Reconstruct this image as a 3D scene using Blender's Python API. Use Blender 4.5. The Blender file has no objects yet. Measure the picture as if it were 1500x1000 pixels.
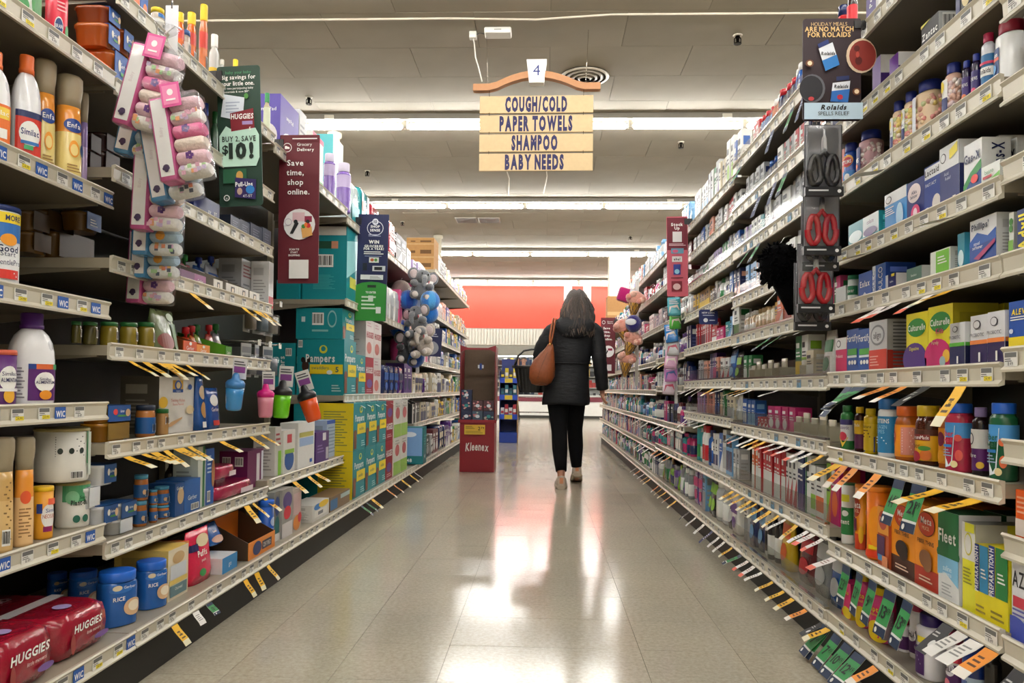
# Supermarket aisle with shelving on both sides, built entirely from mesh code.
import bpy, math, random
from mathutils import Vector, Matrix
RND = random.Random(11)
sc = bpy.context.scene
COLL = sc.collection
PI = math.pi

# ------------------------------------------------------------------ camera
cam_data = bpy.data.cameras.new('camera')
cam_data.sensor_width = 36.0
cam_data.lens = 1100.0 / 1500.0 * 36.0
cam_data.shift_y = 0.03
cam_data.clip_start = 0.05
cam_data.clip_end = 200
cam = bpy.data.objects.new('camera', cam_data)
COLL.objects.link(cam)
CM = ((0.99901688, -0.01103497, 0.04293606), (0.04267732, -0.02270070, -0.99883098), (0.01199675, 0.99968140, -0.02220744))
m = Matrix(CM).to_4x4()
m.translation = (0, 0, 0.83)
cam.matrix_world = m
sc.camera = cam

# ------------------------------------------------------------------ world, exposure
world = bpy.data.worlds.new('store_ambient')
sc.world = world
world.use_nodes = True
bg = world.node_tree.nodes['Background']
bg.inputs[0].default_value = (1.0, 0.97, 0.9, 1)
bg.inputs[1].default_value = 0.02
sc.view_settings.view_transform = 'Standard'
sc.view_settings.look = 'None'
sc.view_settings.gamma = 1.0
sc.view_settings.use_curve_mapping = False
sc.view_settings.exposure = 0.95
try:
    sc.cycles.use_denoising = True
    sc.cycles.max_bounces = 8
    sc.cycles.diffuse_bounces = 4
    sc.cycles.transparent_max_bounces = 12
    sc.cycles.sample_clamp_indirect = 4.0
    sc.cycles.caustics_reflective = False
    sc.cycles.caustics_refractive = False
except Exception:
    pass
TUBE_STRENGTH = 37.0

# ------------------------------------------------------------------ colours and materials
_cc = {}
def C(h):
    if not isinstance(h, str):
        return h
    if h not in _cc:
        out = []
        for i in (0, 2, 4):
            s = int(h[i:i+2], 16) / 255.0
            out.append(s / 12.92 if s <= 0.04045 else ((s + 0.055) / 1.055) ** 2.4)
        _cc[h] = tuple(out)
    return _cc[h]

MATS = {}
def _new(name):
    mt = bpy.data.materials.new(name)
    mt.use_nodes = True
    nt = mt.node_tree
    b = nt.nodes['Principled BSDF']
    return mt, nt, b

def attr_mat(name, rough=0.45, coat=0.0, bump=0.0, bscale=40.0, metallic=0.0, vary=0.06, spec=0.5, alpha=1.0, sheen=0.0, trans=0.0, stretch=None):
    """Procedural material whose colour is the printed / moulded colour stored on the mesh."""
    mt, nt, b = _new(name)
    at = nt.nodes.new('ShaderNodeAttribute'); at.attribute_name = 'col'
    tc = nt.nodes.new('ShaderNodeTexCoord')
    nz = nt.nodes.new('ShaderNodeTexNoise'); nz.inputs['Scale'].default_value = bscale
    nz.inputs['Detail'].default_value = 3
    if stretch:
        mp = nt.nodes.new('ShaderNodeMapping'); mp.inputs['Scale'].default_value = stretch
        nt.links.new(tc.outputs['Object'], mp.inputs['Vector']); nt.links.new(mp.outputs[0], nz.inputs['Vector'])
    else:
        nt.links.new(tc.outputs['Object'], nz.inputs['Vector'])
    mr = nt.nodes.new('ShaderNodeMapRange')
    mr.inputs['To Min'].default_value = 1.0 - vary; mr.inputs['To Max'].default_value = 1.0 + vary
    nt.links.new(nz.outputs['Fac'], mr.inputs['Value'])
    mx = nt.nodes.new('ShaderNodeVectorMath'); mx.operation = 'SCALE'
    nt.links.new(at.outputs['Color'], mx.inputs[0]); nt.links.new(mr.outputs[0], mx.inputs['Scale'])
    nt.links.new(mx.outputs[0], b.inputs['Base Color'])
    b.inputs['Roughness'].default_value = rough
    b.inputs['Metallic'].default_value = metallic
    b.inputs['Specular IOR Level'].default_value = spec
    if coat:
        b.inputs['Coat Weight'].default_value = coat; b.inputs['Coat Roughness'].default_value = 0.12
    if sheen:
        b.inputs['Sheen Weight'].default_value = sheen
    if alpha < 1: b.inputs['Alpha'].default_value = alpha
    if trans: b.inputs['Transmission Weight'].default_value = trans
    if bump:
        bp = nt.nodes.new('ShaderNodeBump'); bp.inputs['Strength'].default_value = bump; bp.inputs['Distance'].default_value = 0.01
        nt.links.new(nz.outputs['Fac'], bp.inputs['Height']); nt.links.new(bp.outputs[0], b.inputs['Normal'])
    MATS[name] = mt
    return mt

attr_mat('carton', 0.42, vary=0.05, bscale=60)
attr_mat('gloss', 0.22, coat=0.25, vary=0.04)
attr_mat('film', 0.2, coat=0.35, bump=0.55, bscale=28, vary=0.12)
attr_mat('satin_plastic', 0.38, vary=0.05)
attr_mat('enamel_metal', 0.38, vary=0.07, bscale=9)
attr_mat('matte', 0.75, vary=0.08)
attr_mat('paper', 0.6, vary=0.04)
attr_mat('fabric', 0.9, bump=0.35, bscale=130, vary=0.18, sheen=0.25, spec=0.2)
attr_mat('coat_cloth', 0.62, bump=0.5, bscale=16, vary=0.25, spec=0.3, stretch=(1, 1, 3.2))
attr_mat('knit', 0.9, bump=0.2, bscale=220, vary=0.15, spec=0.15)
attr_mat('leather', 0.5, bump=0.3, bscale=45, vary=0.25, spec=0.4)
attr_mat('skin', 0.55, vary=0.06, bscale=30)
attr_mat('hair', 0.5, bump=0.9, bscale=26, vary=0.55, stretch=(5, 5, 0.35))
attr_mat('plush', 0.95, bump=0.7, bscale=150, vary=0.25, sheen=0.6, spec=0.1)
attr_mat('chrome', 0.22, metallic=1.0, vary=0.03)
attr_mat('fur', 0.95, bump=0.5, bscale=150, vary=0.3, spec=0.05)
attr_mat('black_rubber', 0.6, vary=0.05)
attr_mat('amber', 0.15, coat=0.3, alpha=0.82, vary=0.1)
attr_mat('cardboard', 0.8, vary=0.12, bscale=30)

def clear_mat(name, tint, refl, rough):
    mt = bpy.data.materials.new(name); mt.use_nodes = True
    nt = mt.node_tree; nt.nodes.remove(nt.nodes['Principled BSDF'])
    out = nt.nodes['Material Output']
    tr = nt.nodes.new('ShaderNodeBsdfTransparent'); tr.inputs[0].default_value = (*tint, 1)
    gl = nt.nodes.new('ShaderNodeBsdfGlossy'); gl.inputs['Roughness'].default_value = rough
    lw = nt.nodes.new('ShaderNodeLayerWeight'); lw.inputs[0].default_value = 0.3
    nz = nt.nodes.new('ShaderNodeTexNoise'); nz.inputs['Scale'].default_value = 18
    tc = nt.nodes.new('ShaderNodeTexCoord'); nt.links.new(tc.outputs['Object'], nz.inputs['Vector'])
    ma = nt.nodes.new('ShaderNodeMath'); ma.operation = 'MULTIPLY_ADD'
    ma.inputs[1].default_value = 0.2; ma.inputs[2].default_value = refl
    nt.links.new(lw.outputs['Fresnel'], ma.inputs[0])
    bp = nt.nodes.new('ShaderNodeBump'); bp.inputs['Strength'].default_value = 0.12; bp.inputs['Distance'].default_value = 0.01
    nt.links.new(nz.outputs['Fac'], bp.inputs['Height']); nt.links.new(bp.outputs[0], gl.inputs['Normal'])
    mx = nt.nodes.new('ShaderNodeMixShader')
    nt.links.new(ma.outputs[0], mx.inputs[0]); nt.links.new(tr.outputs[0], mx.inputs[1]); nt.links.new(gl.outputs[0], mx.inputs[2])
    nt.links.new(mx.outputs[0], out.inputs[0])
    MATS[name] = mt
clear_mat('acrylic', (0.88, 0.89, 0.87), 0.03, 0.2)
clear_mat('clear_film', (0.95, 0.95, 0.95), 0.035, 0.18)
clear_mat('smoke_acrylic', (0.6, 0.6, 0.58), 0.08, 0.15)

def emit_mat(name, color, strength):
    mt, nt, b = _new(name)
    b.inputs['Base Color'].default_value = (*color, 1)
    b.inputs['Emission Color'].default_value = (*color, 1)
    b.inputs['Emission Strength'].default_value = strength
    MATS[name] = mt
emit_mat('tube_light', (1.0, 0.985, 0.96), TUBE_STRENGTH)

# ------------------------------------------------------------------ mesh builder
class MB:
    def __init__(s):
        s.v = []; s.f = []; s.c = []; s.m = []; s.s = []
    def face(s, pts, c, m='carton', sm=False):
        i = len(s.v); s.v += [tuple(p) for p in pts]
        s.f.append(tuple(range(i, i + len(pts)))); s.c.append(C(c)); s.m.append(m); s.s.append(sm)
    def idx(s, ids, c, m='carton', sm=False):
        s.f.append(tuple(ids)); s.c.append(C(c)); s.m.append(m); s.s.append(sm)
    def box(s, x0, x1, y0, y1, z0, z1, c, m='carton', f=None):
        """f: colours for single faces: F front(-y) B back L(-x) R(+x) T top U under"""
        f = f or {}
        i = len(s.v)
        s.v += [(x0,y0,z0),(x1,y0,z0),(x1,y1,z0),(x0,y1,z0),(x0,y0,z1),(x1,y0,z1),(x1,y1,z1),(x0,y1,z1)]
        for k, q in (('F',(0,1,5,4)),('R',(1,2,6,5)),('B',(2,3,7,6)),('L',(3,0,4,7)),('T',(4,5,6,7)),('U',(3,2,1,0))):
            s.idx([i+j for j in q], f.get(k, c), m)
    def bevbox(s, x0, x1, y0, y1, z0, z1, b, c, m='carton', f=None, n=2):
        """box with rounded vertical edges and softly rounded top and bottom"""
        cx, cy = (x0+x1)/2, (y0+y1)/2
        hx, hy = (x1-x0)/2, (y1-y0)/2
        ring = []
        for qx, qy, a0 in ((1,-1,-90),(1,1,0),(-1,1,90),(-1,-1,180)):
            for k in range(n+1):
                a = math.radians(a0 + 90.0*k/n)
                ring.append((qx*(hx-b), qy*(hy-b), math.cos(a), math.sin(a)))
        levels = [(z0, b*0.6), (z0+b*0.6, 0), (z1-b*0.6, 0), (z1, b*0.6)]
        base = len(s.v); N = len(ring)
        for z, ins in levels:
            for (ox, oy, ca, sa) in ring:
                r = b - min(ins, b*0.95)
                kx = 1 if ins == 0 else 1
                s.v.append((cx + ox + ca*r, cy + oy + sa*r, z))
        for l in range(3):
            for k in range(N):
                k2 = (k+1) % N
                s.idx((base+l*N+k, base+l*N+k2, base+(l+1)*N+k2, base+(l+1)*N+k), c, m, True)
        s.idx([base+3*N+k for k in range(N)], c, m)
        s.idx([base+k for k in range(N-1, -1, -1)], c, m)
    def lathe(s, prof, c, n=16, cx=0, cy=0, m='gloss', sx=1.0, sy=1.0, e=2.0, rot=0.0, caps=True):
        """prof: (radius, z[, colour]) from bottom to top; e>2 squares the section off"""
        base = len(s.v)
        dirs = []
        for k in range(n):
            a = 2*PI*(k+0.5)/n + rot
            ca, sa = math.cos(a), math.sin(a)
            q = (abs(ca)**e + abs(sa)**e) ** (-1.0/e)
            dirs.append((ca*q*sx, sa*q*sy))
        for p in prof:
            for (dx, dy) in dirs:
                s.v.append((cx+dx*p[0], cy+dy*p[0], p[1]))
        for l in range(len(prof)-1):
            cc = prof[l+1][2] if len(prof[l+1]) > 2 else c
            for k in range(n):
                k2 = (k+1) % n
                s.idx((base+l*n+k, base+l*n+k2, base+(l+1)*n+k2, base+(l+1)*n+k), cc, m, True)
        if caps:
            s.idx([base+k for k in range(n-1, -1, -1)], c, m)
            L = len(prof)-1
            cc = prof[-1][2] if len(prof[-1]) > 2 else c
            s.idx([base+L*n+k for k in range(n)], cc, m)
    def tube(s, pts, r, c, n=6, m='gloss', cap=True):
        """round bar through the points; r may be a list"""
        pts = [Vector(p) for p in pts]
        rr = r if isinstance(r, (list, tuple)) else [r]*len(pts)
        base = len(s.v); prev = None
        for i, p in enumerate(pts):
            t = (pts[min(i+1, len(pts)-1)] - pts[max(i-1, 0)]).normalized()
            if prev is None:
                a = Vector((0, 0, 1)) if abs(t.z) < 0.9 else Vector((1, 0, 0))
                u = t.cross(a).normalized()
            else:
                u = (prev - t*prev.dot(t)).normalized()
            prev = u; w = t.cross(u)
            for k in range(n):
                a = 2*PI*k/n
                s.v.append(tuple(p + (u*math.cos(a) + w*math.sin(a))*rr[i]))
        for l in range(len(pts)-1):
            for k in range(n):
                k2 = (k+1) % n
                s.idx((base+l*n+k, base+l*n+k2, base+(l+1)*n+k2, base+(l+1)*n+k), c, m, True)
        if cap:
            s.idx([base+k for k in range(n-1, -1, -1)], c, m)
            s.idx([base+(len(pts)-1)*n+k for k in range(n)], c, m)
    def loft(s, rings, c, m='gloss', caps=True, sm=True):
        """rings of equal length, list of 3D points each; c colour or list per band"""
        n = len(rings[0]); base = len(s.v)
        for r in rings: s.v += [tuple(p) for p in r]
        for l in range(len(rings)-1):
            cc = c[l] if isinstance(c, list) else c
            for k in range(n):
                k2 = (k+1) % n
                s.idx((base+l*n+k, base+l*n+k2, base+(l+1)*n+k2, base+(l+1)*n+k), cc, m, sm)
        if caps:
            s.idx([base+k for k in range(n-1, -1, -1)], c[0] if isinstance(c, list) else c, m)
            s.idx([base+(len(rings)-1)*n+k for k in range(n)], c[-1] if isinstance(c, list) else c, m)
    def ball(s, cx, cy, cz, rx, ry, rz, c, m='plush', n=10, k=7):
        prof = []
        for i in range(k+1):
            a = -PI/2 + PI*i/k
            prof.append((max(math.cos(a), 0.02), math.sin(a)))
        base = len(s.v)
        for (r, z) in prof:
            for j in range(n):
                t = 2*PI*j/n
                s.v.append((cx+rx*r*math.cos(t), cy+ry*r*math.sin(t), cz+rz*z))
        for l in range(k):
            for j in range(n):
                j2 = (j+1) % n
                s.idx((base+l*n+j, base+l*n+j2, base+(l+1)*n+j2, base+(l+1)*n+j), c, m, True)
        s.idx([base+j for j in range(n-1, -1, -1)], c, m, True)
        s.idx([base+k*n+j for j in range(n)], c, m, True)
    def prism(s, pts, y0, y1, c, m='carton', axis='y'):
        """extrude an outline in the xz plane along y (or yz along x)"""
        n = len(pts); base = len(s.v)
        for y in (y0, y1):
            for (a, b) in pts:
                s.v.append((a, y, b) if axis == 'y' else (y, a, b))
        s.idx([base+k for k in range(n)], c, m); s.idx([base+n+k for k in range(n-1, -1, -1)], c, m)
        for k in range(n):
            k2 = (k+1) % n
            s.idx((base+k2, base+k, base+n+k, base+n+k2), c, m)
    def xf(s, M):
        s.v = [tuple(M @ Vector(p)) for p in s.v]
        return s
    def mesh(s, name):
        me = bpy.data.meshes.new(name)
        me.from_pydata(s.v, [], s.f)
        used = []
        for q in s.m:
            if q not in used: used.append(q)
        for q in used: me.materials.append(MATS[q])
        mi = {q: i for i, q in enumerate(used)}
        me.polygons.foreach_set('material_index', [mi[q] for q in s.m])
        me.polygons.foreach_set('use_smooth', s.s)
        at = me.attributes.new('col', 'FLOAT_COLOR', 'CORNER')
        buf = []
        for f, c in zip(s.f, s.c):
            buf += [c[0], c[1], c[2], 1.0] * len(f)
        at.data.foreach_set('color', buf)
        me.update()
        return me

def obj(name, mb, parent=None, loc=None, rz=None):
    me = mb.mesh(name) if isinstance(mb, MB) else mb
    o = bpy.data.objects.new(name, me)
    COLL.objects.link(o)
    if parent is not None: o.parent = parent
    if loc is not None: o.location = loc
    if rz is not None: o.rotation_euler = (0, 0, rz)
    return o

LABELS = {}
def tag(o, label, cat, group=None, kind=None):
    o['label'] = label; o['category'] = cat
    if group: o['group'] = group
    if kind: o['kind'] = kind
    LABELS.setdefault(label, []).append(o)
    return o
def thing(name, label, cat, loc=(0, 0, 0), rz=0, group=None):
    o = bpy.data.objects.new(name, None); o.empty_display_size = 0.05
    COLL.objects.link(o); o.location = loc; o.rotation_euler = (0, 0, rz)
    return tag(o, label, cat, group)
def struct(o):
    o['kind'] = 'structure'
    return o
def copy_tree(o, parent=None):
    c = o.copy(); COLL.objects.link(c)
    if parent is not None: c.parent = parent
    for ch in o.children: copy_tree(ch, c)
    return c
ORD = ['', 'first', 'second', 'third', 'fourth', 'fifth', 'sixth', 'seventh', 'eighth', 'ninth', 'tenth', 'eleventh', 'twelfth', 'thirteenth', 'fourteenth', 'fifteenth', 'sixteenth', 'seventeenth', 'eighteenth', 'nineteenth', 'twentieth', 'twenty-first', 'twenty-second', 'twenty-third', 'twenty-fourth', 'twenty-fifth']

# ------------------------------------------------------------------ lettering (flat glyph outlines from the built-in font)
_gl = {}
def glyph(ch, bold=0.0):
    k = (ch, bold)
    if k not in _gl:
        cu = bpy.data.curves.new('glyph', 'FONT'); cu.body = ch; cu.resolution_u = 2; cu.size = 1.0
        cu.offset = bold
        ob = bpy.data.objects.new('glyph', cu)
        me = ob.to_mesh()
        vs = [(v.co.x, v.co.y) for v in me.vertices]; fs = [tuple(p.vertices) for p in me.polygons]
        ob.to_mesh_clear(); bpy.data.objects.remove(ob); bpy.data.curves.remove(cu)
        x0 = min((v[0] for v in vs), default=0); x1 = max((v[0] for v in vs), default=0.25)
        _gl[k] = ([(v[0]-x0, v[1]) for v in vs], fs, x1-x0)
    return _gl[k]
_h = glyph('H')[0]; CAP = max(v[1] for v in _h) - min(v[1] for v in _h)
def text_polys(txt, h, maxw=None, bold=0.0, sx=1.0, italic=0.0):
    """list of polygons (lists of (u, v)) centred on 0, cap height h"""
    polys = []; x = 0.0
    for ch in txt:
        if ch == ' ':
            x += 0.28; continue
        vs, fs, w = glyph(ch, bold)
        for f in fs:
            polys.append([(x+vs[i][0]+italic*vs[i][1], vs[i][1]) for i in f])
        x += w + 0.075 + bold
    W = max(x - 0.075, 0.01); k = h/CAP; kx = k*sx
    if maxw and W*kx > maxw: kx = maxw/W
    return [[((u-W/2)*kx, (v-CAP/2)*k) for (u, v) in p] for p in polys]

def deco(mb, ops, surf, W, H, m='carton', curved=False, o0=0.0009):
    """flat print on a face. ops in fractions of the face: ('r',x0,y0,x1,y1,c) ('e',cx,cy,rx,ry,c) ('t',cx,cy,h,txt,c[,maxw,bold,italic]) ('p',pts,c)"""
    for k, op in enumerate(ops):
        o = o0 + 0.0005*k
        t = op[0]
        if t == 'r':
            n = max(1, int(abs(op[3]-op[1])*10)) if curved else 1
            for i in range(n):
                a = (op[1]+(op[3]-op[1])*i/n - 0.5)*W; b = (op[1]+(op[3]-op[1])*(i+1)/n - 0.5)*W
                mb.face([surf(a, op[2]*H, o), surf(b, op[2]*H, o), surf(b, op[4]*H, o), surf(a, op[4]*H, o)], op[5], m)
        elif t == 'e':
            n = 10
            xs = [math.cos(PI - PI*i/n) for i in range(n+1)]
            for i in range(n):
                pts = []
                for q, sg in ((i, -1), (i+1, -1), (i+1, 1), (i, 1)):
                    yy = sg*math.sqrt(max(0, 1-xs[q]**2))
                    pts.append(surf((op[1]-0.5+op[3]*xs[q])*W, (op[2]+op[4]*yy)*H, o))
                if i == 0: pts = pts[1:3] + [surf((op[1]-0.5-op[3])*W, op[2]*H, o)]
                elif i == n-1: pts = [pts[0], surf((op[1]-0.5+op[3])*W, op[2]*H, o), pts[3]]
                mb.face(pts, op[5], m)
        elif t == 't':
            mw = op[6] if len(op) > 6 and op[6] else 0.9
            bold = op[7] if len(op) > 7 else 0.0
            it = op[8] if len(op) > 8 else 0.0
            for p in text_polys(op[4], op[3]*H, mw*W, bold, 1.0, it):
                mb.face([surf((op[1]-0.5)*W+u, op[2]*H+v, o) for (u, v) in p], op[5], m)
        elif t == 'v':   # text running upwards
            mw = op[6] if len(op) > 6 and op[6] else 0.9
            for p in text_polys(op[4], op[3]*W, mw*H, op[7] if len(op) > 7 else 0.0):
                mb.face([surf((op[1]-0.5)*W - v, op[2]*H + u, o) for (u, v) in p], op[5], m)
        elif t == 'p':
            mb.face([surf((x-0.5)*W, y*H, o) for (x, y) in op[1]], op[2], m)
        elif t == 'lines':   # small print: rows of bars  ('lines',x0,y0,x1,y1,rows,c)
            nrow = op[5]; dh = (op[4]-op[2])/nrow
            for r_ in range(nrow):
                a = op[1]; b = op[3] - (op[3]-op[1])*(0.35*((r_*7) % 5)/5.0)
                y = op[2] + dh*(r_+0.25)
                mb.face([surf((a-0.5)*W, y*H, o), surf((b-0.5)*W, y*H, o), surf((b-0.5)*W, (y+dh*0.42)*H, o), surf((a-0.5)*W, (y+dh*0.42)*H, o)], op[6], m)
        elif t == 'bar':     # striped price code block ('bar',x0,y0,x1,y1)
            mb.face([surf((op[1]-0.5)*W, op[2]*H, o), surf((op[3]-0.5)*W, op[2]*H, o), surf((op[3]-0.5)*W, op[4]*H, o), surf((op[1]-0.5)*W, op[4]*H, o)], 'f2f2ee', m)
            n = 9; dw = (op[3]-op[1])/(n+1)
            for i in range(n):
                a = op[1]+dw*(i+0.4); b = a+dw*(0.35+0.35*((i*5) % 3)/2)
                mb.face([surf((a-0.5)*W, (op[2]*0.85+op[4]*0.15)*H, o+0.0003), surf((b-0.5)*W, (op[2]*0.85+op[4]*0.15)*H, o+0.0003), surf((b-0.5)*W, (op[2]*0.1+op[4]*0.9)*H, o+0.0003), surf((a-0.5)*W, (op[2]*0.1+op[4]*0.9)*H, o+0.0003)], '141414', m)
# ================================================================== THE SETTING
CEIL = 3.78
def plain_mat(name, c, rough, nscale=3.0, vary=0.08, bump=0.0, coat=0.0, spec=0.5):
    mt, nt, b = _new(name)
    tc = nt.nodes.new('ShaderNodeTexCoord')
    nz = nt.nodes.new('ShaderNodeTexNoise'); nz.inputs['Scale'].default_value = nscale; nz.inputs['Detail'].default_value = 6
    nt.links.new(tc.outputs['Object'], nz.inputs['Vector'])
    cr = nt.nodes.new('ShaderNodeValToRGB')
    cl = C(c)
    cr.color_ramp.elements[0].color = (*[x*(1-vary) for x in cl], 1); cr.color_ramp.elements[1].color = (*[min(1, x*(1+vary)) for x in cl], 1)
    cr.color_ramp.elements[0].position = 0.3; cr.color_ramp.elements[1].position = 0.7
    nt.links.new(nz.outputs['Fac'], cr.inputs[0]); nt.links.new(cr.outputs[0], b.inputs['Base Color'])
    b.inputs['Roughness'].default_value = rough; b.inputs['Specular IOR Level'].default_value = spec
    if coat: b.inputs['Coat Weight'].default_value = coat; b.inputs['Coat Roughness'].default_value = 0.06
    if bump:
        bp = nt.nodes.new('ShaderNodeBump'); bp.inputs['Strength'].default_value = bump; bp.inputs['Distance'].default_value = 0.01
        nt.links.new(nz.outputs['Fac'], bp.inputs['Height']); nt.links.new(bp.outputs[0], b.inputs['Normal'])
    MATS[name] = mt
    return mt, nt, b

def floor_mat(name, grid):
    """waxed vinyl tile: speckled beige, glossy with faint mop streaks"""
    mt, nt, b = _new(name)
    N = nt.nodes; K = nt.links
    geo = N.new('ShaderNodeNewGeometry')
    n1 = N.new('ShaderNodeTexNoise'); n1.inputs['Scale'].default_value = 70; n1.inputs['Detail'].default_value = 8; n1.inputs['Roughness'].default_value = 0.75
    n2 = N.new('ShaderNodeTexNoise'); n2.inputs['Scale'].default_value = 1.7; n2.inputs['Detail'].default_value = 5
    K.new(geo.outputs['Position'], n1.inputs['Vector']); K.new(geo.outputs['Position'], n2.inputs['Vector'])
    cr = N.new('ShaderNodeValToRGB')
    cr.color_ramp.elements[0].position = 0.32; cr.color_ramp.elements[1].position = 0.62
    cr.color_ramp.elements[0].color = (*C('a39b8a'), 1); cr.color_ramp.elements[1].color = (*C('beb7a6'), 1)
    K.new(n1.outputs['Fac'], cr.inputs[0])
    c2 = N.new('ShaderNodeValToRGB')
    c2.color_ramp.elements[0].position = 0.3; c2.color_ramp.elements[1].position = 0.75
    c2.color_ramp.elements[0].color = (0.9, 0.9, 0.9, 1); c2.color_ramp.elements[1].color = (1.08, 1.06, 1.02, 1)
    K.new(n2.outputs['Fac'], c2.inputs[0])
    mx = N.new('ShaderNodeMix'); mx.data_type = 'RGBA'; mx.blend_type = 'MULTIPLY'; mx.inputs[0].default_value = 1.0
    K.new(cr.outputs[0], mx.inputs[6]); K.new(c2.outputs[0], mx.inputs[7])
    last = mx.outputs[2]
    if grid:
        br = N.new('ShaderNodeTexBrick'); br.offset = 0.0; br.inputs['Scale'].default_value = 1.0
        br.inputs['Brick Width'].default_value = 0.3048; br.inputs['Row Height'].default_value = 0.3048
        br.inputs['Mortar Size'].default_value = 0.0012
        br.inputs['Color1'].default_value = (1, 1, 1, 1); br.inputs['Color2'].default_value = (0.95, 0.95, 0.95, 1); br.inputs['Mortar'].default_value = (0.35, 0.33, 0.3, 1)
        K.new(geo.outputs['Position'], br.inputs['Vector'])
        m2 = N.new('ShaderNodeMix'); m2.data_type = 'RGBA'; m2.blend_type = 'MULTIPLY'; m2.inputs[0].default_value = 1.0
        K.new(last, m2.inputs[6]); K.new(br.outputs['Color'], m2.inputs[7]); last = m2.outputs[2]
    K.new(last, b.inputs['Base Color'])
    mp = N.new('ShaderNodeMapping'); mp.inputs['Scale'].default_value = (9, 1.1, 1)
    K.new(geo.outputs['Position'], mp.inputs['Vector'])
    n3 = N.new('ShaderNodeTexNoise'); n3.inputs['Scale'].default_value = 1.6; n3.inputs['Detail'].default_value = 5
    K.new(mp.outputs[0], n3.inputs['Vector'])
    mr = N.new('ShaderNodeMapRange'); mr.inputs['To Min'].default_value = 0.1; mr.inputs['To Max'].default_value = 0.2
    K.new(n3.outputs['Fac'], mr.inputs['Value']); K.new(mr.outputs[0], b.inputs['Roughness'])
    n4 = N.new('ShaderNodeTexNoise'); n4.inputs['Scale'].default_value = 5.0; n4.inputs['Detail'].default_value = 3
    K.new(geo.outputs['Position'], n4.inputs['Vector'])
    bp = N.new('ShaderNodeBump'); bp.inputs['Strength'].default_value = 0.035; bp.inputs['Distance'].default_value = 0.02
    K.new(n4.outputs['Fac'], bp.inputs['Height']); K.new(bp.outputs[0], b.inputs['Normal'])
    b.inputs['Specular IOR Level'].default_value = 0.75
    MATS[name] = mt
floor_mat('vinyl_floor', True)
floor_mat('vinyl_tile', False)
plain_mat('ceiling_board', '908879', 0.85, 2.2, 0.07, 0.05)
plain_mat('seam_dark', '6a655b', 0.9)
plain_mat('wall_cream', 'cfc8b4', 0.7, 2.0, 0.05)
plain_mat('wall_red', 'e2371f', 0.55, 1.2, 0.04)
plain_mat('wall_white_rib', 'b9b6ab', 0.6, 2.0, 0.03)

# floor: slab below, nearest tiles as single pieces
T = 0.3048
mb = MB(); mb.box(-16, 16, -6, 30, -0.06, -0.004, 'b0a998', 'vinyl_floor')
floor = struct(obj('floor', mb))
mb = MB(); g = 0.0007
mb.box(g, T-g, g, T-g, -0.003, 0.0, 'b0a998', 'vinyl_tile')
tile_me = mb.mesh('tile')
NX0, NY0 = -4, 6
for j in range(40):
    for i in range(7):
        o = obj('tile', tile_me, floor, ((i+NX0)*T + 0.01, (j+NY0)*T, 0))
        o.rotation_euler = (RND.uniform(-1, 1)*0.0006, RND.uniform(-1, 1)*0.0006, 0)
# the ground beyond the single pieces, same finish, same level
mb = MB()
xa, xb = NX0*T+0.01, (NX0+7)*T+0.01; ya, yb = NY0*T, (NY0+40)*T
for (x0, x1, y0, y1) in ((-16, xa, -6, 30), (xb, 16, -6, 30), (xa, xb, -6, ya), (xa, xb, yb, 30)):
    mb.box(x0, x1, y0, y1, -0.0035, 0.0, 'b0a998', 'vinyl_floor')
o = obj('tile_field', mb, floor); o['kind'] = 'stuff'

# ceiling: boards with open joints, nearest ones single pieces
mb = MB(); mb.box(-16, 16, -6, 30, CEIL+0.012, CEIL+0.08, '6a655b', 'seam_dark')
ceiling = struct(obj('ceiling', mb))
mb = MB(); mb.box(0.002, 1.218, 0.002, 0.608, CEIL, CEIL+0.013, 'b3aa98', 'ceiling_board')
board_me = mb.mesh('panel')
cnt = 0
for j in range(24):
    for i in range(12):
        y = 5.2 + j*0.61
        x = -7.3 + i*1.22 + (0.61 if j % 2 else 0)
        o = obj('panel', board_me, ceiling, (x, y, RND.uniform(0, 0.003)))
mb = MB()
yA, yB = 5.2, 5.2+24*0.61
for (x0, x1, y0, y1) in ((-16, -6.69, yA, yB), (7.34, 16, yA, yB), (-16, 16, -6, yA), (-16, 16, yB, 30)):
    mb.box(x0, x1, y0, y1, CEIL+0.0005, CEIL+0.0125, 'b3aa98', 'ceiling_board')
o = obj('panel_field', mb, ceiling); o['kind'] = 'stuff'
# raised batten across the ceiling
mb = MB(); mb.tube([(-8, 5.9, CEIL), (-0.8, 5.9, CEIL), (-0.1, 5.93, CEIL), (0.5, 5.86, CEIL), (8, 5.9, CEIL)], 0.011, 'c9c0ae', 5, 'matte')
o = struct(obj('trim_1', mb)); o['label'] = 'thin pale cable cover running across the ceiling above the aisle'

# outer walls of the store
def wall(name, x0, x1, y0, y1, z0, z1, mat, c='cfc8b4'):
    mb = MB(); mb.box(x0, x1, y0, y1, z0, z1, c, mat)
    return struct(obj(name, mb))
wall('wall_left', -16.2, -16, -6, 30, 0, CEIL, 'wall_cream')
wall('wall_right', 16, 16.2, -6, 30, 0, CEIL, 'wall_cream')
wall('wall_rear', -16, 16, -6.2, -6, 0, CEIL, 'wall_cream')
wf = wall('wall_front', -16, 16, 30, 30.2, 0, CEIL, 'wall_cream')
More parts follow.
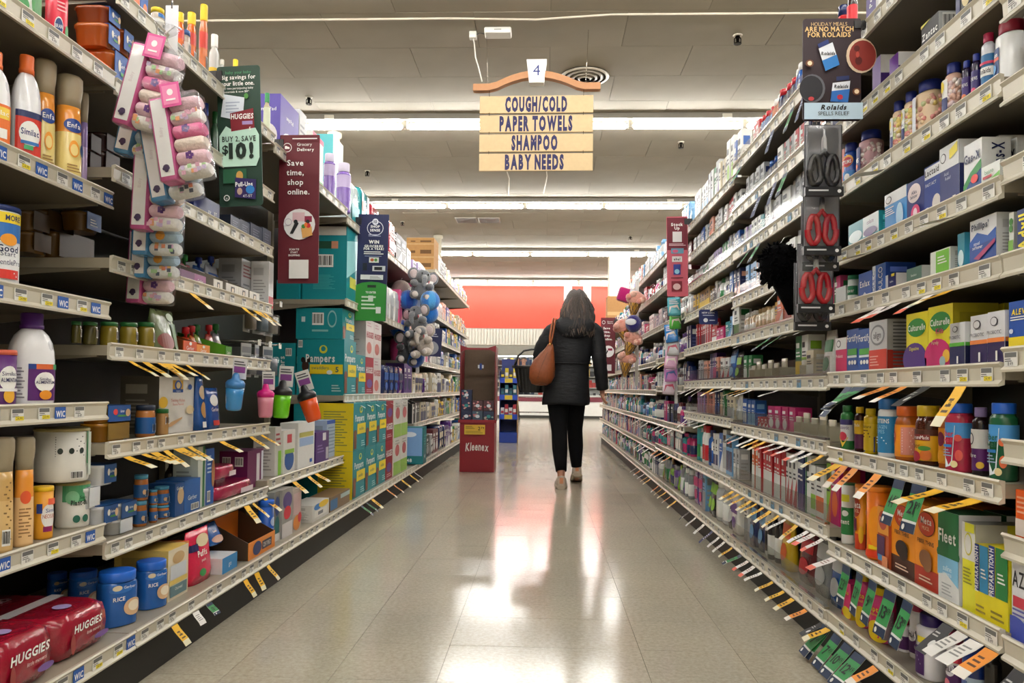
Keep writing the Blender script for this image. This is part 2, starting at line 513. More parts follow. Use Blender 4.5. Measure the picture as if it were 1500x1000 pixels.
# red bulkhead across the end of the aisle with pale ribbed band under it
FY = 20.9
mb = MB(); mb.box(-14, 14, FY, FY+0.25, 2.05, CEIL, 'b4b2a8', 'wall_white_rib')
bulk = struct(obj('wall_bulkhead', mb)); bulk['label'] = 'red and white bulkhead across the far end of the aisle'
mb = MB()
mb.box(-8.5, 0.52, FY-0.03, FY-0.005, 2.52, CEIL-0.08, 'ee3d24', 'wall_red')
obj('red_panel', mb, bulk)
mb = MB(); mb.box(0.75, 1.05, FY-0.03, FY-0.005, 2.52, CEIL-0.08, 'ee3d24', 'wall_red'); obj('red_panel', mb, bulk)
mb = MB(); mb.box(1.28, 2.6, FY-0.03, FY-0.005, 2.52, CEIL-0.08, 'd8402c', 'wall_red'); obj('red_panel', mb, bulk)
rib_me = None
mb = MB(); mb.box(0, 0.05, FY-0.03, FY-0.005, 2.06, 2.5, 'e4e2d8', 'wall_white_rib'); rib_me = mb.mesh('rib')
for k in range(70):
    obj('rib', rib_me, bulk, (-3.2+k*0.085, 0, 0))

# columns
def column(name, x, y, r, z0, label, sq=False):
    mb = MB()
    if sq: mb.box(x-r, x+r, y-r, y+r, 0, CEIL, 'd9d2bd', 'wall_cream')
    else: mb.lathe([(r, 0), (r, CEIL-0.06), (r*1.35, CEIL-0.05), (r*1.35, CEIL-0.001)], 'd9d2bd', 18, x, y, 'wall_cream')
    o = struct(obj(name, mb)); o['label'] = label
column('trim_2', -2.47, 8.58, 0.062, 0, 'round cream support pole rising behind the left shelves, nearer one')
column('trim_3', -2.08, 14.4, 0.065, 0, 'round cream support pole rising behind the left shelves, farther one')
column('trim_4', 1.62, 16.6, 0.22, 0, 'square cream column behind the far right shelves', True)

# fluorescent light rows: raceway along the ceiling, lit tubes hung under it
ROWS = (-2.7, 0.9, 4.45, 8.06, 11.63, 15.8, 20.0, 24.0)  # the last row is unseen, added to brighten the far end
mb = MB(); mb.lathe([(0.012, 0), (0.031, 0.02), (0.031, 1.135), (0.012, 1.155)], 'ffffff', 10, 0, 0, 'tube_light')
mb.xf(Matrix.Rotation(PI/2, 4, 'Y')); tube_me = mb.mesh('tube')
mb = MB(); mb.box(-0.02, 0.02, -0.03, 0.03, -0.05, 0.06, 'cfcabd', 'enamel_metal'); holder_me = mb.mesh('tube_holder')
rown = ['row of ceiling tube lights behind the viewer', 'row of ceiling tube lights over the viewer', 'row of ceiling tube lights just above the frame',
        'nearest row of lit ceiling tubes, behind the hanging aisle sign', 'second row of lit ceiling tubes beyond the aisle sign',
        'third row of lit ceiling tubes along the aisle', 'row of lit ceiling tubes against the red bulkhead', 'row of lit ceiling tubes hidden beyond the red bulkhead']
for r, Y in enumerate(ROWS):
    t = thing('tube_light_row', rown[r], 'ceiling light', (0, Y, 3.70), 0, 'ceiling tube light rows')
    mb = MB(); mb.box(-9, 9, -0.1, -0.045, 0.02, 0.079, '7c776c', 'enamel_metal'); obj('raceway', mb, t)
    mb = MB(); mb.box(-9, 9, -0.045, 0.045, 0.045, 0.079, 'b9b3a4', 'enamel_metal'); obj('reflector', mb, t)
    for k in range(-7, 8):
        obj('tube', tube_me, t, (-0.295 + k*1.215, 0, -0.03))
        obj('tube_holder', holder_me, t, (-0.325 + k*1.215, 0, 0))
    if r >= 3:
        mb = MB(); mb.box(-0.05, 0.05, -0.12, -0.1, 0.015, 0.06, 'c8c2b2', 'enamel_metal'); me = mb.mesh('junction_box')
        for x in (-2.35, 1.9): obj('junction_box', me, t, (x, 0, 0))

# ================================================================== SHELVING
LX, RX = -1.19, 0.90
LBX, RBX = -1.10, 0.90
SH = {}          # shelf key -> dict(side, z, front x, y0, y1, object)
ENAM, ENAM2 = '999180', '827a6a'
def rail_prof():
    return [(0.0, 0.006), (0.010, 0.008), (0.013, 0.004), (0.007, -0.003), (0.005, -0.028), (0.013, -0.036), (0.012, -0.041), (0.0, -0.038)]
def shelf_part(par, side, z, xf, depth, y0, y1, name='shelf', thick=0.028, perf=False):
    sg = 1 if side == 'L' else -1      # towards the aisle
    mb = MB()
    xb = xf - sg*depth
    mb.box(min(xf, xb), max(xf, xb), y0+0.002, y1-0.002, z-thick, z, ENAM, 'enamel_metal', {'U': '6c6558'})  # underside coloured darker than the deck to stand in for shade
    # brackets under both ends
    for y in ((y0+0.006, y1-0.012) if name == 'shelf' else ()):
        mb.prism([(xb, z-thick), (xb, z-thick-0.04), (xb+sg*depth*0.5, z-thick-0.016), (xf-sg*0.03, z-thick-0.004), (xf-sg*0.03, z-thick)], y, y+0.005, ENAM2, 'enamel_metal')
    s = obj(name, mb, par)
    mb = MB()
    mb.prism([(xf+sg*p[0], z+p[1]) for p in rail_prof()], y0+0.003, y1-0.003, 'cbc5b4', 'enamel_metal')
    obj('price_rail', mb, s)
    return s
BAYN = {}
def bay(key, side, y0, y1, zs, zbase, htop, label, depth=0.44, lipx=None, pegboard=False):
    sg = 1 if side == 'L' else -1
    xf = LX if side == 'L' else RX
    xbase = LBX if side == 'L' else RBX
    xb = xf - sg*(depth+0.03)
    t = thing('shelving_bay', label, 'shelving', (0, 0, 0), 0, 'shelving bays lining the aisle')
    mb = MB(); mb.box(min(xb, xb-sg*0.02), max(xb, xb-sg*0.02), y0, y1, 0, htop, '2c2822', 'enamel_metal'); obj('back_panel', mb, t)  # near-black colour puts the shade of the shelf interior into the panel
    mb = MB()
    mb.box(min(xb+sg*0.002, xb+sg*0.03), max(xb+sg*0.002, xb+sg*0.03), y0-0.015, y0+0.015, 0, htop, '8c8470', 'enamel_metal'); obj('upright', mb, t)
    mb = MB(); xk = xbase - sg*0.02
    mb.box(min(xk, xk-sg*0.02), max(xk, xk-sg*0.02), y0, y1, 0.0, zbase-0.055, '17150f', 'black_rubber'); obj('kick_plate', mb, t)
    s = shelf_part(t, side, zbase, xbase, abs(xb-xbase)-0.035, y0, y1, 'base_deck', 0.03)
    SH[key+'0'] = dict(side=side, z=zbase, xf=xbase, y0=y0, y1=y1, o=s, n=1, bay=key, xb=xb)
    for i, z in enumerate(zs):
        s = shelf_part(t, side, z, xf, depth-0.005, y0, y1)
        SH[key+str(i+1)] = dict(side=side, z=z, xf=xf, y0=y0, y1=y1, o=s, n=i+2, bay=key, xb=xb)
    BAYN[key] = t
    return t
L_Y = [0.78, 1.992, 3.2, 4.41, 5.62, 6.83, 8.04, 9.25, 10.46, 11.67]
bay('A', 'L', 0.78, 1.992, [0.448, 0.775, 1.045, 1.346, 1.675], 0.16, 2.05, 'nearest left shelving bay stocked with infant formula tubs and jugs')
bay('B', 'L', 1.992, 3.2, [0.394, 0.666, 0.936, 1.175, 1.424, 1.664, 1.916], 0.16, 2.05, 'second left shelving bay stocked with baby food jars and snacks')
bay('C', 'L', 3.2, 4.41, [0.42, 1.885], 0.16, 2.05, 'third left shelving bay with cups on hooks above bottle cartons')
bay('D', 'L', 4.41, 5.62, [0.778, 1.35, 1.842], 0.16, 2.05, 'fourth left shelving bay stacked with teal diaper cartons')
bay('E', 'L', 5.62, 6.83, [0.776, 1.345, 1.842], 0.16, 2.05, 'fifth left shelving bay behind the hanging plush animals')
bay('F', 'L', 6.83, 8.04, [0.5, 0.776, 1.08, 1.36, 1.625, 1.86], 0.16, 2.05, 'sixth left shelving bay beside the red tissue display stand')
bay('G', 'L', 8.04, 9.25, [0.5, 0.776, 1.08, 1.36, 1.625, 2.11], 0.16, 2.15, 'seventh left shelving bay topped by brown shipping cartons')
bay('H', 'L', 9.25, 10.46, [0.5, 0.776, 1.08, 1.36, 1.625, 2.11], 0.16, 2.15, 'eighth left shelving bay, last but one on the left')
bay('I', 'L', 10.46, 11.67, [0.5, 0.776, 1.08, 1.36, 1.625, 2.11], 0.16, 2.15, 'ninth left shelving bay at the far end of the aisle')
bay('Z', 'R', 10.88, 12.09, [0.38, 0.60, 0.83, 1.06, 1.33, 1.61], 0.14, 1.9, 'tenth right shelving bay, last before the far end', 0.40)
R_Y = [0.59, 1.505, 2.405, 3.62, 4.83, 6.04, 7.25, 8.46, 9.67, 10.88]
bay('P', 'R', 0.59, 1.505, [0.36, 0.556, 0.738, 0.915, 1.098, 1.279, 1.435, 1.6], 0.145, 2.05, 'nearest right shelving bay, cut by the edge of the photograph', 0.40)
bay('Q', 'R', 1.505, 2.405, [0.368, 0.656, 0.887, 1.097, 1.255, 1.457, 1.65, 1.87], 0.145, 2.05, 'second right shelving bay stocked with antacids and fibre powders', 0.40)
bay('S', 'R', 2.405, 3.62, [0.407, 0.672, 0.877, 1.085, 1.262, 1.487, 1.68, 1.895], 0.142, 2.05, 'third right shelving bay with clear fences and cold remedies', 0.40)
bay('T', 'R', 3.62, 4.83, [0.41, 0.695, 0.884, 1.088, 1.30, 1.478, 1.667, 1.858], 0.14, 2.05, 'fourth right shelving bay beyond the second clear-fenced shelves', 0.40)
bay('U', 'R', 4.83, 6.04, [0.41, 0.60, 0.86, 1.075, 1.33, 1.61, 1.848], 0.14, 2.05, 'fifth right shelving bay behind the pink promotional sign', 0.40)
bay('V', 'R', 6.04, 7.25, [0.38, 0.60, 0.83, 1.06, 1.33, 1.61, 1.848], 0.14, 2.05, 'sixth right shelving bay behind the hanging ice cream plush', 0.40)
bay('W', 'R', 7.25, 8.46, [0.38, 0.60, 0.83, 1.06, 1.33, 1.61, 1.848], 0.14, 2.05, 'seventh right shelving bay beside the walking woman', 0.40)
bay('X', 'R', 8.46, 9.67, [0.38, 0.60, 0.83, 1.06, 1.33, 1.61], 0.14, 1.9, 'eighth right shelving bay beside the farther delivery sign', 0.40)
bay('Y', 'R', 9.67, 10.88, [0.38, 0.60, 0.83, 1.06, 1.33, 1.61], 0.14, 1.9, 'ninth right shelving bay at the far end of the aisle', 0.40)
# ================================================================== PRODUCT BUILDERS
# local frame: width along x, front faces -y, base at z = 0.  Each returns [(part name, MB), ...]; the first one is the body.
def interp(prof, z):
    for a, b in zip(prof, prof[1:]):
        if a[1] <= z <= b[1] and b[1] > a[1]:
            return a[0] + (b[0]-a[0])*(z-a[1])/(b[1]-a[1])
    return prof[0][0] if z < prof[0][1] else prof[-1][0]
def wrap(prof, sx=1.0, sy=1.0, e=2.0):
    R0 = max(p[0] for p in prof)*sx
    def surf(u, v, o):
        r = interp(prof, v)
        a = -PI/2 + u/R0
        ca, sa = math.cos(a), math.sin(a)
        q = (abs(ca)**e + abs(sa)**e) ** (-1.0/e)
        return ((r*sx*q+o)*ca, (r*sy*q+o)*sa, v)
    return surf

def K_box(w, h, d, c='e8e8e4', f=(), s=(), sc=None, tc=None, side='L', m='carton', fc=None):
    mb = MB()
    sf = 'L' if side == 'L' else 'R'
    cc = {}
    if sc: cc['L'] = sc; cc['R'] = sc
    if tc: cc['T'] = tc
    if fc: cc['F'] = fc
    mb.box(-w/2, w/2, -d/2, d/2, 0, h, c, m, cc)
    out = [('body', mb)]
    if not s and f and h > .06:
        l = C(sc or c); lt = l[0]*.3+l[1]*.6+l[2]*.1 > .25
        s = [('lines', .14, .1, .84, .62, 8, tuple(x*.55 for x in l) if lt else tuple(min(1, x*2+.06) for x in l)), ('r', .14, .7, .7, .86, tuple(x*.7 for x in l) if lt else tuple(min(1, x*2.5+.1) for x in l))]
    if f or s:
        mb = MB()
        deco(mb, f, lambda u, v, o: (u, -d/2-o, v), w, h, m)
        if f: out.append(('label_print', mb))
        mb = MB()
        if side == 'L': deco(mb, s, lambda u, v, o: (-w/2-o, -u, v), d, h, m)
        else: deco(mb, s, lambda u, v, o: (w/2+o, u, v), d, h, m)
        if s: out.append(('side_print', mb))
    return out
def K_can(w, h, d, c='ece8dc', lid='b9a878', lh=0.14, f=(), side='L', m='satin_plastic', over=1.03, n=24, band=None):
    r = w/2; hb = h*(1-lh)
    prof = [(r*0.96, 0), (r, 0.006), (r, hb)]
    mb = MB(); mb.lathe(prof, c, n, m=m)
    out = [('body', mb)]
    mb = MB(); mb.lathe([(r*over, hb), (r*over, h-0.004), (r*over*0.96, h)], lid, n, m='satin_plastic'); out.append(('lid', mb))
    ops = list(f)
    if ops:
        mb = MB(); deco(mb, ops, wrap(prof), 2.0*r, hb, 'carton', True); out.append(('label_print', mb))
    return out
def K_bot(w, h, d, c='eef0ee', cap='f4f4f2', f=(), side='L', shape='pill', m='gloss', capk=None, e=2.0, lab=None, n=18, lab0=0.08, lab1=0.66):
    """bottle with cap; lab colours a label band wrapped round the body"""
    shp = {'pill': (0.80, 0.86, 0.62, 0.70), 'round': (0.66, 0.78, 0.55, 0.62), 'tall': (0.62, 0.80, 0.34, 0.40), 'wide': (0.78, 0.82, 0.84, 0.88),
           'spice': (0.72, 0.82, 0.8, 0.86), 'jug': (0.46, 0.72, 0.30, 0.36), 'dropper': (0.55, 0.66, 0.35, 0.4)}[shape]
    a, b, rn, rc = shp
    if capk: rc = capk; rn = capk*0.9
    r = w/2; sy = d/w
    prof = [(r*0.9, 0), (r*0.985, h*0.015), (r, h*0.04), (r, h*a*0.93), (r*0.97, h*a)]
    for k in range(1, 5):
        t = k/4.0
        prof.append((r*(0.97+(rn-0.97)*(t*t*(3-2*t))), h*(a+(b-a)*t)))
    prof.append((r*rn, h*(b+0.01)))
    mb = MB(); mb.lathe(prof, c, n, m=m, sy=sy, e=e); out = [('body', mb)]
    mb = MB(); rr = r*rc
    mb.lathe([(rr*0.97, h*b), (rr, h*(b+0.01)), (rr, h*0.985), (rr*0.94, h)], cap, n, m='satin_plastic', sy=min(1, sy*1.15) if sy < 1 else 1)
    out.append(('cap', mb))
    if lab:
        mb = MB()
        lp = [(interp(prof, h*lab0)+0.0006, h*lab0), (interp(prof, h*lab1)+0.0006, h*lab1)]
        mb.lathe(lp, lab, n, m='carton', sy=sy, e=e, caps=False); out.append(('label', mb))
    if f:
        mb = MB(); deco(mb, f, wrap(prof, 1, sy, e), 2.0*r, h, 'carton', True, 0.0014); out.append(('label_print', mb))
    return out
def K_jug(w, h, d, c='f0f1f4', cap='e07828', f=(), side='L', n=20, m='gloss'):
    r = w/2; sy = d/w
    prof = [(r*0.9, 0), (r*0.98, h*0.015), (r, h*0.05), (r, h*0.5), (r*0.97, h*0.58), (r*0.88, h*0.68), (r*0.72, h*0.76), (r*0.52, h*0.81), (r*0.44, h*0.825), (r*0.42, h*0.84)]
    mb = MB(); mb.lathe(prof, c, n, m=m, sy=sy, e=2.8); out = [('body', mb)]
    mb = MB(); rr = r*0.52
    mb.lathe([(rr, h*0.828), (rr*1.02, h*0.87), (rr*0.94, h*0.875), (rr*0.96, h*0.985), (rr*0.9, h)], cap, 20, m='satin_plastic', sy=min(1, sy*1.25)); out.append(('cap', mb))
    mb = MB(); mb.ball(w*0.28, -d*0.36, h*0.63, w*0.09, d*0.06, h*0.07, 'dcdee4', 'gloss', 8, 6); out.append(('grip', mb))
    if f:
        mb = MB(); deco(mb, f, wrap(prof, 1, sy, 2.8), 1.9*r, h, 'carton', True, 0.0015); out.append(('label_print', mb))
    return out
def K_hour(w, h, d, c='f2dc8c', lid='a3967c', f=(), side='L', top='eb9a3c'):
    """waisted powder canister with a tall translucent lid"""
    r = w/2
    prof = [(r*0.97, 0), (r, 0.008), (r*0.985, h*0.25), (r*0.93, h*0.45, c), (r*0.86, h*0.62, top), (r*0.84, h*0.70, top)]
    mb = MB(); mb.lathe(prof, c, 22, m='gloss', sy=d/w, e=2.3); out = [('body', mb)]
    mb = MB(); mb.lathe([(r*0.84, h*0.70), (r*0.86, h*0.78), (r*0.93, h*0.82), (r*0.98, h*0.88), (r*0.96, h*0.975), (r*0.8, h)], lid, 22, m='satin_plastic', sy=d/w, e=2.3); out.append(('lid', mb))
    if f:
        mb = MB(); deco(mb, f, wrap(prof, 1, d/w, 2.3), 1.9*r, h, 'carton', True, 0.0015); out.append(('label_print', mb))
    return out
def K_jar(w, h, d, c='a8803a', lid='2f6f3c', f=(), side='L', lab=None, lh=0.16, m='gloss'):
    r = w/2; hb = h*(1-lh)
    prof = [(r*0.88, 0), (r*0.98, h*0.03), (r, h*0.1), (r, hb*0.86), (r*0.94, hb*0.94), (r*0.9, hb)]
    mb = MB(); mb.lathe(prof, c, 16, m=m); out = [('body', mb)]
    mb = MB(); mb.lathe([(r*0.97, hb), (r*0.98, h*0.985), (r*0.92, h)], lid, 16, m='satin_plastic'); out.append(('lid', mb))
    if lab:
        mb = MB(); mb.lathe([(r+0.0006, h*0.12), (r+0.0006, h*0.62)], lab, 16, m='carton', caps=False); out.append(('label', mb))
    if f:
        mb = MB(); deco(mb, f, wrap(prof), 2*r, hb, 'carton', True, 0.0014); out.append(('label_print', mb))
    return out
def K_pouch(w, h, d, c='d3285a', f=(), side='L', spout=None, lean=0.0, m='film', topc=None):
    """stand-up pouch: fat at the base, pinched flat at the top"""
    n = 14; rings = []
    for k in range(7):
        t = k/6.0
        th = d/2*(1-t)**0.8*(0.75 if k == 0 else 1.0) + 0.002
        ww = w/2*(0.96+0.04*math.sin(PI*t))
        ring = []
        for j in range(n):
            a = 2*PI*j/n
            ca, sa = math.cos(a), math.sin(a)
            ring.append((ww*math.copysign(abs(ca)**0.6, ca), th*math.copysign(abs(sa)**0.8, sa) + lean*t*h, h*t))
        rings.append(ring)
    mb = MB(); mb.loft(rings, [c]*5+[topc or c], m); out = [('body', mb)]
    def surf(u, v, o):
        t = min(max(v/h, 0), 1)
        th = d/2*(1-t)**0.8 + 0.002
        x = abs(u)/(w/2)
        return (u, -th*max(0.0, (1-min(1, x)**3))**0.5 - o - 0.001 + lean*t*h, v)
    if spout:
        mb = MB(); mb.lathe([(0.006, h-0.004), (0.006, h+0.012), (0.013, h+0.013), (0.013, h+0.034), (0.01, h+0.037)], spout, 10, cy=lean*h, m='satin_plastic'); out.append(('cap', mb))
    if f:
        mb = MB(); deco(mb, f, surf, w, h, 'carton', True, 0.0012); out.append(('label_print', mb))
    return out
def K_bag(w, h, d, c='8c1226', f=(), side='L', m='film', s=(), t=()):
    """soft pillow pack"""
    mb = MB(); b = min(w, h, d)*0.16
    rings = []; n = 28
    for (tz, k) in ((0, 0.86), (0.06, 0.95), (0.25, 1.0), (0.5, 1.015), (0.75, 1.0), (0.94, 0.965), (1.0, 0.88)):
        ring = []
        for j in range(n):
            a = 2*PI*j/n; ca, sa = math.cos(a), math.sin(a); e = 7.0
            q = (abs(ca)**e+abs(sa)**e)**(-1/e)
            ring.append((w/2*k*ca*q, d/2*k*sa*q, h*tz))
        rings.append(ring)
    mb.loft(rings, c, m); out = [('body', mb)]
    if f or s or t:
        mb = MB()
        deco(mb, f, lambda u, v, o: (u, -d/2*1.02-o-0.001, v), w, h, 'carton')
        if f and t: out.append(('label_print', mb)); mb = MB()
        if side == 'L': deco(mb, s, lambda u, v, o: (-w/2*1.02-o-0.001, -u, v), d, h, 'carton')
        else: deco(mb, s, lambda u, v, o: (w/2*1.02+o+0.001, u, v), d, h, 'carton')
        deco(mb, t, lambda u, v, o: (u, v-d/2, h+o+0.001), w, d, 'carton')
        out.append(('top_print' if (f and t) else 'label_print', mb))
    return out
def K_tub2(w, h, d, c='a86a2c', sl='1f4f9c', f=(), side='L', acc='e8e4d8', white=False):
    """two stacked see-through tubs in a printed card sleeve"""
    out = []
    mb = MB(); hh = h
    for k in (0,):
        n = 16; rings = []
        for (tz, sc_) in ((0.0, 0.84), (0.04, 0.88), (0.8, 0.98), (0.84, 1.04), (1.0, 1.04)):
            ring = []
            for j in range(n):
                a = 2*PI*(j+0.5)/n; ca, sa = math.cos(a), math.sin(a); e = 5.0
                q = (abs(ca)**e+abs(sa)**e)**(-1/e)
                ring.append((w/2*0.96*sc_*ca*q, d/2*0.96*sc_*sa*q, hh*tz))
            rings.append(ring)
        mb.loft(rings, c, 'gloss')
    out.append(('body', mb))
    mb = MB()
    x0, x1 = -w*0.26, w*0.5
    th = 0.0015
    mb.box(-w*0.36, w*0.36, -d/2-0.003, -d/2-0.0015+0.0005, h*0.12, h+0.002, sl)
    mb.box(-w*0.36, w*0.36, -d/2-0.003, d/2*0.6, h+0.0005, h+0.002, sl)
    out.append(('sleeve', mb))
    mb = MB()
    ops = list(f) or [('e', 0.3, 0.62, 0.1, 0.2, acc), ('t', 0.6, 0.66, 0.16, 'Gerber', 'f4f4f0', 0.5), ('r', 0.38, 0.3, 0.86, 0.42, '3f8a46'), ('e', 0.84, 0.55, 0.11, 0.25, 'd7b68c')]
    deco(mb, ops, lambda u, v, o: (u*0.72, -d/2-0.003-o, h*0.12+v), w, h*0.85); out.append(('label_print', mb))
    return out
def K_tray(w, h, d, c='d9822b', f=(), side='L', back=None):
    """open cardboard display tray, low in front and high at the back"""
    mb = MB(); t = 0.003; hf = h*0.45
    mb.box(-w/2, w/2, -d/2, -d/2+t, 0, hf, c)
    mb.box(-w/2, w/2, d/2-t, d/2, 0, h, c)
    mb.box(-w/2, w/2, -d/2+t, d/2-t, 0, t, c)
    for x in (-w/2, w/2-t):
        mb.prism([(-d/2+t, 0), (-d/2+t, hf), (d/2-t, h), (d/2-t, 0)], x, x+t, back or c, 'carton', 'x')
    out = [('body', mb)]
    if f:
        mb = MB(); deco(mb, f, lambda u, v, o: (u, -d/2-o, v), w, hf); out.append(('label_print', mb))
    return out
def K_tube(w, h, d, c='f0f0ee', cap='2c8a5c', f=(), side='L'):
    """squeeze tube standing on its cap"""
    r = w/2; rings = []; n = 12
    for k in range(6):
        t = k/5.0
        rings.append([(r*(1+0.25*t)*math.cos(2*PI*j/n), (r*(1-t)+0.0015)*math.sin(2*PI*j/n), h*0.2+h*0.8*t) for j in range(n)])
    mb = MB(); mb.loft(rings, c, 'gloss'); out = [('body', mb)]
    mb = MB(); mb.lathe([(r*0.9, 0), (r*0.95, h*0.02), (r*0.85, h*0.2)], cap, 12, m='satin_plastic'); out.append(('cap', mb))
    return out
def K_blister(w, h, d, c='f0f0ec', inner='3b62a8', f=(), side='L'):
    """hanging card with a clear bubble over the goods"""
    mb = MB(); mb.box(-w/2, w/2, d/2-0.002, d/2, 0, h, c); out = [('body', mb)]
    mb = MB(); mb.bevbox(-w*0.36, w*0.36, -d/2*0.7, d/2-0.003, h*0.08, h*0.62, min(w, d)*0.16, inner, 'satin_plastic'); out.append(('goods', mb))
    mb = MB(); mb.bevbox(-w*0.42, w*0.42, -d/2, d/2-0.0025, h*0.04, h*0.68, min(w, d)*0.16, 'ffffff', 'clear_film'); out.append(('bubble', mb))
    mb = MB(); deco(mb, list(f) or [('r', 0.05, 0.72, 0.95, 0.9, inner)], lambda u, v, o: (u, d/2-0.002-o, v), w, h); out.append(('label_print', mb))
    return out
def K_clearjar(w, h, d, c='e3c9a8', cap='1f2f86', f=(), side='L', lab=None):
    """clear bottle of tablets"""
    o = K_bot(w, h, d, c, cap, f, side, 'wide', 'satin_plastic', 0.82, 2.6, None, 16)
    rr = random.Random(int(w*1e5))
    mb = MB(); r = w/2; sy = d/w
    prof = [(r*0.95, h*0.04), (r*0.95, h*0.74)]
    cols = [c, 'e8dccb', 'd9a69a', 'e6d07e', 'c9d3a0', 'd98f8a'] if c == 'e3c9a8' else [c, 'f0e6e2', 'd9c4c8']
    for k in range(60):
        a = rr.uniform(-PI, 0.1*PI); z = rr.uniform(0.08, 0.70)*h
        ca, sa = math.cos(a), math.sin(a); q = (abs(ca)**2.6+abs(sa)**2.6)**(-1/2.6)
        mb.ball(r*0.97*ca*q, r*0.97*sa*q*sy, z, 0.007, 0.007, 0.007, rr.choice(cols), 'gloss', 6, 4)
    o.append(('tablets', mb))
    if lab:
        mb = MB(); pr = [(r, 0), (r, h)]
        deco(mb, lab, wrap(pr, 1, sy, 2.6), 2*r, h, 'carton', True, 0.006); o.append(('label', mb))
    return o
KINDS = dict(box=K_box, can=K_can, bot=K_bot, jug=K_jug, hour=K_hour, jar=K_jar, pouch=K_pouch, bag=K_bag, tub2=K_tub2, tray=K_tray, tube=K_tube, blister=K_blister, clearjar=K_clearjar)
KNAME = dict(box='carton', can='tin', bot='bottle', jug='jug', hour='canister', jar='jar', pouch='pouch', bag='soft_pack', tub2='food_tub', tray='display_tray', tube='squeeze_tube', blister='hanging_pack', clearjar='tablet_bottle')
KCAT = dict(box='carton', can='tin', bot='bottle', jug='jug', hour='canister', jar='jar', pouch='pouch', bag='diaper pack', tub2='food tub', tray='display tray', tube='tube', blister='blister pack', clearjar='pill bottle')

def put(sh, kind, yc, w, h, d, back, label, kw=None, name=None, cat=None, group=None, rz=0.0, lift=0.0):
    """stand one product on a shelf, front edge `back` metres behind the shelf lip"""
    S = SH[sh]; sg = 1 if S['side'] == 'L' else -1
    parts = KINDS[kind](w, h, d, side=S['side'], **(kw or {}))
    x = S['xf'] - sg*(back + d/2)
    nm = name or KNAME[kind]
    o = obj(nm, parts[0][1], None, (x, yc, S['z']+0.0005+lift), (PI/2 if S['side'] == 'L' else -PI/2) + math.radians(rz))
    for pn, pm in parts[1:]:
        obj(pn, pm, o)
    tag(o, label, cat or KCAT[kind], group)
    return o
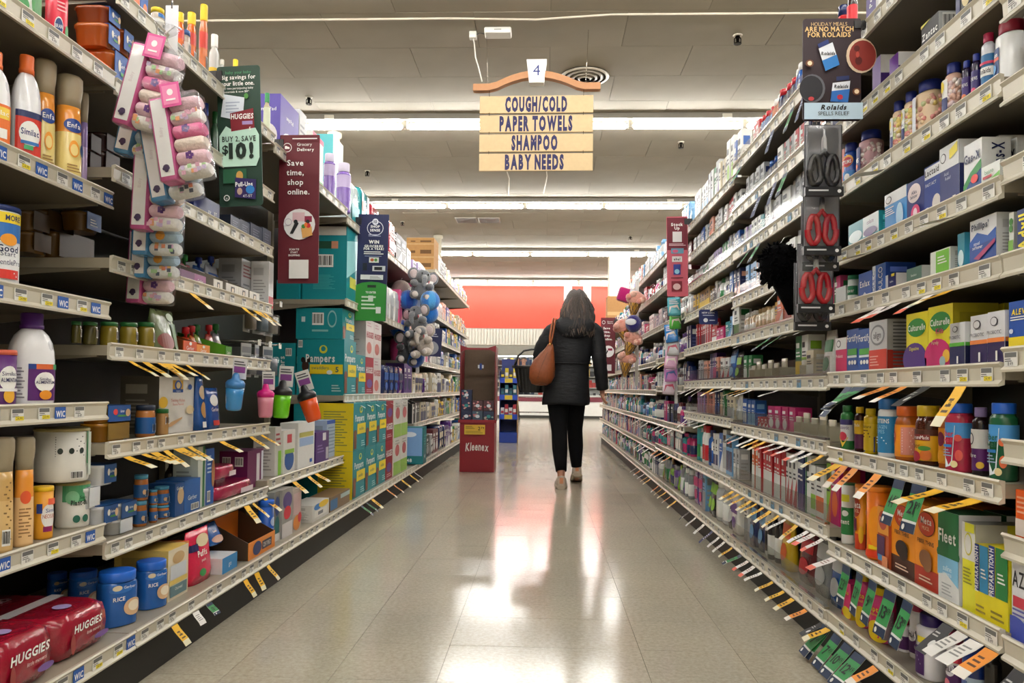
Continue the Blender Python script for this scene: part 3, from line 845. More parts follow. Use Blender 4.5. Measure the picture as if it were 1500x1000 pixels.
# ================================================================== NEAR PRODUCTS, shelf by shelf
# shelf, kind, centre along aisle, width, height, depth, set-back, label, look, extras
PLAN = [
 ('A5','can',1.698,.095,.171,.095,.012,'white infant formula tub with green leaf print, top shelf at left edge',{'c':'e9ebe6','lid':'c8c2ac','f':[('e',.3,.22,.2,.12,'4f9a5c'),('e',.75,.3,.2,.3,'3f8a46'),('e',.45,.12,.08,.05,'a9cf9c'),('r',.05,.45,.9,.6,'3f8a46')]},{'name': 'formula_tub', 'cat': 'formula tub', 'rz': -25}),
 ('A5','can',1.804,.049,.216,.049,.012,'red infant formula tub with navy hexagon badge, top shelf',{'c':'cf1f3c','lid':'b59a5a','f':[('e',.35,.2,.2,.13,'f4f4f0'),('e',.35,.2,.17,.11,'1d3a75'),('t',.35,.2,.05,'BRAIN','f4f4f0',.3),('e',.75,.16,.12,.09,'4f9a5c'),('lines',.25,.4,.7,.55,3,'f0b0b4'),('r',.0,.62,1,.85,'2f8a4a')]},{'name': 'formula_tub', 'cat': 'formula tub', 'rz': -25}),
 ('A5','tray',1.954,.092,.056,.300,.012,'orange and white snack tray lying low on the top left shelf',{'c':'f06a1c','back':'ecdcd2','f':[('e',.3,.5,.18,.32,'f7a070'),('t',.7,.6,.22,'happy','f4f4f0',.4),('t',.7,.3,.16,'tot','f4f4f0',.3)]},{'name': 'snack_tray', 'cat': 'carton'}),
 ('A4','jug',1.595,.063,.215,.047,.010,'white liquid formula jug with orange label, cut by left edge',{'cap':'d8672a','f':[('r',.0,.05,1,.45,'e8752c'),('r',.1,.3,.9,.42,'f2d24c'),('r',.1,.1,.8,.2,'f4f4f0'),('t',.5,.36,.05,'Similac','f4f4f0',.7)]},{'name': 'formula_jug', 'cat': 'formula jug', 'rz': -30}),
 ('A4','jug',1.698,.061,.251,.046,.010,'white liquid formula jug with red label and orange cap',{'cap':'d8672a','f':[('r',.0,.06,1,.45,'d63a2c'),('r',.0,.4,1,.46,'1d2a5c'),('e',.5,.25,.36,.12,'f4f4f0'),('t',.5,.265,.055,'Similac','1d2a6c',.6,.02),('r',.2,.15,.8,.18,'2f6fb4'),('r',.3,.1,.6,.14,'3fa06a')]},{'name': 'formula_jug', 'cat': 'formula jug', 'rz': -30}),
 ('A4','hour',1.792,.050,.281,.047,.030,'yellow and orange formula canister nearer the formula jugs',{'f':[('e',.5,.5,.4,.065,'1d3f8c'),('t',.5,.5,.045,'Enfa','f4f4f0',.6,.02),('e',.5,.28,.2,.08,'f0a030'),('e',.5,.27,.15,.055,'f5dc8c'),('lines',.25,.08,.75,.16,3,'a07a3a')]},{'name': 'formula_canister', 'rz': -28, 'group': 'formula canisters beside the jugs'}),
 ('A4','hour',1.869,.064,.274,.061,.012,'yellow and orange formula canister, front one by the shelf end',{'f':[('e',.5,.52,.42,.065,'1d3f8c'),('t',.5,.52,.045,'Enfa','f4f4f0',.6,.02),('e',.5,.3,.2,.08,'f0a030'),('e',.5,.29,.15,.055,'f5dc8c'),('e',.85,.3,.11,.06,'24457a'),('lines',.25,.08,.75,.16,3,'a07a3a')]},{'name': 'formula_canister', 'rz': -28, 'group': 'formula canisters beside the jugs'}),
 ('A4','hour',1.962,.020,.268,.019,.050,'lilac formula canister half hidden behind the yellow ones',{'c':'b7a3cf','top':'8d78b4'},{'name': 'formula_canister', 'rz': -28}),
 ('A3','can',1.642,.090,.182,.090,.008,'blue and white formula tub with yellow MORE band',{'c':'eff1f2','lid':'18306c','lh':.07,'f':[('r',0,.6,1,.86,'2b6fbc'),('r',0,.84,1,.98,'f2d628'),('t',.72,.91,.07,'MORE','1d2a5c',.4,.02),('e',.62,.62,.2,.08,'f0a030'),('t',.6,.5,.085,'Good','16244f',.5,.02),('t',.6,.43,.06,'Start','16244f',.4),('t',.62,.32,.07,'GentlePro','3a3a60',.6),('r',.35,.1,.85,.22,'d6392f'),('lines',.4,.12,.8,.2,2,'f4f4f0')]},{'name': 'formula_tub', 'cat': 'formula tub', 'rz': -35}),
 ('A2','jug',1.583,.078,.206,.059,.020,'white formula jug with purple cap at left edge',{'cap':'4a1f6c','f':[('r',.1,.06,1,.42,'5c2a7c')]},{'name': 'formula_jug', 'cat': 'formula jug', 'rz': -30}),
 ('A2','jug',1.758,.097,.223,.077,.008,'large white formula jug with purple cap and label',{'cap':'4a1f6c','f':[('r',.28,.06,1.0,.45,'5c2470'),('r',.28,.395,1,.45,'d86a3c'),('r',.28,.395,.45,.45,'1d3f8c'),('r',.85,.395,1,.45,'2f9a5c'),('e',.66,.26,.24,.105,'f4f4f0'),('t',.66,.29,.03,'Similac','24245c',.35),('t',.66,.255,.03,'ALIMENTUM','24245c',.44,.02),('e',.66,.12,.14,.05,'e8942c'),('lines',-.05,.08,.22,.42,10,'8a8a92')]},{'name': 'formula_jug', 'cat': 'formula jug', 'rz': -32}),
 ('A2','can',1.653,.058,.129,.058,.012,'purple topped formula tub in front of the jugs',{'c':'5c2470','lid':'d8664c','lh':.09,'f':[('e',.6,.55,.36,.24,'f4f4f0'),('t',.62,.64,.075,'Similac','24245c',.6),('t',.62,.52,.075,'ALIMENTUM','24245c',.62,.02),('e',.6,.22,.2,.14,'f0b43c'),('r',0,.3,1,.36,'f0f0f0')]},{'name': 'formula_tub', 'cat': 'formula tub', 'rz': -32}),
 ('A1','hour',1.651,.049,.259,.040,.012,'tan formula canister showing its back panel at left edge',{'c':'dcb87c','top':'cfa868','lid':'9c9078','f':[('lines',.1,.1,.9,.62,16,'8a6a3a'),('bar',.5,.06,.85,.2)]},{'name': 'formula_canister', 'rz': -45}),
 ('A1','hour',1.721,.043,.255,.035,.012,'orange formula canister with red hexagon and flared lid',{'c':'f0c890','top':'eb9a3c','lid':'9c9078','f':[('e',.5,.45,.28,.06,'e0592c'),('lines',.2,.08,.8,.36,9,'9a7040')]},{'name': 'formula_canister', 'rz': -40}),
 ('A1','can',1.809,.044,.128,.044,.020,'small yellow and orange powder tin before the plant tubs',{'c':'f0a82c','lid':'f2c21c','lh':.09,'f':[('e',.62,.48,.42,.26,'f4f4f0'),('t',.66,.6,.08,'Simil','24408c',.6),('t',.62,.48,.08,'NEOSURE','c05a3c',.7),('r',.3,.16,.75,.27,'8a1f5c'),('r',.5,.72,1,.85,'e8694c'),('r',0,.55,.25,.75,'24408c')]},{'name': 'formula_tin', 'cat': 'formula tin', 'rz': -30}),
 ('A1','can',1.970,.081,.118,.081,.030,'white plant-based formula tub with green leaves, lower of two',{'c':'eceae2','lid':'a39560','lh':.05,'f':[('r',0,.62,1,1,'4fa070'),('e',.3,.72,.2,.16,'7fbf94'),('e',.8,.86,.16,.08,'1d2a5c'),('t',.8,.86,.05,'Enfamil','f4f4f0',.28),('t',.7,.72,.08,'Simply','2f6f4c',.5),('t',.62,.6,.11,'Plant-Based','1f2f2a',.72,.03),('e',.42,.22,.1,.09,'2f6f5c'),('e',.68,.22,.1,.09,'2f6f5c')]},{'name': 'formula_tub', 'cat': 'formula tub', 'rz': -35}),
 ('A1','can',1.924,.127,.138,.127,.010,'white formula tub showing its back panel, stacked on another tub',{'c':'e4e2da','lid':'a39560','lh':.06,'f':[('lines',.15,.5,.72,.92,9,'7a7a78'),('e',.24,.62,.05,.06,'24302c'),('e',.44,.62,.05,.06,'24302c'),('e',.64,.62,.05,.06,'24302c'),('r',.78,.35,.82,1,'3f8a5c'),('r',.82,.1,1,.98,'dfe9df'),('bar',.42,.06,.68,.22)]},{'name': 'formula_tub', 'cat': 'formula tub', 'rz': -30, 'lift': .1279}),
 ('A0','bag',1.842,.221,.109,.360,.035,'red diaper pack on the bottom shelf, nearer the blue cereal tubs',{'c':'96142c','f':[('t',.5,.66,.16,'HUGGIES','f4f4f0',.62,.03,.12),('t',.6,.47,.07,'little movers','f0c8d0',.42,.0,.2),('e',.75,.28,.14,.07,'7a5a9c'),('e',.22,.36,.04,.22,'9c3f3c')],'t':[('r',.02,.35,.98,.45,'e8e4e4'),('t',.5,.7,.12,'HUGGIES','f4f4f0',.5),('e',.5,.18,.1,.06,'a898c8')]},{'group': 'red diaper packs on the lowest left shelf'}),
 ('A0','bag',1.609,.200,.121,.360,.020,'red diaper pack on the bottom shelf, lying at the left edge',{'c':'96142c','f':[('t',.5,.66,.16,'HUGGIES','f4f4f0',.62,.03,.12),('t',.6,.47,.07,'little movers','f0c8d0',.42,.0,.2),('e',.75,.28,.14,.07,'7a5a9c'),('e',.22,.36,.04,.22,'9c3f3c')],'t':[('r',.02,.35,.98,.45,'e8e4e4'),('t',.5,.7,.12,'HUGGIES','f4f4f0',.5),('e',.5,.18,.1,.06,'a898c8')]},{'group': 'red diaper packs on the lowest left shelf'}),
 ('B0','bot',2.068,.098,.149,.078,.050,'blue baby cereal tub with blue lid, nearest of the front pair',{'c':'1f5fae','cap':'1d62c8','shape':'wide','capk':.98,'e':3.2,'f':[('e',.4,.68,.3,.06,'2a6fc0'),('e',.3,.72,.12,.05,'d9c9a8'),('t',.62,.72,.05,'Gerber','f4f4f0',.4),('t',.35,.52,.07,'RICE','f4f4f0',.3,.02),('e',.72,.34,.26,.16,'d8b48c'),('e',.74,.36,.16,.1,'f0e4cc')]},{'name': 'cereal_tub', 'cat': 'cereal tub', 'rz': -30}),
 ('B0','bot',2.233,.086,.140,.069,.045,'blue baby cereal tub with blue lid, beside the boxed oatmeal',{'c':'1f5fae','cap':'1d62c8','shape':'wide','capk':.98,'e':3.2,'f':[('e',.4,.68,.3,.06,'2a6fc0'),('e',.3,.72,.12,.05,'d9c9a8'),('t',.62,.72,.05,'Gerber','f4f4f0',.4),('t',.35,.52,.07,'RICE','f4f4f0',.3,.02),('e',.72,.34,.26,.16,'d8b48c'),('e',.74,.36,.16,.1,'f0e4cc')]},{'name': 'cereal_tub', 'cat': 'cereal tub', 'rz': -30}),
 ('B0','bot',2.170,.075,.121,.060,.220,'blue baby cereal tub standing dark behind the nearest front tub',{'c':'1f5fae','cap':'1d62c8','shape':'wide','capk':.98,'e':3.2,'f':[('e',.4,.68,.3,.06,'2a6fc0'),('e',.3,.72,.12,.05,'d9c9a8'),('t',.62,.72,.05,'Gerber','f4f4f0',.4),('t',.35,.52,.07,'RICE','f4f4f0',.3,.02),('e',.72,.34,.26,.16,'d8b48c'),('e',.74,.36,.16,.1,'f0e4cc')]},{'name': 'cereal_tub', 'cat': 'cereal tub', 'rz': -30}),
 ('B0','bot',2.219,.054,.100,.043,.340,'blue baby cereal tub standing dark behind the red diaper pack',{'c':'1f5fae','cap':'1d62c8','shape':'wide','capk':.98,'e':3.2,'f':[('e',.4,.68,.3,.06,'2a6fc0'),('e',.3,.72,.12,.05,'d9c9a8'),('t',.62,.72,.05,'Gerber','f4f4f0',.4),('t',.35,.52,.07,'RICE','f4f4f0',.3,.02),('e',.72,.34,.26,.16,'d8b48c'),('e',.74,.36,.16,.1,'f0e4cc')]},{'name': 'cereal_tub', 'cat': 'cereal tub', 'rz': -30}),
 ('B0','box',2.342,.130,.157,.170,.050,'cream oatmeal carton with gold edges behind the blue tubs',{'c':'d8b860','fc':'e4d8bc','f':[('e',.5,.8,.3,.12,'c8a878'),('r',.1,.4,.9,.68,'cfd4dc'),('r',.05,.3,.95,.39,'e0c468'),('r',.08,.06,.92,.28,'5f7f86'),('t',.5,.2,.06,'Oatmeal','f4f4f0',.7)]},{'name': 'oatmeal_carton'}),
 ('B0','box',2.441,.019,.155,.150,.070,'narrow tan and orange biscuit carton next to the oatmeal',{'c':'dcc09a','tc':'d8641c','f':[('r',0,.85,1,1,'e07a2c')]},{'name': 'biscuit_carton'}),
 ('B0','pouch',2.537,.171,.177,.070,.050,'bright pink puffs pouch leaning on the lowest left shelf',{'c':'d8204c','f':[('e',.6,.78,.28,.12,'e8d8b0'),('t',.5,.55,.11,'Puffs','f4f4f0',.7,.02),('t',.5,.42,.05,'peach','f4f4f0',.5),('e',.4,.2,.13,.07,'3a8a4c'),('r',.0,.62,.35,.75,'24245c')]},{'name': 'snack_pouch'}),
 ('B0','box',2.689,.129,.056,.100,.030,'low blue and white carton lying under the yogurt melt pouches',{'c':'d9dcdf','fc':'2c86c4','f':[('t',.5,.5,.3,'go','f4f4f0',.5)]},{'name': 'small_carton'}),
 ('B0','pouch',2.743,.112,.076,.050,.090,'blue yogurt melts pouch leaning back over a low carton',{'c':'1f5fae','lean':.3,'f':[('t',.5,.6,.09,'Gerber','f4f4f0',.7),('e',.5,.25,.4,.16,'c8a08c')]},{'name': 'snack_pouch', 'lift': .085}),
 ('B0','pouch',2.856,.130,.058,.050,.182,'teal snack pouch leaning beside the blue yogurt melts',{'c':'3f9aa4','lean':.25,'f':[('t',.5,.7,.09,'muffin','f4f4f0',.7),('e',.5,.25,.4,.14,'b8a89c')]},{'name': 'snack_pouch', 'lift': .085}),
 ('B0','tray',2.977,.278,.148,.160,.020,'orange cardboard tray with high brown sides and snack tubes',{'c':'e0862c','back':'3c2a1c','f':[('e',.3,.5,.16,.4,'2a3a6c'),('r',.48,.25,.85,.75,'3a3444'),('t',.66,.5,.25,'CERTIFIED','f4f4f0',.3)]},{'name': 'display_tray'}),
 ('B0','can',3.149,.064,.186,.064,.040,'tall blue puffs canister standing behind the orange tray',{'c':'1d5cc0','lid':'2468d8','f':[('e',.5,.6,.3,.12,'b8cdec'),('t',.5,.4,.06,'Puffs','f4f4f0',.7)]},{'name': 'puffs_canister', 'cat': 'canister', 'lift': .001}),
 ('B1','tub2',2.055,.078,.057,.090,.020,'white yogurt tub pair in blue sleeve, top of the stack',{'c':'e4e6ea','sl':'24528f'},{'name': 'yogurt_tub', 'cat': 'food tub', 'lift': .1542}),
 ('B1','tub2',1.983,.064,.056,.090,.020,'plain white yogurt tub in the middle of the stack',{'c':'e6e8ec','sl':'dfe3e8','f':[('r',.1,.2,.4,.5,'dfe3e8')]},{'name': 'yogurt_tub', 'lift': .1001}),
 ('B1','tub2',2.062,.090,.053,.090,.020,'white yogurt tub pair in blue sleeve, third down the stack',{'c':'e4e6ea','sl':'24528f'},{'name': 'yogurt_tub', 'cat': 'food tub', 'lift': .0438}),
 ('B1','tub2',1.987,.059,.048,.090,.020,'plain white yogurt tub at the bottom of the stack',{'c':'e6e8ec','sl':'dfe3e8','f':[('r',.1,.2,.4,.5,'dfe3e8')]},{'name': 'yogurt_tub'}),
 ('B1','tub2',2.172,.110,.050,.090,.030,'white yogurt tub pair in blue sleeve, second stack upper',{'c':'e4e6ea','sl':'24528f'},{'name': 'yogurt_tub', 'cat': 'food tub', 'lift': .0397}),
 ('B1','tub2',2.159,.087,.042,.090,.030,'plain white yogurt tub under the second stack sleeve',{'c':'e6e8ec','sl':'dfe3e8','f':[('r',.1,.2,.4,.5,'dfe3e8')]},{'name': 'yogurt_tub'}),
 ('B1','jar',2.275,.040,.078,.040,.030,'blue-lidded baby food jar, upper one of the nearest tall pair',{'c':'a8642c','lid':'4a94b8','lab':'2a5f9c','f':[('bar',.3,.2,.75,.5),('e',.2,.4,.12,.12,'d8b48c')]},{'name': 'baby_food_jar', 'cat': 'baby food jar', 'group': 'blue lidded baby food jars', 'lift': .0793}),
 ('B1','jar',2.271,.040,.078,.040,.030,'blue-lidded baby food jar, lower one of the nearest tall pair',{'c':'a8642c','lid':'4a94b8','lab':'2a5f9c','f':[('bar',.3,.2,.75,.5),('e',.2,.4,.12,.12,'d8b48c')]},{'name': 'baby_food_jar', 'cat': 'baby food jar', 'group': 'blue lidded baby food jars'}),
 ('B1','jar',2.334,.024,.048,.024,.030,'blue-lidded baby food jar, upper of the second small pair',{'c':'a8642c','lid':'4a94b8','lab':'2a5f9c','f':[('bar',.3,.2,.75,.5),('e',.2,.4,.12,.12,'d8b48c')]},{'name': 'baby_food_jar', 'cat': 'baby food jar', 'group': 'blue lidded baby food jars', 'lift': .056}),
 ('B1','jar',2.336,.024,.056,.024,.030,'blue-lidded baby food jar, lower of the second small pair',{'c':'a8642c','lid':'4a94b8','lab':'2a5f9c','f':[('bar',.3,.2,.75,.5),('e',.2,.4,.12,.12,'d8b48c')]},{'name': 'baby_food_jar', 'cat': 'baby food jar', 'group': 'blue lidded baby food jars'}),
 ('B1','jar',2.407,.045,.059,.045,.030,'blue-lidded baby food jar, upper of the third pair by the blue sleeves',{'c':'a8642c','lid':'4a94b8','lab':'2a5f9c','f':[('bar',.3,.2,.75,.5),('e',.2,.4,.12,.12,'d8b48c')]},{'name': 'baby_food_jar', 'cat': 'baby food jar', 'group': 'blue lidded baby food jars', 'lift': .0453}),
 ('B1','jar',2.409,.044,.043,.044,.030,'blue-lidded baby food jar, lower of the third pair by the blue sleeves',{'c':'a8642c','lid':'4a94b8','lab':'2a5f9c','f':[('bar',.3,.2,.75,.5),('e',.2,.4,.12,.12,'d8b48c')]},{'name': 'baby_food_jar', 'cat': 'baby food jar', 'group': 'blue lidded baby food jars'}),
 ('B1','box',2.463,.062,.109,.090,.020,'blue fruit puree carton with banana picture, low shelf',{'c':'20508f','f':[('e',.6,.6,.35,.25,'d9b98c'),('t',.5,.85,.1,'Gerber','f4f4f0',.8)]},{'name': 'puree_carton'}),
 ('B1','box',2.554,.117,.111,.100,.020,'blue fruit puree four-pack carton below the amber bottles',{'c':'245fa8','f':[('t',.5,.45,.14,'Gerber','f4f4f0',.8),('bar',.4,.05,.9,.25)]},{'name': 'puree_carton'}),
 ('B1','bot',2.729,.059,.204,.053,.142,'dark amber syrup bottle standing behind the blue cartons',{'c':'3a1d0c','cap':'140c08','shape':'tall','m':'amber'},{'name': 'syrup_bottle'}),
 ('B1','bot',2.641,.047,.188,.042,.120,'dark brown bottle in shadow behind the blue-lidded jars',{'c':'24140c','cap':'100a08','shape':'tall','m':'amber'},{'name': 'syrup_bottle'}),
 ('B1','box',2.639,.051,.217,.090,.030,'tall green and white snack carton beside the blue snack cartons',{'c':'d6dcd2','f':[('r',.7,0,1,1,'3a7a4c')],'sc':'cfd8cc'},{'name': 'snack_carton'}),
 ('B1','box',2.710,.067,.204,.090,.030,'tall blue snack carton with dark fruit edge, low shelf',{'c':'1f56a4','f':[('lines',.15,.55,.7,.9,5,'c8d4e4'),('bar',.15,.05,.55,.25),('e',.85,.55,.2,.25,'a8744c')],'sc':'c4ccd0'},{'name': 'snack_carton'}),
 ('B1','bag',2.832,.176,.048,.120,.020,'crumpled pink wipes pack, top of three',{'c':'a8244c','f':[('r',.6,.1,.95,.5,'e8d8dc')]},{'name': 'wipes_pack', 'cat': 'wipes pack', 'group': 'pink wipes packs', 'lift': .0824}),
 ('B1','bag',2.981,.257,.035,.120,.142,'crumpled pink wipes pack, middle of three',{'c':'a8244c','f':[('r',.6,.1,.95,.5,'e8d8dc')]},{'name': 'wipes_pack', 'cat': 'wipes pack', 'group': 'pink wipes packs', 'lift': .0524}),
 ('B1','bag',2.930,.354,.053,.120,.020,'crumpled pink wipes pack, bottom of three',{'c':'a8244c','f':[('r',.6,.1,.95,.5,'e8d8dc')]},{'name': 'wipes_pack', 'cat': 'wipes pack', 'group': 'pink wipes packs'}),
 ('B1','box',3.198,.176,.159,.120,.050,'purple carton with two white code panels behind wipes',{'c':'6a1c54','f':[('r',.55,.1,.75,.9,'e4e0e6'),('r',.85,.05,.98,.95,'d8dce4')],'s':[('bar',.1,.6,.4,.85),('bar',.55,.6,.85,.85)]},{'name': 'pump_carton'}),
 ('B2','tub2',2.110,.156,.051,.080,.030,'amber puree tub pair in blue sleeve, upper, beside the jars',{'c':'9c6a1c','sl':'1f56a4','acc':'d83a3c'},{'name': 'puree_tub', 'lift': .0513}),
 ('B2','tub2',2.108,.149,.052,.080,.030,'amber puree tub without sleeve, lower, beside the jars',{'c':'a8721c','sl':'8a6a24','f':[('r',.1,.2,.2,.4,'8a6a24')]},{'name': 'puree_tub'}),
 ('B2','jar',2.289,.057,.100,.057,.020,'baby food jar with dark lid and blue label',{'c':'b07038','lid':'28344c','lab':'1f5a9c','f':[('bar',.35,.2,.8,.5)]},{'name': 'baby_food_jar', 'cat': 'baby food jar'}),
 ('B2','jar',2.394,.039,.085,.039,.030,'baby food jar with green lid before the wafer carton',{'c':'b88a54','lid':'2f7a3c','f':[('bar',.2,.5,.75,.85)]},{'name': 'baby_food_jar', 'cat': 'baby food jar'}),
 ('B2','box',2.532,.244,.191,.130,.070,'white teething wafer carton with O logo and bananas',{'c':'e6e2da','sc':'5a564e','f':[('r',.36,.72,.66,.94,'d8a82c'),('r',.36,.72,.66,.78,'24509c'),('e',.51,.85,.1,.09,'24509c'),('e',.51,.85,.06,.06,'e8d8a0'),('t',.51,.75,.035,'organics','f4f4f0',.28),('e',.85,.82,.06,.05,'24509c'),('t',.5,.58,.05,'Teething Wafers','c8603c',.6),('t',.5,.51,.04,'Banana Flavored','c8603c',.5),('e',.08,.55,.12,.1,'e0b42c'),('e',.85,.4,.12,.08,'e8d0a0'),('p',[(.1,.1),(.3,.2),(.62,.28),(.6,.24),(.3,.12)],'d0a878')]},{'name': 'wafer_carton'}),
 ('B2','pouch',2.680,.048,.211,.050,.040,'blue snack pouch with crispy pieces beside the wafer carton',{'c':'1f56a4','f':[('e',.5,.65,.4,.12,'d8c09c'),('e',.5,.35,.35,.14,'c89a5c'),('r',.2,.05,.8,.15,'f4f4f0')]},{'name': 'snack_pouch'}),
 ('B2','pouch',2.759,.109,.154,.050,.030,'blue crunch snack pouch, second from the wafer carton',{'c':'1d4f9c','f':[('e',.5,.7,.3,.14,'f4f4f0'),('t',.5,.48,.09,'Gerber','f4f4f0',.7),('r',.25,.1,.7,.22,'c8342c')]},{'name': 'snack_pouch'}),
 ('B3','jar',1.923,.024,.057,.024,.030,'green-lidded jar of mustard-coloured puree, nearest along its row of five',{'c':'4a4418','lid':'256b34','f':[('bar',.45,.35,.85,.78)]},{'name': 'puree_jar', 'cat': 'baby food jar', 'group': 'green lidded puree jars'}),
 ('B3','jar',1.993,.037,.062,.037,.030,'green-lidded jar of mustard-coloured puree, second along its row of five',{'c':'4a4418','lid':'256b34','f':[('bar',.45,.35,.85,.78)]},{'name': 'puree_jar', 'cat': 'baby food jar', 'group': 'green lidded puree jars'}),
 ('B3','jar',2.090,.046,.070,.046,.030,'green-lidded jar of mustard-coloured puree, third along its row of five',{'c':'8c7a24','lid':'256b34','f':[('bar',.45,.35,.85,.78)]},{'name': 'puree_jar', 'cat': 'baby food jar', 'group': 'green lidded puree jars'}),
 ('B3','jar',2.194,.049,.078,.049,.030,'green-lidded jar of mustard-coloured puree, fourth along its row of five',{'c':'8c7a24','lid':'256b34','f':[('bar',.45,.35,.85,.78)]},{'name': 'puree_jar', 'cat': 'baby food jar', 'group': 'green lidded puree jars'}),
 ('B3','jar',2.292,.049,.087,.049,.030,'green-lidded jar of mustard-coloured puree, farthest along its row of five',{'c':'8c7a24','lid':'256b34','f':[('bar',.45,.35,.85,.78)]},{'name': 'puree_jar', 'cat': 'baby food jar', 'group': 'green lidded puree jars'}),
 ('B3','pouch',2.392,.148,.135,.080,.020,'clear and green fruit pouch pack beside the lidded jars',{'c':'6f7c54','f':[('e',.35,.25,.28,.2,'7c3428'),('e',.7,.85,.16,.1,'c4d4bc'),('r',.65,.05,.95,.7,'4a6c34')]},{'name': 'fruit_pouch'}),
 ('B3','pouch',2.695,.052,.059,.050,.100,'squeeze fruit pouch with red cap, first in the display trays',{'c':'c8542c','spout':'c41f2c','f':[('e',.5,.5,.4,.2,'e8dccc')]},{'name': 'fruit_pouch', 'group': 'squeeze pouches in the trays', 'lift': .01}),
 ('B3','pouch',2.741,.037,.068,.050,.100,'squeeze fruit pouch with red cap, second in the display trays',{'c':'c86a2c','spout':'b8242c','f':[('e',.5,.5,.4,.2,'e8dccc')]},{'name': 'fruit_pouch', 'group': 'squeeze pouches in the trays', 'lift': .01}),
 ('B3','pouch',2.781,.037,.075,.050,.100,'squeeze fruit pouch with green cap, third in the display trays',{'c':'8a9a3c','spout':'2a7a3c','f':[('e',.5,.5,.4,.2,'e8dccc')]},{'name': 'fruit_pouch', 'group': 'squeeze pouches in the trays', 'lift': .01}),
 ('B3','pouch',2.884,.054,.083,.050,.100,'squeeze fruit pouch with red cap, fourth in the display trays',{'c':'b8443c','spout':'c41f2c','f':[('e',.5,.5,.4,.2,'e8dccc')]},{'name': 'fruit_pouch', 'group': 'squeeze pouches in the trays', 'lift': .01}),
 ('B3','pouch',2.946,.056,.092,.050,.100,'squeeze fruit pouch with green cap, fifth in the display trays',{'c':'9a94a4','spout':'2a7a3c','f':[('e',.5,.5,.4,.2,'e8dccc')]},{'name': 'fruit_pouch', 'group': 'squeeze pouches in the trays', 'lift': .01}),
 ('B3','tray',2.515,.095,.096,.170,.020,'orange-red cardboard pouch tray next to the fruit pouch pack',{'c':'d85a2c','back':'6a3418','f':[('t',.5,.45,.3,'Gerber','f4f4f0',.6),('e',.5,.8,.1,.14,'f4f4f0')]},{}),
 ('B3','tray',2.615,.102,.080,.170,.020,'amber cardboard pouch tray, middle one of three trays',{'c':'e08a2c','back':'b85a1c','f':[('t',.5,.45,.3,'Gerber','f4f4f0',.6),('e',.5,.8,.1,.14,'f4f4f0')]},{}),
 ('B3','tray',2.829,.054,.094,.190,.020,'green cardboard pouch tray, farthest one of three trays',{'c':'4a8a2c','back':'5aa028','f':[('t',.5,.45,.3,'Gerber','f4f4f0',.6)]},{}),
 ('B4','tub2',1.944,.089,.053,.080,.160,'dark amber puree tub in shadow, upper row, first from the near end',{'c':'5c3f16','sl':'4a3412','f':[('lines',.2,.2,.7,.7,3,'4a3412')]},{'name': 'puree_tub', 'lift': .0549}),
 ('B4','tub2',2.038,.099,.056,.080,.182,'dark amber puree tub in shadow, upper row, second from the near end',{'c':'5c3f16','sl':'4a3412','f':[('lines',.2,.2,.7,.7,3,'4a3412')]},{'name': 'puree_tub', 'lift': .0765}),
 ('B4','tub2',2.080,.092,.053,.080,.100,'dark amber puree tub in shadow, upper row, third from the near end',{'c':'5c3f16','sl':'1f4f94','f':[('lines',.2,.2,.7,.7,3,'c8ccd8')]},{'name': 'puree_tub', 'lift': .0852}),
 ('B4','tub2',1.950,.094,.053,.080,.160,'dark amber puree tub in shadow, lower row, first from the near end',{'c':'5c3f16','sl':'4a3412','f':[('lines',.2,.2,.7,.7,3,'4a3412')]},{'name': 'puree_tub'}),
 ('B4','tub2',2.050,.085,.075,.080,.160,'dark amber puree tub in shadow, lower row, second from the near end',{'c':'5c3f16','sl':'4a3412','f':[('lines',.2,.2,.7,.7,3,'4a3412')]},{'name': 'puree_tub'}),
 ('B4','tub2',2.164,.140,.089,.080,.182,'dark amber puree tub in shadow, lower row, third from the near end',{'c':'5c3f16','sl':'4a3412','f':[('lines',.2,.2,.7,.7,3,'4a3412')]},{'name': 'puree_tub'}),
 ('B4','tray',2.524,.194,.091,.160,.020,'purple cardboard tray holding squeeze pouches by the blankets',{'c':'5c1c54','f':[('r',.55,.1,1,.95,'8a3c74'),('t',.78,.45,.25,'Gerber','f4f4f0',.3)]},{}),
 ('B4','pouch',2.798,.098,.103,.050,.162,'squeeze pouch with pink pack behind the white trays, first along',{'c':'c87a84','spout':'2a8a3c','f':[('e',.5,.45,.4,.2,'e8e4e0'),('r',.1,.6,.9,.75,'2a5aa4')]},{'name': 'fruit_pouch', 'lift': .012}),
 ('B4','pouch',2.918,.101,.113,.050,.162,'squeeze pouch with blue pack behind the white trays, second along',{'c':'3f62a4','spout':'243f9c','f':[('e',.5,.45,.4,.2,'e8e4e0'),('r',.1,.6,.9,.75,'2a5aa4')]},{'name': 'fruit_pouch', 'lift': .012}),
 ('B4','pouch',3.027,.112,.136,.050,.162,'squeeze pouch with silver pack behind the white trays, third along',{'c':'c4c8d0','spout':'24409c','f':[('e',.5,.45,.4,.2,'e8e4e0'),('r',.1,.6,.9,.75,'2a5aa4')]},{'name': 'fruit_pouch', 'lift': .012}),
 ('B4','pouch',3.150,.139,.153,.050,.214,'squeeze pouch with tan pack behind the white trays, fourth along',{'c':'a89878','spout':'b8862c','f':[('e',.5,.45,.4,.2,'e8e4e0'),('r',.1,.6,.9,.75,'2a5aa4')]},{'name': 'fruit_pouch', 'lift': .012}),
 ('B4','tray',2.725,.075,.099,.140,.020,'white cardboard snack tray, nearest of four in a row',{'c':'d4cfc6','back':'8a857c','f':[('r',.35,.2,.65,.8,'4a4a4a'),('e',.5,.5,.08,.2,'e8d8c0')]},{'group': 'white snack trays'}),
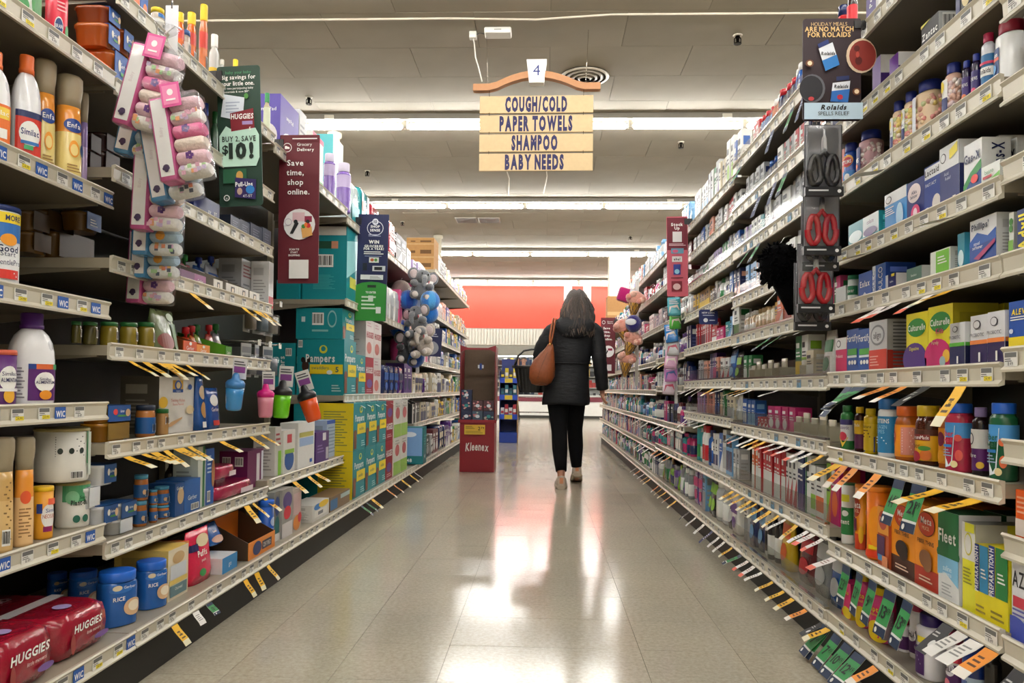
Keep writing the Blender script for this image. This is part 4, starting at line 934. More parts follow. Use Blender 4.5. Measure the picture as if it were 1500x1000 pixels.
 ('B4','tray',2.853,.115,.100,.140,.020,'white cardboard snack tray, second of four in a row',{'c':'d4cfc6','back':'8a857c','f':[('r',.35,.2,.65,.8,'4a4a4a'),('e',.5,.5,.08,.2,'e8d8c0')]},{'group': 'white snack trays'}),
 ('B4','tray',2.960,.096,.100,.140,.020,'white cardboard snack tray, third of four in a row',{'c':'d4cfc6','back':'8a857c','f':[('r',.35,.2,.65,.8,'4a4a4a'),('e',.5,.5,.08,.2,'e8d8c0')]},{'group': 'white snack trays'}),
 ('B4','tray',3.074,.103,.098,.140,.020,'white cardboard snack tray, farthest of four in a row',{'c':'d4cfc6','back':'8a857c','f':[('r',.35,.2,.65,.8,'4a4a4a'),('e',.5,.5,.08,.2,'e8d8c0')]},{'group': 'white snack trays'}),
 ('B4','box',3.247,.179,.202,.100,.112,'grey and white nursing pad carton at the shelf end',{'c':'b4b6ba','f':[('lines',.1,.6,.6,.9,4,'8a4a54'),('lines',.1,.15,.5,.5,4,'70747c')]},{'name': 'nursing_carton'}),
 ('B4','box',3.286,.057,.205,.080,.030,'white carton with red corner at the shelf end',{'c':'dcdcdc','f':[('r',0,0,1,.25,'b8242c')]},{'name': 'nursing_carton'}),
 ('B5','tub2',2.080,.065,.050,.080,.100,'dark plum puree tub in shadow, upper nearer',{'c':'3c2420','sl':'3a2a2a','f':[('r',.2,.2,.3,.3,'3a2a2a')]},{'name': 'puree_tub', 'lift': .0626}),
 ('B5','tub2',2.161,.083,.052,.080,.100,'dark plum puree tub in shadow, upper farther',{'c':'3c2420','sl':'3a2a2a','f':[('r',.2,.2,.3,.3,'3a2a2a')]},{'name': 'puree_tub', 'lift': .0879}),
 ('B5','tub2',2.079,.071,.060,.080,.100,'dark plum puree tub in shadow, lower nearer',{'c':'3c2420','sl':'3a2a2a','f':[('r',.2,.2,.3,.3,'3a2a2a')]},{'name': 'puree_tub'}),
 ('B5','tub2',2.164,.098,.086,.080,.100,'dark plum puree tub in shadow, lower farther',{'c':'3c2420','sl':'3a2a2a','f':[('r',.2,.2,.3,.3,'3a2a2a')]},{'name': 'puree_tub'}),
 ('B5','box',2.642,.206,.079,.220,.030,'navy carton with white lettering beneath the green sign',{'c':'16205c','f':[('t',.6,.45,.2,'py','f4f4f0',.3),('t',.82,.45,.16,'10T','f4f4f0',.3)]},{'name': 'formula_carton'}),
 ('B5','box',2.891,.091,.068,.150,.030,'slate grey carton below the green sign, nearest of four',{'c':'3f4658','f':[('lines',.2,.3,.8,.8,4,'7a8090')],'s':[('r',.1,.2,.9,.6,'4a5268')]},{'name': 'formula_carton', 'group': 'slate cartons'}),
 ('B5','box',2.985,.096,.073,.150,.030,'slate grey carton below the green sign, second of four',{'c':'3f4658','f':[('lines',.2,.3,.8,.8,4,'7a8090')],'s':[('r',.1,.2,.9,.6,'4a5268')]},{'name': 'formula_carton', 'group': 'slate cartons'}),
 ('B5','box',3.105,.127,.082,.150,.030,'slate grey carton below the green sign, third of four',{'c':'3f4658','f':[('lines',.2,.3,.8,.8,4,'7a8090')],'s':[('r',.1,.2,.9,.6,'4a5268')]},{'name': 'formula_carton', 'group': 'slate cartons'}),
 ('B5','box',3.225,.096,.091,.150,.030,'slate grey carton below the green sign, farthest of four',{'c':'5a6070','f':[('lines',.2,.3,.8,.8,4,'7a8090')],'s':[('r',.1,.2,.9,.6,'4a5268')]},{'name': 'formula_carton', 'group': 'slate cartons'}),
 ('B6','tub2',2.023,.072,.044,.100,.020,'amber puree tub pair in blue sleeve, topmost on the upper shelf',{'c':'8a3c14','sl':'1f5098'},{'name': 'puree_tub', 'lift': .1611}),
 ('B6','tub2',2.095,.066,.064,.100,.020,'amber puree tub pair in blue sleeve, second tier farther on the upper shelf',{'c':'a04818','sl':'1f5098'},{'name': 'puree_tub', 'lift': .1141}),
 ('B6','tub2',2.023,.071,.061,.100,.020,'amber puree tub pair in blue sleeve, second tier nearer on the upper shelf',{'c':'a8541c','sl':'1f5098'},{'name': 'puree_tub', 'lift': .0965}),
 ('B6','tub2',2.063,.095,.098,.100,.020,'amber puree tub pair in blue sleeve, bottom nearer on the upper shelf',{'c':'b05a1c','sl':'1f5098'},{'name': 'puree_tub'}),
 ('B6','tub2',2.158,.058,.122,.100,.020,'amber puree tub pair in blue sleeve, bottom farther on the upper shelf',{'c':'c88a2c','sl':'1f5098'},{'name': 'puree_tub'}),
 ('B6','bot',2.708,.031,.208,.025,.060,'small juice bottle with blue cap left of the green sign',{'c':'3c2a5c','cap':'1f3fa8','shape':'round'},{'name': 'juice_bottle'}),
 ('B6','bot',2.784,.032,.205,.026,.060,'small juice bottle with green cap left of the green sign',{'c':'3f6a4c','cap':'2a7a3c','shape':'round'},{'name': 'juice_bottle'}),
 ('B6','bot',2.870,.033,.205,.027,.060,'small juice bottle with dark green cap left of the green sign',{'c':'8a3c5c','cap':'2a7a3c','shape':'round'},{'name': 'juice_bottle'}),
 ('B7','box',2.117,.075,.100,.120,.020,'blue puree carton at the top of the picture, topmost shelf',{'c':'1f62b4','f':[('e',.7,.4,.25,.3,'d8703c')]},{'name': 'puree_carton'}),
 ('B7','box',2.177,.041,.110,.120,.020,'second blue puree carton on the topmost shelf',{'c':'2458a8','f':[('e',.6,.3,.3,.2,'d87a3c')]},{'name': 'puree_carton'}),
 ('B7','jar',2.291,.040,.096,.040,.020,'baby food jar with yellow lid and blue rim on topmost shelf',{'c':'d8c8b0','lid':'e8c81c','lab':'e4e0d4','f':[('r',0,.8,1,.95,'2a6fb4'),('bar',.3,.2,.8,.6)]},{'name': 'baby_food_jar', 'cat': 'baby food jar'}),
 ('B7','jar',2.466,.036,.110,.036,.020,'baby food jar with blue lid below the pouches, topmost shelf',{'c':'b0a090','lid':'3a5f9c','lab':'d8d4cc','f':[('bar',.3,.15,.8,.7)]},{'name': 'baby_food_jar', 'cat': 'baby food jar'}),
 ('B7','bot',2.420,.031,.148,.025,.020,'red and orange toddler squeeze bottle with yellow cap, nearest of three',{'c':'d8641c','cap':'f0c81c','shape':'round','capk':.8,'lab':'c83420','lab0':.4,'lab1':.62,'f':[('bar',.3,.1,.75,.3)]},{'name': 'squeeze_bottle', 'group': 'yellow capped squeeze bottles'}),
 ('B7','bot',2.505,.037,.191,.029,.020,'red and orange toddler squeeze bottle with yellow cap, second of three',{'c':'d8641c','cap':'f0c81c','shape':'round','capk':.8,'lab':'c83420','lab0':.4,'lab1':.62,'f':[('bar',.3,.1,.75,.3)]},{'name': 'squeeze_bottle', 'group': 'yellow capped squeeze bottles'}),
 ('B7','bot',2.593,.034,.264,.027,.020,'red and orange toddler squeeze bottle with yellow cap, farthest of three',{'c':'c8703c','cap':'f0c81c','shape':'round','capk':.8,'lab':'c83420','lab0':.4,'lab1':.62,'f':[('bar',.3,.1,.75,.3)]},{'name': 'squeeze_bottle', 'group': 'yellow capped squeeze bottles'}),
 ('B7','bot',2.711,.043,.213,.034,.030,'clear juice bottle with white cap and yellow label',{'c':'c8c8c4','cap':'eeeeea','shape':'round','lab':'e8c02c','lab0':.1,'lab1':.4,'m':'gloss'},{'name': 'juice_bottle'}),
 ('B7','bot',2.762,.021,.143,.019,.030,'small clear bottle with dark code label on topmost shelf',{'c':'b8b8b2','cap':'d8d4c8','shape':'pill'},{'name': 'small_bottle'}),
 ('B7','bot',2.916,.034,.211,.027,.040,'bottle whose yellow cap pokes above the green sign',{'c':'d8843c','cap':'f0d01c','shape':'round'},{'name': 'squeeze_bottle'}),
 ('B7','bot',3.208,.035,.192,.028,.020,'bottle with green cap and speckled contents right of green sign',{'c':'b8b090','cap':'1f8a4c','shape':'round','lab':'c8cfb4'},{'name': 'juice_bottle'}),
 ('C2','box',3.460,.251,.273,.130,.020,'tall purple breast pump carton above the red delivery sign',{'c':'4c3a9c','f':[('t',.5,.7,.07,'ump Pad','f4f4f0',.7),('e',.5,.25,.4,.2,'cfd4e4')],'s':[('t',.5,.75,.06,'Pump Pad','f4f4f0',.7),('e',.5,.3,.4,.22,'d8d0d4')]},{'name': 'pump_carton'}),
 ('C2','box',3.650,.104,.302,.130,.020,'grey and white carton behind the purple pump carton',{'c':'c8cacc','f':[('lines',.1,.1,.9,.8,8,'8a8c94')]},{'name': 'pump_carton'}),
 ('C2','box',3.901,.189,.268,.120,.020,'white carton with green corner right of the delivery sign',{'c':'e4e4e0','f':[('r',0,0,1,.15,'2f9a4c'),('r',0,.9,1,1,'e8547c')]},{'name': 'bottle_carton'}),
 ('C2','bot',4.159,.065,.255,.065,.000,'nearer clear-topped purple gift bucket wrapped in film on top shelf',{'c':'7c5cb0','cap':'cfc8dc','shape':'wide','capk':.8,'lab':'b8a8d0','lab0':.5,'lab1':.75,'m':'film'},{'name': 'gift_bucket', 'cat': 'gift bucket'}),
 ('C2','bot',4.500,.087,.303,.087,.000,'farther clear-topped purple gift bucket wrapped in film on top shelf',{'c':'7c5cb0','cap':'cfc8dc','shape':'wide','capk':.8,'lab':'b8a8d0','lab0':.5,'lab1':.75,'m':'film'},{'name': 'gift_bucket', 'cat': 'gift bucket'}),
 ('C2','box',4.816,.239,.555,.160,.170,'teal and white diaper bag carton behind the purple buckets',{'c':'d4e6ea','sc':'4fb4bc','tc':'3fa8b0'},{'name': 'diaper_carton'}),
 ('C1','box',3.414,.081,.222,.100,.030,'white and lime bottle carton, first on the low shelf past the cups',{'c':'d8d8d4','f':[('r',.5,.0,1,.5,'8ac83c'),('lines',.1,.6,.9,.9,3,'b84a54')]},{'name': 'bottle_carton'}),
 ('C1','box',3.537,.163,.201,.100,.020,'white carton with red mark and round window, low shelf',{'c':'dcdcd8','f':[('r',.3,.7,.7,.9,'c83a4c'),('e',.5,.3,.4,.25,'2a5a9c'),('r',.1,.45,.9,.55,'8ab83c')]},{'name': 'bottle_carton'}),
 ('C1','box',3.795,.266,.228,.090,.020,'tall white carton with coloured size chart, low shelf',{'c':'e6e6e4','f':[('r',.08,.68,.92,.78,'b8b05c'),('r',.08,.48,.92,.66,'9ab4dc'),('r',.7,.08,.85,.16,'2a5fb4')]},{'name': 'bottle_carton'}),
 ('C1','box',4.076,.242,.164,.090,.020,'purple bottle carton with white grips on the low shelf',{'c':'4c2a74','f':[('r',.5,.7,.75,.95,'e4e4ec'),('r',.75,.05,.95,.45,'c8c8d4'),('lines',.1,.3,.6,.6,3,'8a74b0')]},{'name': 'bottle_carton'}),
 ('C1','box',4.363,.214,.215,.080,.050,'pale blue care kit carton at the end of the low shelf',{'c':'b8cce8','f':[('r',0,.9,1,1,'2a5ac0'),('lines',.1,.1,.9,.85,8,'8aa4c8')]},{'name': 'care_carton'}),
 ('C0','box',3.219,.068,.213,.120,.050,'clear toy carton with teal and purple balls on bottom shelf',{'c':'7a7c78','f':[('e',.5,.7,.4,.2,'2a3f7c'),('e',.5,.3,.4,.2,'1f6a6c'),('r',0,0,1,.15,'d8d8d8')]},{'name': 'toy_carton', 'cat': 'toy carton'}),
 ('C0','box',3.321,.135,.213,.120,.040,'white toy carton with purple and red balls on bottom shelf',{'c':'9a9894','f':[('e',.5,.75,.42,.18,'4a3a7c'),('e',.5,.5,.35,.14,'c8283c'),('r',0,0,1,.3,'d8d4d4')]},{'name': 'toy_carton', 'cat': 'toy carton'}),
 ('C0','box',3.452,.126,.195,.120,.040,'toy carton with red tint and wooden ball on bottom shelf',{'c':'b0a49c','f':[('r',.1,.4,.9,.9,'c4a8a8'),('e',.5,.2,.4,.18,'d8842c'),('e',.8,.3,.2,.12,'c82434')]},{'name': 'toy_carton', 'cat': 'toy carton'}),
 ('C0','box',3.800,.284,.083,.120,.030,'white toy carton with yellow and blue ball tops',{'c':'d8d6d0','f':[('e',.3,.8,.22,.18,'2a7ac8'),('e',.65,.85,.3,.2,'e8c01c'),('r',.1,.2,.85,.6,'e8e6e0'),('r',.3,.3,.6,.5,'70747c')]},{'name': 'toy_carton', 'cat': 'toy carton'}),
 ('C0','box',4.164,.397,.078,.120,.030,'brown and teal open toy carton next to the diaper stacks',{'c':'7c6244','f':[('r',0,.1,.35,.8,'2a6a9c'),('r',.5,.6,1,.9,'b0c8c8')]},{'name': 'toy_carton', 'cat': 'toy carton'}),
 ('Q8','bot',2.354,.034,.269,.030,.030,'red-labelled cola bottle standing above the dark promotional sign',{'c':'2a1614','cap':'c8202c','shape':'tall','lab':'d0202c','lab0':.05,'lab1':.6,'f':[('t',.5,.3,.08,'Coca','f4f4f0',.7)]},{'name': 'cola_bottle'}),
 ('Q8','box',2.184,.064,.213,.080,.030,'tall purple carton on the topmost right shelf',{'c':'3a2474','f':[('v',.5,.5,.3,'Pepcid','f4f4f0',.7)],'sc':'e8e8ea'},{'name': 'antacid_carton'}),
 ('Q8','box',2.084,.103,.193,.080,.030,'tall white carton with yellow patch on the topmost right shelf',{'c':'e8e8e6','f':[('r',.1,.1,.5,.25,'e8d83c'),('lines',.2,.4,.8,.8,5,'a8a8a8')]},{'name': 'antacid_carton'}),
 ('Q7','box',2.171,.053,.137,.160,.040,'white and violet carton end-on, farther of two beside the sign',{'c':'d8d8d8','fc':'5c2a8c','s':[('r',0,0,1,.62,'3a1d64'),('e',.5,.8,.2,.13,'24242c'),('e',.5,.8,.16,.105,'d8d8d8'),('t',.5,.45,.22,'PB','9a3c8c',.5)],'sc':'dadada'},{'name': 'antacid_carton'}),
 ('Q7','box',2.064,.052,.097,.160,.040,'white and violet carton end-on, nearer of two beside the sign',{'c':'d8d8d8','fc':'5c2a8c','s':[('r',0,0,1,.62,'3a1d64'),('e',.5,.8,.2,.13,'24242c'),('e',.5,.8,.16,.105,'d8d8d8')],'sc':'dadada'},{'name': 'antacid_carton'}),
 ('Q7','box',1.833,.080,.083,.080,.020,'black and gold heartburn carton with a grey code panel',{'c':'1c1c20','f':[('t',.5,.6,.2,'Zantac','f4f4f0',.9,.02),('p',[(.0,.0),(1,.25),(1,.0)],'c8b86c'),('p',[(0,.9),(.6,1),(0,1)],'c8b83c')],'sc':'b4b6b6','s':[('bar',.1,.45,.5,.95)]},{'name': 'antacid_carton'}),
 ('Q7','box',1.688,.057,.100,.090,.020,'black carton with cream label near the top right',{'c':'1c1c24','f':[('e',.7,.6,.3,.25,'d8c890'),('r',0,0,.3,1,'2a3060')]},{'name': 'antacid_carton'}),
 ('Q6','box',2.424,.050,.146,.070,.040,'orange-red antacid carton farthest along the antacid bottle shelf',{'c':'d8502c','f':[('t',.5,.7,.12,'Pepto','f4f4f0',.9)]},{'name': 'antacid_carton'}),
 ('Q6','bot',2.360,.044,.146,.031,.030,'blue antacid bottle with round orange badge',{'c':'1f4fae','cap':'1c2f8c','shape':'wide','capk':.9,'e':3,'f':[('e',.5,.62,.42,.13,'e8a83c'),('e',.5,.6,.36,.1,'c8203c'),('t',.5,.6,.075,'TUMS','f4f4f0',.62,.03),('r',.0,.05,1,.4,'2f7fc8'),('e',.5,.28,.2,.07,'f4f4f0')]},{'name': 'antacid_bottle', 'rz': 25}),
 ('Q6','clearjar',2.250,.066,.146,.059,.030,'clear antacid jar of pink tablets with blue lid and badge',{'c':'c49aa0','lab':[('r',-.15,.1,.4,.68,'1d2f74'),('t',.12,.42,.09,'TUMS','f4f4f0',.4,.02),('e',.12,.3,.16,.06,'d8643c')]},{'rz': 25}),
 ('Q6','clearjar',2.019,.032,.146,.028,.020,'clear tablet bottle with navy label, farthest of three blue-capped ones',{'lab':[('r',-.1,.06,.42,.7,'e4e6e8'),('r',-.1,.06,.42,.36,'1d2a64'),('e',.16,.58,.13,.09,'e8d02c'),('t',.16,.42,.05,'Antacid','24305c',.4)]},{'rz': 25}),
 ('Q6','clearjar',1.955,.032,.146,.029,.020,'clear tablet bottle with navy label, middle of three blue-capped ones',{'lab':[('r',-.1,.06,.42,.7,'e4e6e8'),('r',-.1,.06,.42,.36,'1d2a64'),('e',.16,.58,.13,.09,'e8d02c'),('t',.16,.42,.05,'Antacid','24305c',.4)]},{'rz': 25}),
 ('Q6','clearjar',1.891,.066,.146,.063,.020,'large clear jar of pastel antacid tablets with blue lid',{'lab':[('r',-.15,.05,.33,.74,'dfe3ea'),('lines',-.1,.12,.28,.68,12,'6a7290'),('r',-.12,.06,.3,.1,'24305c')]},{'rz': 25}),
 ('Q6','clearjar',1.757,.035,.133,.032,.020,'clear tablet bottle with orange base stripe and navy label',{'c':'d8b0a0','lab':[('r',-.1,.06,.5,.72,'e4e4e2'),('r',-.1,.06,.5,.4,'1d2a64'),('r',-.1,.04,.5,.1,'e07a3c'),('e',.2,.6,.14,.1,'e8d02c')]},{'rz': 25}),
 ('Q6','bot',1.692,.020,.111,.019,.020,'dark violet chewable bottle, farther of two',{'c':'24183c','cap':'1c2f8c','shape':'pill','lab':'3a2470','f':[('t',.5,.5,.07,'CHEWS','f4f4f0',.7),('e',.5,.22,.3,.1,'d87a4c')]},{'rz': 25, 'name': 'antacid_bottle'}),
 ('Q6','bot',1.655,.020,.110,.019,.020,'dark violet chewable bottle, nearer of two',{'c':'24183c','cap':'1c2f8c','shape':'pill','lab':'34286c','f':[('t',.5,.5,.07,'CHEWS','f4f4f0',.7),('e',.5,.22,.3,.1,'d8547c')]},{'rz': 25, 'name': 'antacid_bottle'}),
 ('Q6','bot',1.616,.028,.136,.025,.020,'blue-labelled white antacid bottle with magenta cap',{'c':'d4d8e0','cap':'b01f4c','shape':'pill','lab':'2a6fa4','f':[('r',-.1,.32,1.1,.46,'f4f4f0'),('t',.5,.4,.075,'Rolaids','1a1a1e',.8,.02),('r',-.1,.5,1.1,.54,'c83a5c')]},{'rz': 25, 'name': 'antacid_bottle'}),
 ('Q6','bot',1.554,.058,.129,.055,.015,'big white antacid bottle with dark red cap at right edge',{'c':'eef0f2','cap':'8c1430','shape':'wide','capk':.78,'f':[('r',-.2,.14,.42,.6,'24427c'),('t',.1,.5,.07,'Tension','f4f4f0',.5,.02),('r',-.2,.4,.42,.45,'e0644c'),('e',.1,.28,.22,.08,'5fa0d8')]},{'rz': 20, 'name': 'antacid_bottle'}),
 ('Q5','box',2.289,.104,.087,.060,.030,'teal stool softener carton, farther of two teal cartons',{'c':'2f8f9c','f':[('e',.5,.5,.45,.2,'d8eaec'),('r',0,0,1,.2,'4aa8b0')]},{'name': 'medicine_carton'}),
 ('Q5','box',2.185,.104,.087,.080,.030,'teal stool softener carton with plum arc, nearer one',{'c':'2a9aa4','fc':'e0eaec','f':[('r',0,.0,1,.35,'1f8a9c'),('t',.5,.78,.14,'colace','6a2a6c',.8),('e',.5,.45,.42,.14,'4a2470')]},{'name': 'medicine_carton'}),
 ('Q5','box',2.010,.123,.110,.050,.020,'sky blue dissolving tablet carton with white top',{'c':'3a8fd4','f':[('r',0,.72,1,1,'e4e6e8'),('e',.2,.84,.14,.09,'3a3a44'),('e',.2,.84,.11,.07,'e4e6e8'),('e',.72,.35,.16,.3,'b8daf2'),('lines',.06,.45,.5,.66,4,'f4f4f0')]},{'name': 'medicine_carton'}),
 ('Q5','box',1.904,.086,.108,.050,.020,'navy effervescent tablet carton with pink capsule',{'c':'1d2c74','f':[('e',.45,.7,.38,.22,'ecdcdc'),('t',.45,.72,.08,'Alka','24204c',.6,.02),('t',.45,.62,.07,'Seltzer','24204c',.62,.02),('e',.55,.22,.26,.2,'e0447c'),('e',.55,.22,.12,.12,'f4d8e0')]},{'name': 'medicine_carton'}),
 ('Q5','box',1.822,.076,.123,.060,.020,'dark blue dairy pill carton with white heading',{'c':'1c3a8c','f':[('r',.05,.74,1,.97,'eceef2'),('t',.5,.86,.12,'Lactaid','1a1a1e',.85,.02),('t',.45,.62,.06,'FAST ACT','f4f4f0',.8),('e',.8,.2,.25,.18,'e0d8d0'),('e',.25,.12,.2,.06,'d8e4f4')]},{'name': 'medicine_carton'}),
 ('Q5','box',1.737,.081,.142,.060,.015,'tall navy and white antacid carton with yellow sticker',{'c':'2a3064','fc':'2c3470','f':[('r',0,.62,1,1,'e2e4e6'),('e',.2,.82,.15,.08,'3a3a44'),('e',.2,.82,.12,.065,'e2e4e6'),('p',[(.55,.75),(.95,.82),(.95,.98),(.55,.9)],'e8d83c'),('t',.4,.54,.05,'Acid','c8cce4',.5),('t',.5,.46,.05,'Relief','c8cce4',.7),('r',.75,.1,.9,.14,'f4f4f0')],'sc':'e0e2e4','s':[('r',0,0,1,.62,'20285c'),('e',.7,.82,.3,.1,'2a3060'),('t',.5,.5,.08,'Fast','f4f4f0',.8)]},{'name': 'medicine_carton'}),
 ('Q5','box',1.644,.067,.117,.060,.015,'white and green gas relief carton with red capsule',{'c':'e8eaea','f':[('p',[(0,0),(1,0),(1,.45),(.4,.3),(0,.1)],'1f4a8c'),('p',[(0,.1),(.4,.3),(1,.45),(1,.62),(.4,.45),(0,.25)],'2a8a3c'),('t',.5,.72,.15,'Gas-X','1c2450',.9,.03),('e',.65,.3,.2,.08,'e0443c'),('r',.5,.06,.9,.14,'3f9ac8')],'s':[('r',0,.0,1,.3,'3a3c44'),('v',.55,.66,.42,'Gas-X','1c2450',.5,.02)]},{'name': 'medicine_carton'}),
 ('Q5','box',1.669,.015,.138,.060,.080,'white gas relief carton end-on behind the enzyme carton',{'c':'e4e6e6','s':[('v',.5,.66,.42,'Gas-X','1c2450',.5,.02)]},{'name': 'medicine_carton'}),
 ('Q5','box',1.571,.064,.048,.055,.010,'low white and lime enzyme carton by the shelf end',{'c':'e4e8e2','f':[('p',[(0,0),(1,0),(1,.55),(.5,.35)],'6ab43c'),('t',.45,.7,.18,'beano','2a7a4c',.75),('r',.12,.42,.6,.54,'b8303c')],'s':[('lines',.08,.1,.92,.9,9,'8a9a8c')]},{'name': 'medicine_carton'}),
 ('Q4','box',2.402,.081,.066,.070,.030,'pale grey fibre carton farthest on its shelf by the scissors',{'c':'c8ccc8'},{'name': 'medicine_carton'}),
 ('Q4','can',2.343,.034,.093,.034,.030,'white tin with green lid and green band beside scissors',{'c':'d8e2dc','lid':'2a8a5c','f':[('r',-.2,.4,1.2,.75,'24784c'),('t',.5,.57,.14,'flexer','f4f4f0',.8)]},{'name': 'supplement_tin', 'cat': 'tin', 'rz': 25}),
 ('Q4','box',2.209,.088,.082,.060,.025,'blue laxative carton with white swoosh',{'c':'1f4fa4','f':[('t',.5,.6,.2,'Exlax','f4f4f0',.9,.03),('p',[(0,0),(1,0),(.5,.3)],'d8dce4')]},{'name': 'medicine_carton'}),
 ('Q4','box',2.107,.080,.088,.080,.020,'blue and white upright-lettered laxative carton',{'c':'2a5fb4','f':[('r',0,0,.25,1,'dce2ea'),('v',.12,.5,.2,'DULC','2a5fb4',.8),('v',.65,.5,.3,'DULCO','f4f4f0',.8),('r',.3,0,1,.12,'5fb43c')],'sc':'1d3f8c'},{'name': 'medicine_carton'}),
 ('Q4','box',2.036,.059,.050,.090,.020,'small navy carton with pale left edge',{'c':'1d2a64','f':[('r',0,0,.25,1,'dcdfe4'),('t',.6,.6,.1,'caplets','f4f4f0',.7),('r',.6,.85,.9,1,'e8d83c')],'sc':'d4d4d4'},{'name': 'medicine_carton'}),
 ('Q4','box',1.911,.076,.048,.080,.020,'grey-green laxative carton with white side',{'c':'5f7c70','f':[('t',.5,.6,.12,'Senokot','f4f4f0',.85),('r',0,0,1,.25,'3f6a54')],'sc':'c8ccc8'},{'name': 'medicine_carton'}),
 ('Q4','box',1.787,.088,.069,.070,.020,'white carton with lime green front panel',{'c':'e2e6de','f':[('r',.3,.04,.95,.96,'7cc444'),('lines',.4,.5,.85,.8,3,'f4f4f0')],'sc':'cfd2cc'},{'name': 'medicine_carton'}),
 ('Q4','box',1.717,.028,.093,.090,.030,'teal and sky blue enema carton beside the stool softener',{'c':'3f9ab4','f':[('e',.5,.4,.4,.2,'d8eef4')],'sc':'4ab4e0'},{'name': 'medicine_carton'}),
 ('Q4','box',1.607,.095,.104,.080,.015,'white and blue stool softener carton with plum wave',{'c':'e4e6ea','f':[('r',0,0,1,.55,'1f4a9c'),('p',[(0,.55),(.3,.72),(.7,.6),(1,.72),(1,.5),(0,.45)],'1f5ab4'),('t',.42,.84,.12,"Phillips'",'24304c',.7,.03),('t',.3,.5,.07,'stool','f4f4f0',.35),('t',.34,.42,.07,'softener','f4f4f0',.45),('p',[(.2,.2),(1,.5),(1,.42),(.4,.15)],'a83a6c')],'sc':'d8dadc'},{'name': 'medicine_carton'}),
 ('Q3','box',2.370,.086,.113,.060,.020,'magenta and white probiotic carton at far end of shelf',{'c':'c81f5c','f':[('r',0,.68,1,1,'e4e4e4'),('e',.3,.84,.2,.1,'3a3a44'),('e',.3,.84,.15,.075,'e4e4e4'),('t',.4,.5,.09,'Probiotic','f4f4f0',.8)]},{'name': 'probiotic_carton'}),
 ('Q3','box',2.284,.084,.133,.060,.020,'blue probiotic carton with green stripe, farther of two',{'c':'1f4f9c','f':[('t',.5,.8,.15,'Fortify','f4f4f0',.95,.02),('r',.1,.42,.9,.56,'4aa03c'),('r',.1,.36,.9,.41,'d8e4e8'),('e',.3,.25,.1,.05,'f4f4f0'),('e',.55,.25,.1,.05,'f4f4f0'),('e',.8,.25,.1,.05,'f4f4f0')]},{'name': 'probiotic_carton', 'group': 'blue probiotic cartons'}),
 ('Q3','box',2.200,.083,.127,.060,.020,'blue probiotic carton with green stripe, nearer of two',{'c':'1f4f9c','f':[('t',.5,.8,.15,'Fortify','f4f4f0',.95,.02),('r',.1,.42,.9,.56,'4aa03c'),('r',.1,.36,.9,.41,'d8e4e8'),('e',.3,.25,.1,.05,'f4f4f0'),('e',.55,.25,.1,.05,'f4f4f0'),('e',.8,.25,.1,.05,'f4f4f0')]},{'name': 'probiotic_carton', 'group': 'blue probiotic cartons'}),
 ('Q3','box',2.102,.110,.142,.100,.015,'silver and red probiotic carton with grey fact panel',{'c':'cfd0d2','f':[('r',0,0,1,.44,'d8402c'),('e',.5,.72,.4,.2,'8a8c90'),('e',.5,.72,.33,.16,'d4d6d8'),('t',.5,.72,.13,'align','3a3c44',.7),('lines',.1,.12,.6,.34,4,'f0b0a0')],'sc':'a8a9aa','s':[('r',.0,0,1,.42,'9c2a20'),('lines',.15,.05,.8,.97,14,'5a5c60')]},{'name': 'probiotic_carton'}),
 ('Q3','box',1.886,.108,.142,.100,.015,'yellow probiotic carton with green oval and purple arch',{'c':'e8dc2c','f':[('e',.5,.74,.42,.16,'2f8a3c'),('t',.5,.74,.1,'Culturelle','f4f4f0',.8,.02),('e',.42,.2,.55,.28,'4c2a7c'),('r',0,0,.97,.2,'4c2a7c'),('t',.42,.38,.06,'Digestive','f0e050',.7)],'sc':'a89c1c'},{'name': 'probiotic_carton'}),
 ('Q3','box',1.777,.108,.148,.100,.015,"yellow children's probiotic carton with green oval and magenta arch",{'c':'e8dc2c','f':[('e',.5,.74,.42,.16,'2f8a3c'),('t',.5,.74,.1,'Culturelle','f4f4f0',.8,.02),('t',.5,.6,.08,'Kids','d8387c',.5,.02),('e',.42,.2,.55,.28,'c81f6c'),('r',0,0,.97,.2,'c81f6c'),('t',.34,.42,.06,'Purely','f0e8c0',.5),('e',.8,.2,.14,.1,'e8b83c'),('e',.66,.12,.12,.08,'9ab4b8')],'sc':'a89c1c'},{'name': 'probiotic_carton'}),
 ('Q3','box',1.692,.060,.100,.070,.008,'short white and navy probiotic carton with green line',{'c':'d8dadc','f':[('r',0,0,1,.48,'1a2050'),('r',0,.48,1,.56,'5ab43c'),('e',.4,.86,.18,.07,'3a3a44'),('e',.4,.86,.14,.055,'d8dadc'),('t',.4,.68,.07,'PROBIOTIC','3a3a4c',.75),('r',.55,.1,.65,.26,'f4f4f0')],'s':[('r',0,0,1,.48,'161b44'),('r',0,.48,1,.56,'4a9a34')]},{'name': 'probiotic_carton'}),
 ('Q3','box',1.613,.062,.109,.080,.010,'white and purple probiotic carton with orange line, farther of two',{'c':'dcdde0','f':[('r',0,0,1,.44,'2a1a50'),('r',0,.44,1,.52,'e8843c'),('e',.42,.82,.22,.085,'3a3a44'),('e',.42,.82,.18,.07,'dcdde0'),('t',.45,.62,.065,'PROBIOTIC','3a3a4c',.85),('r',.55,.1,.66,.28,'f4f4f0')],'s':[('r',0,0,1,.44,'221644'),('r',0,.44,1,.52,'d87a34')]},{'name': 'probiotic_carton', 'group': 'orange line probiotic cartons'}),
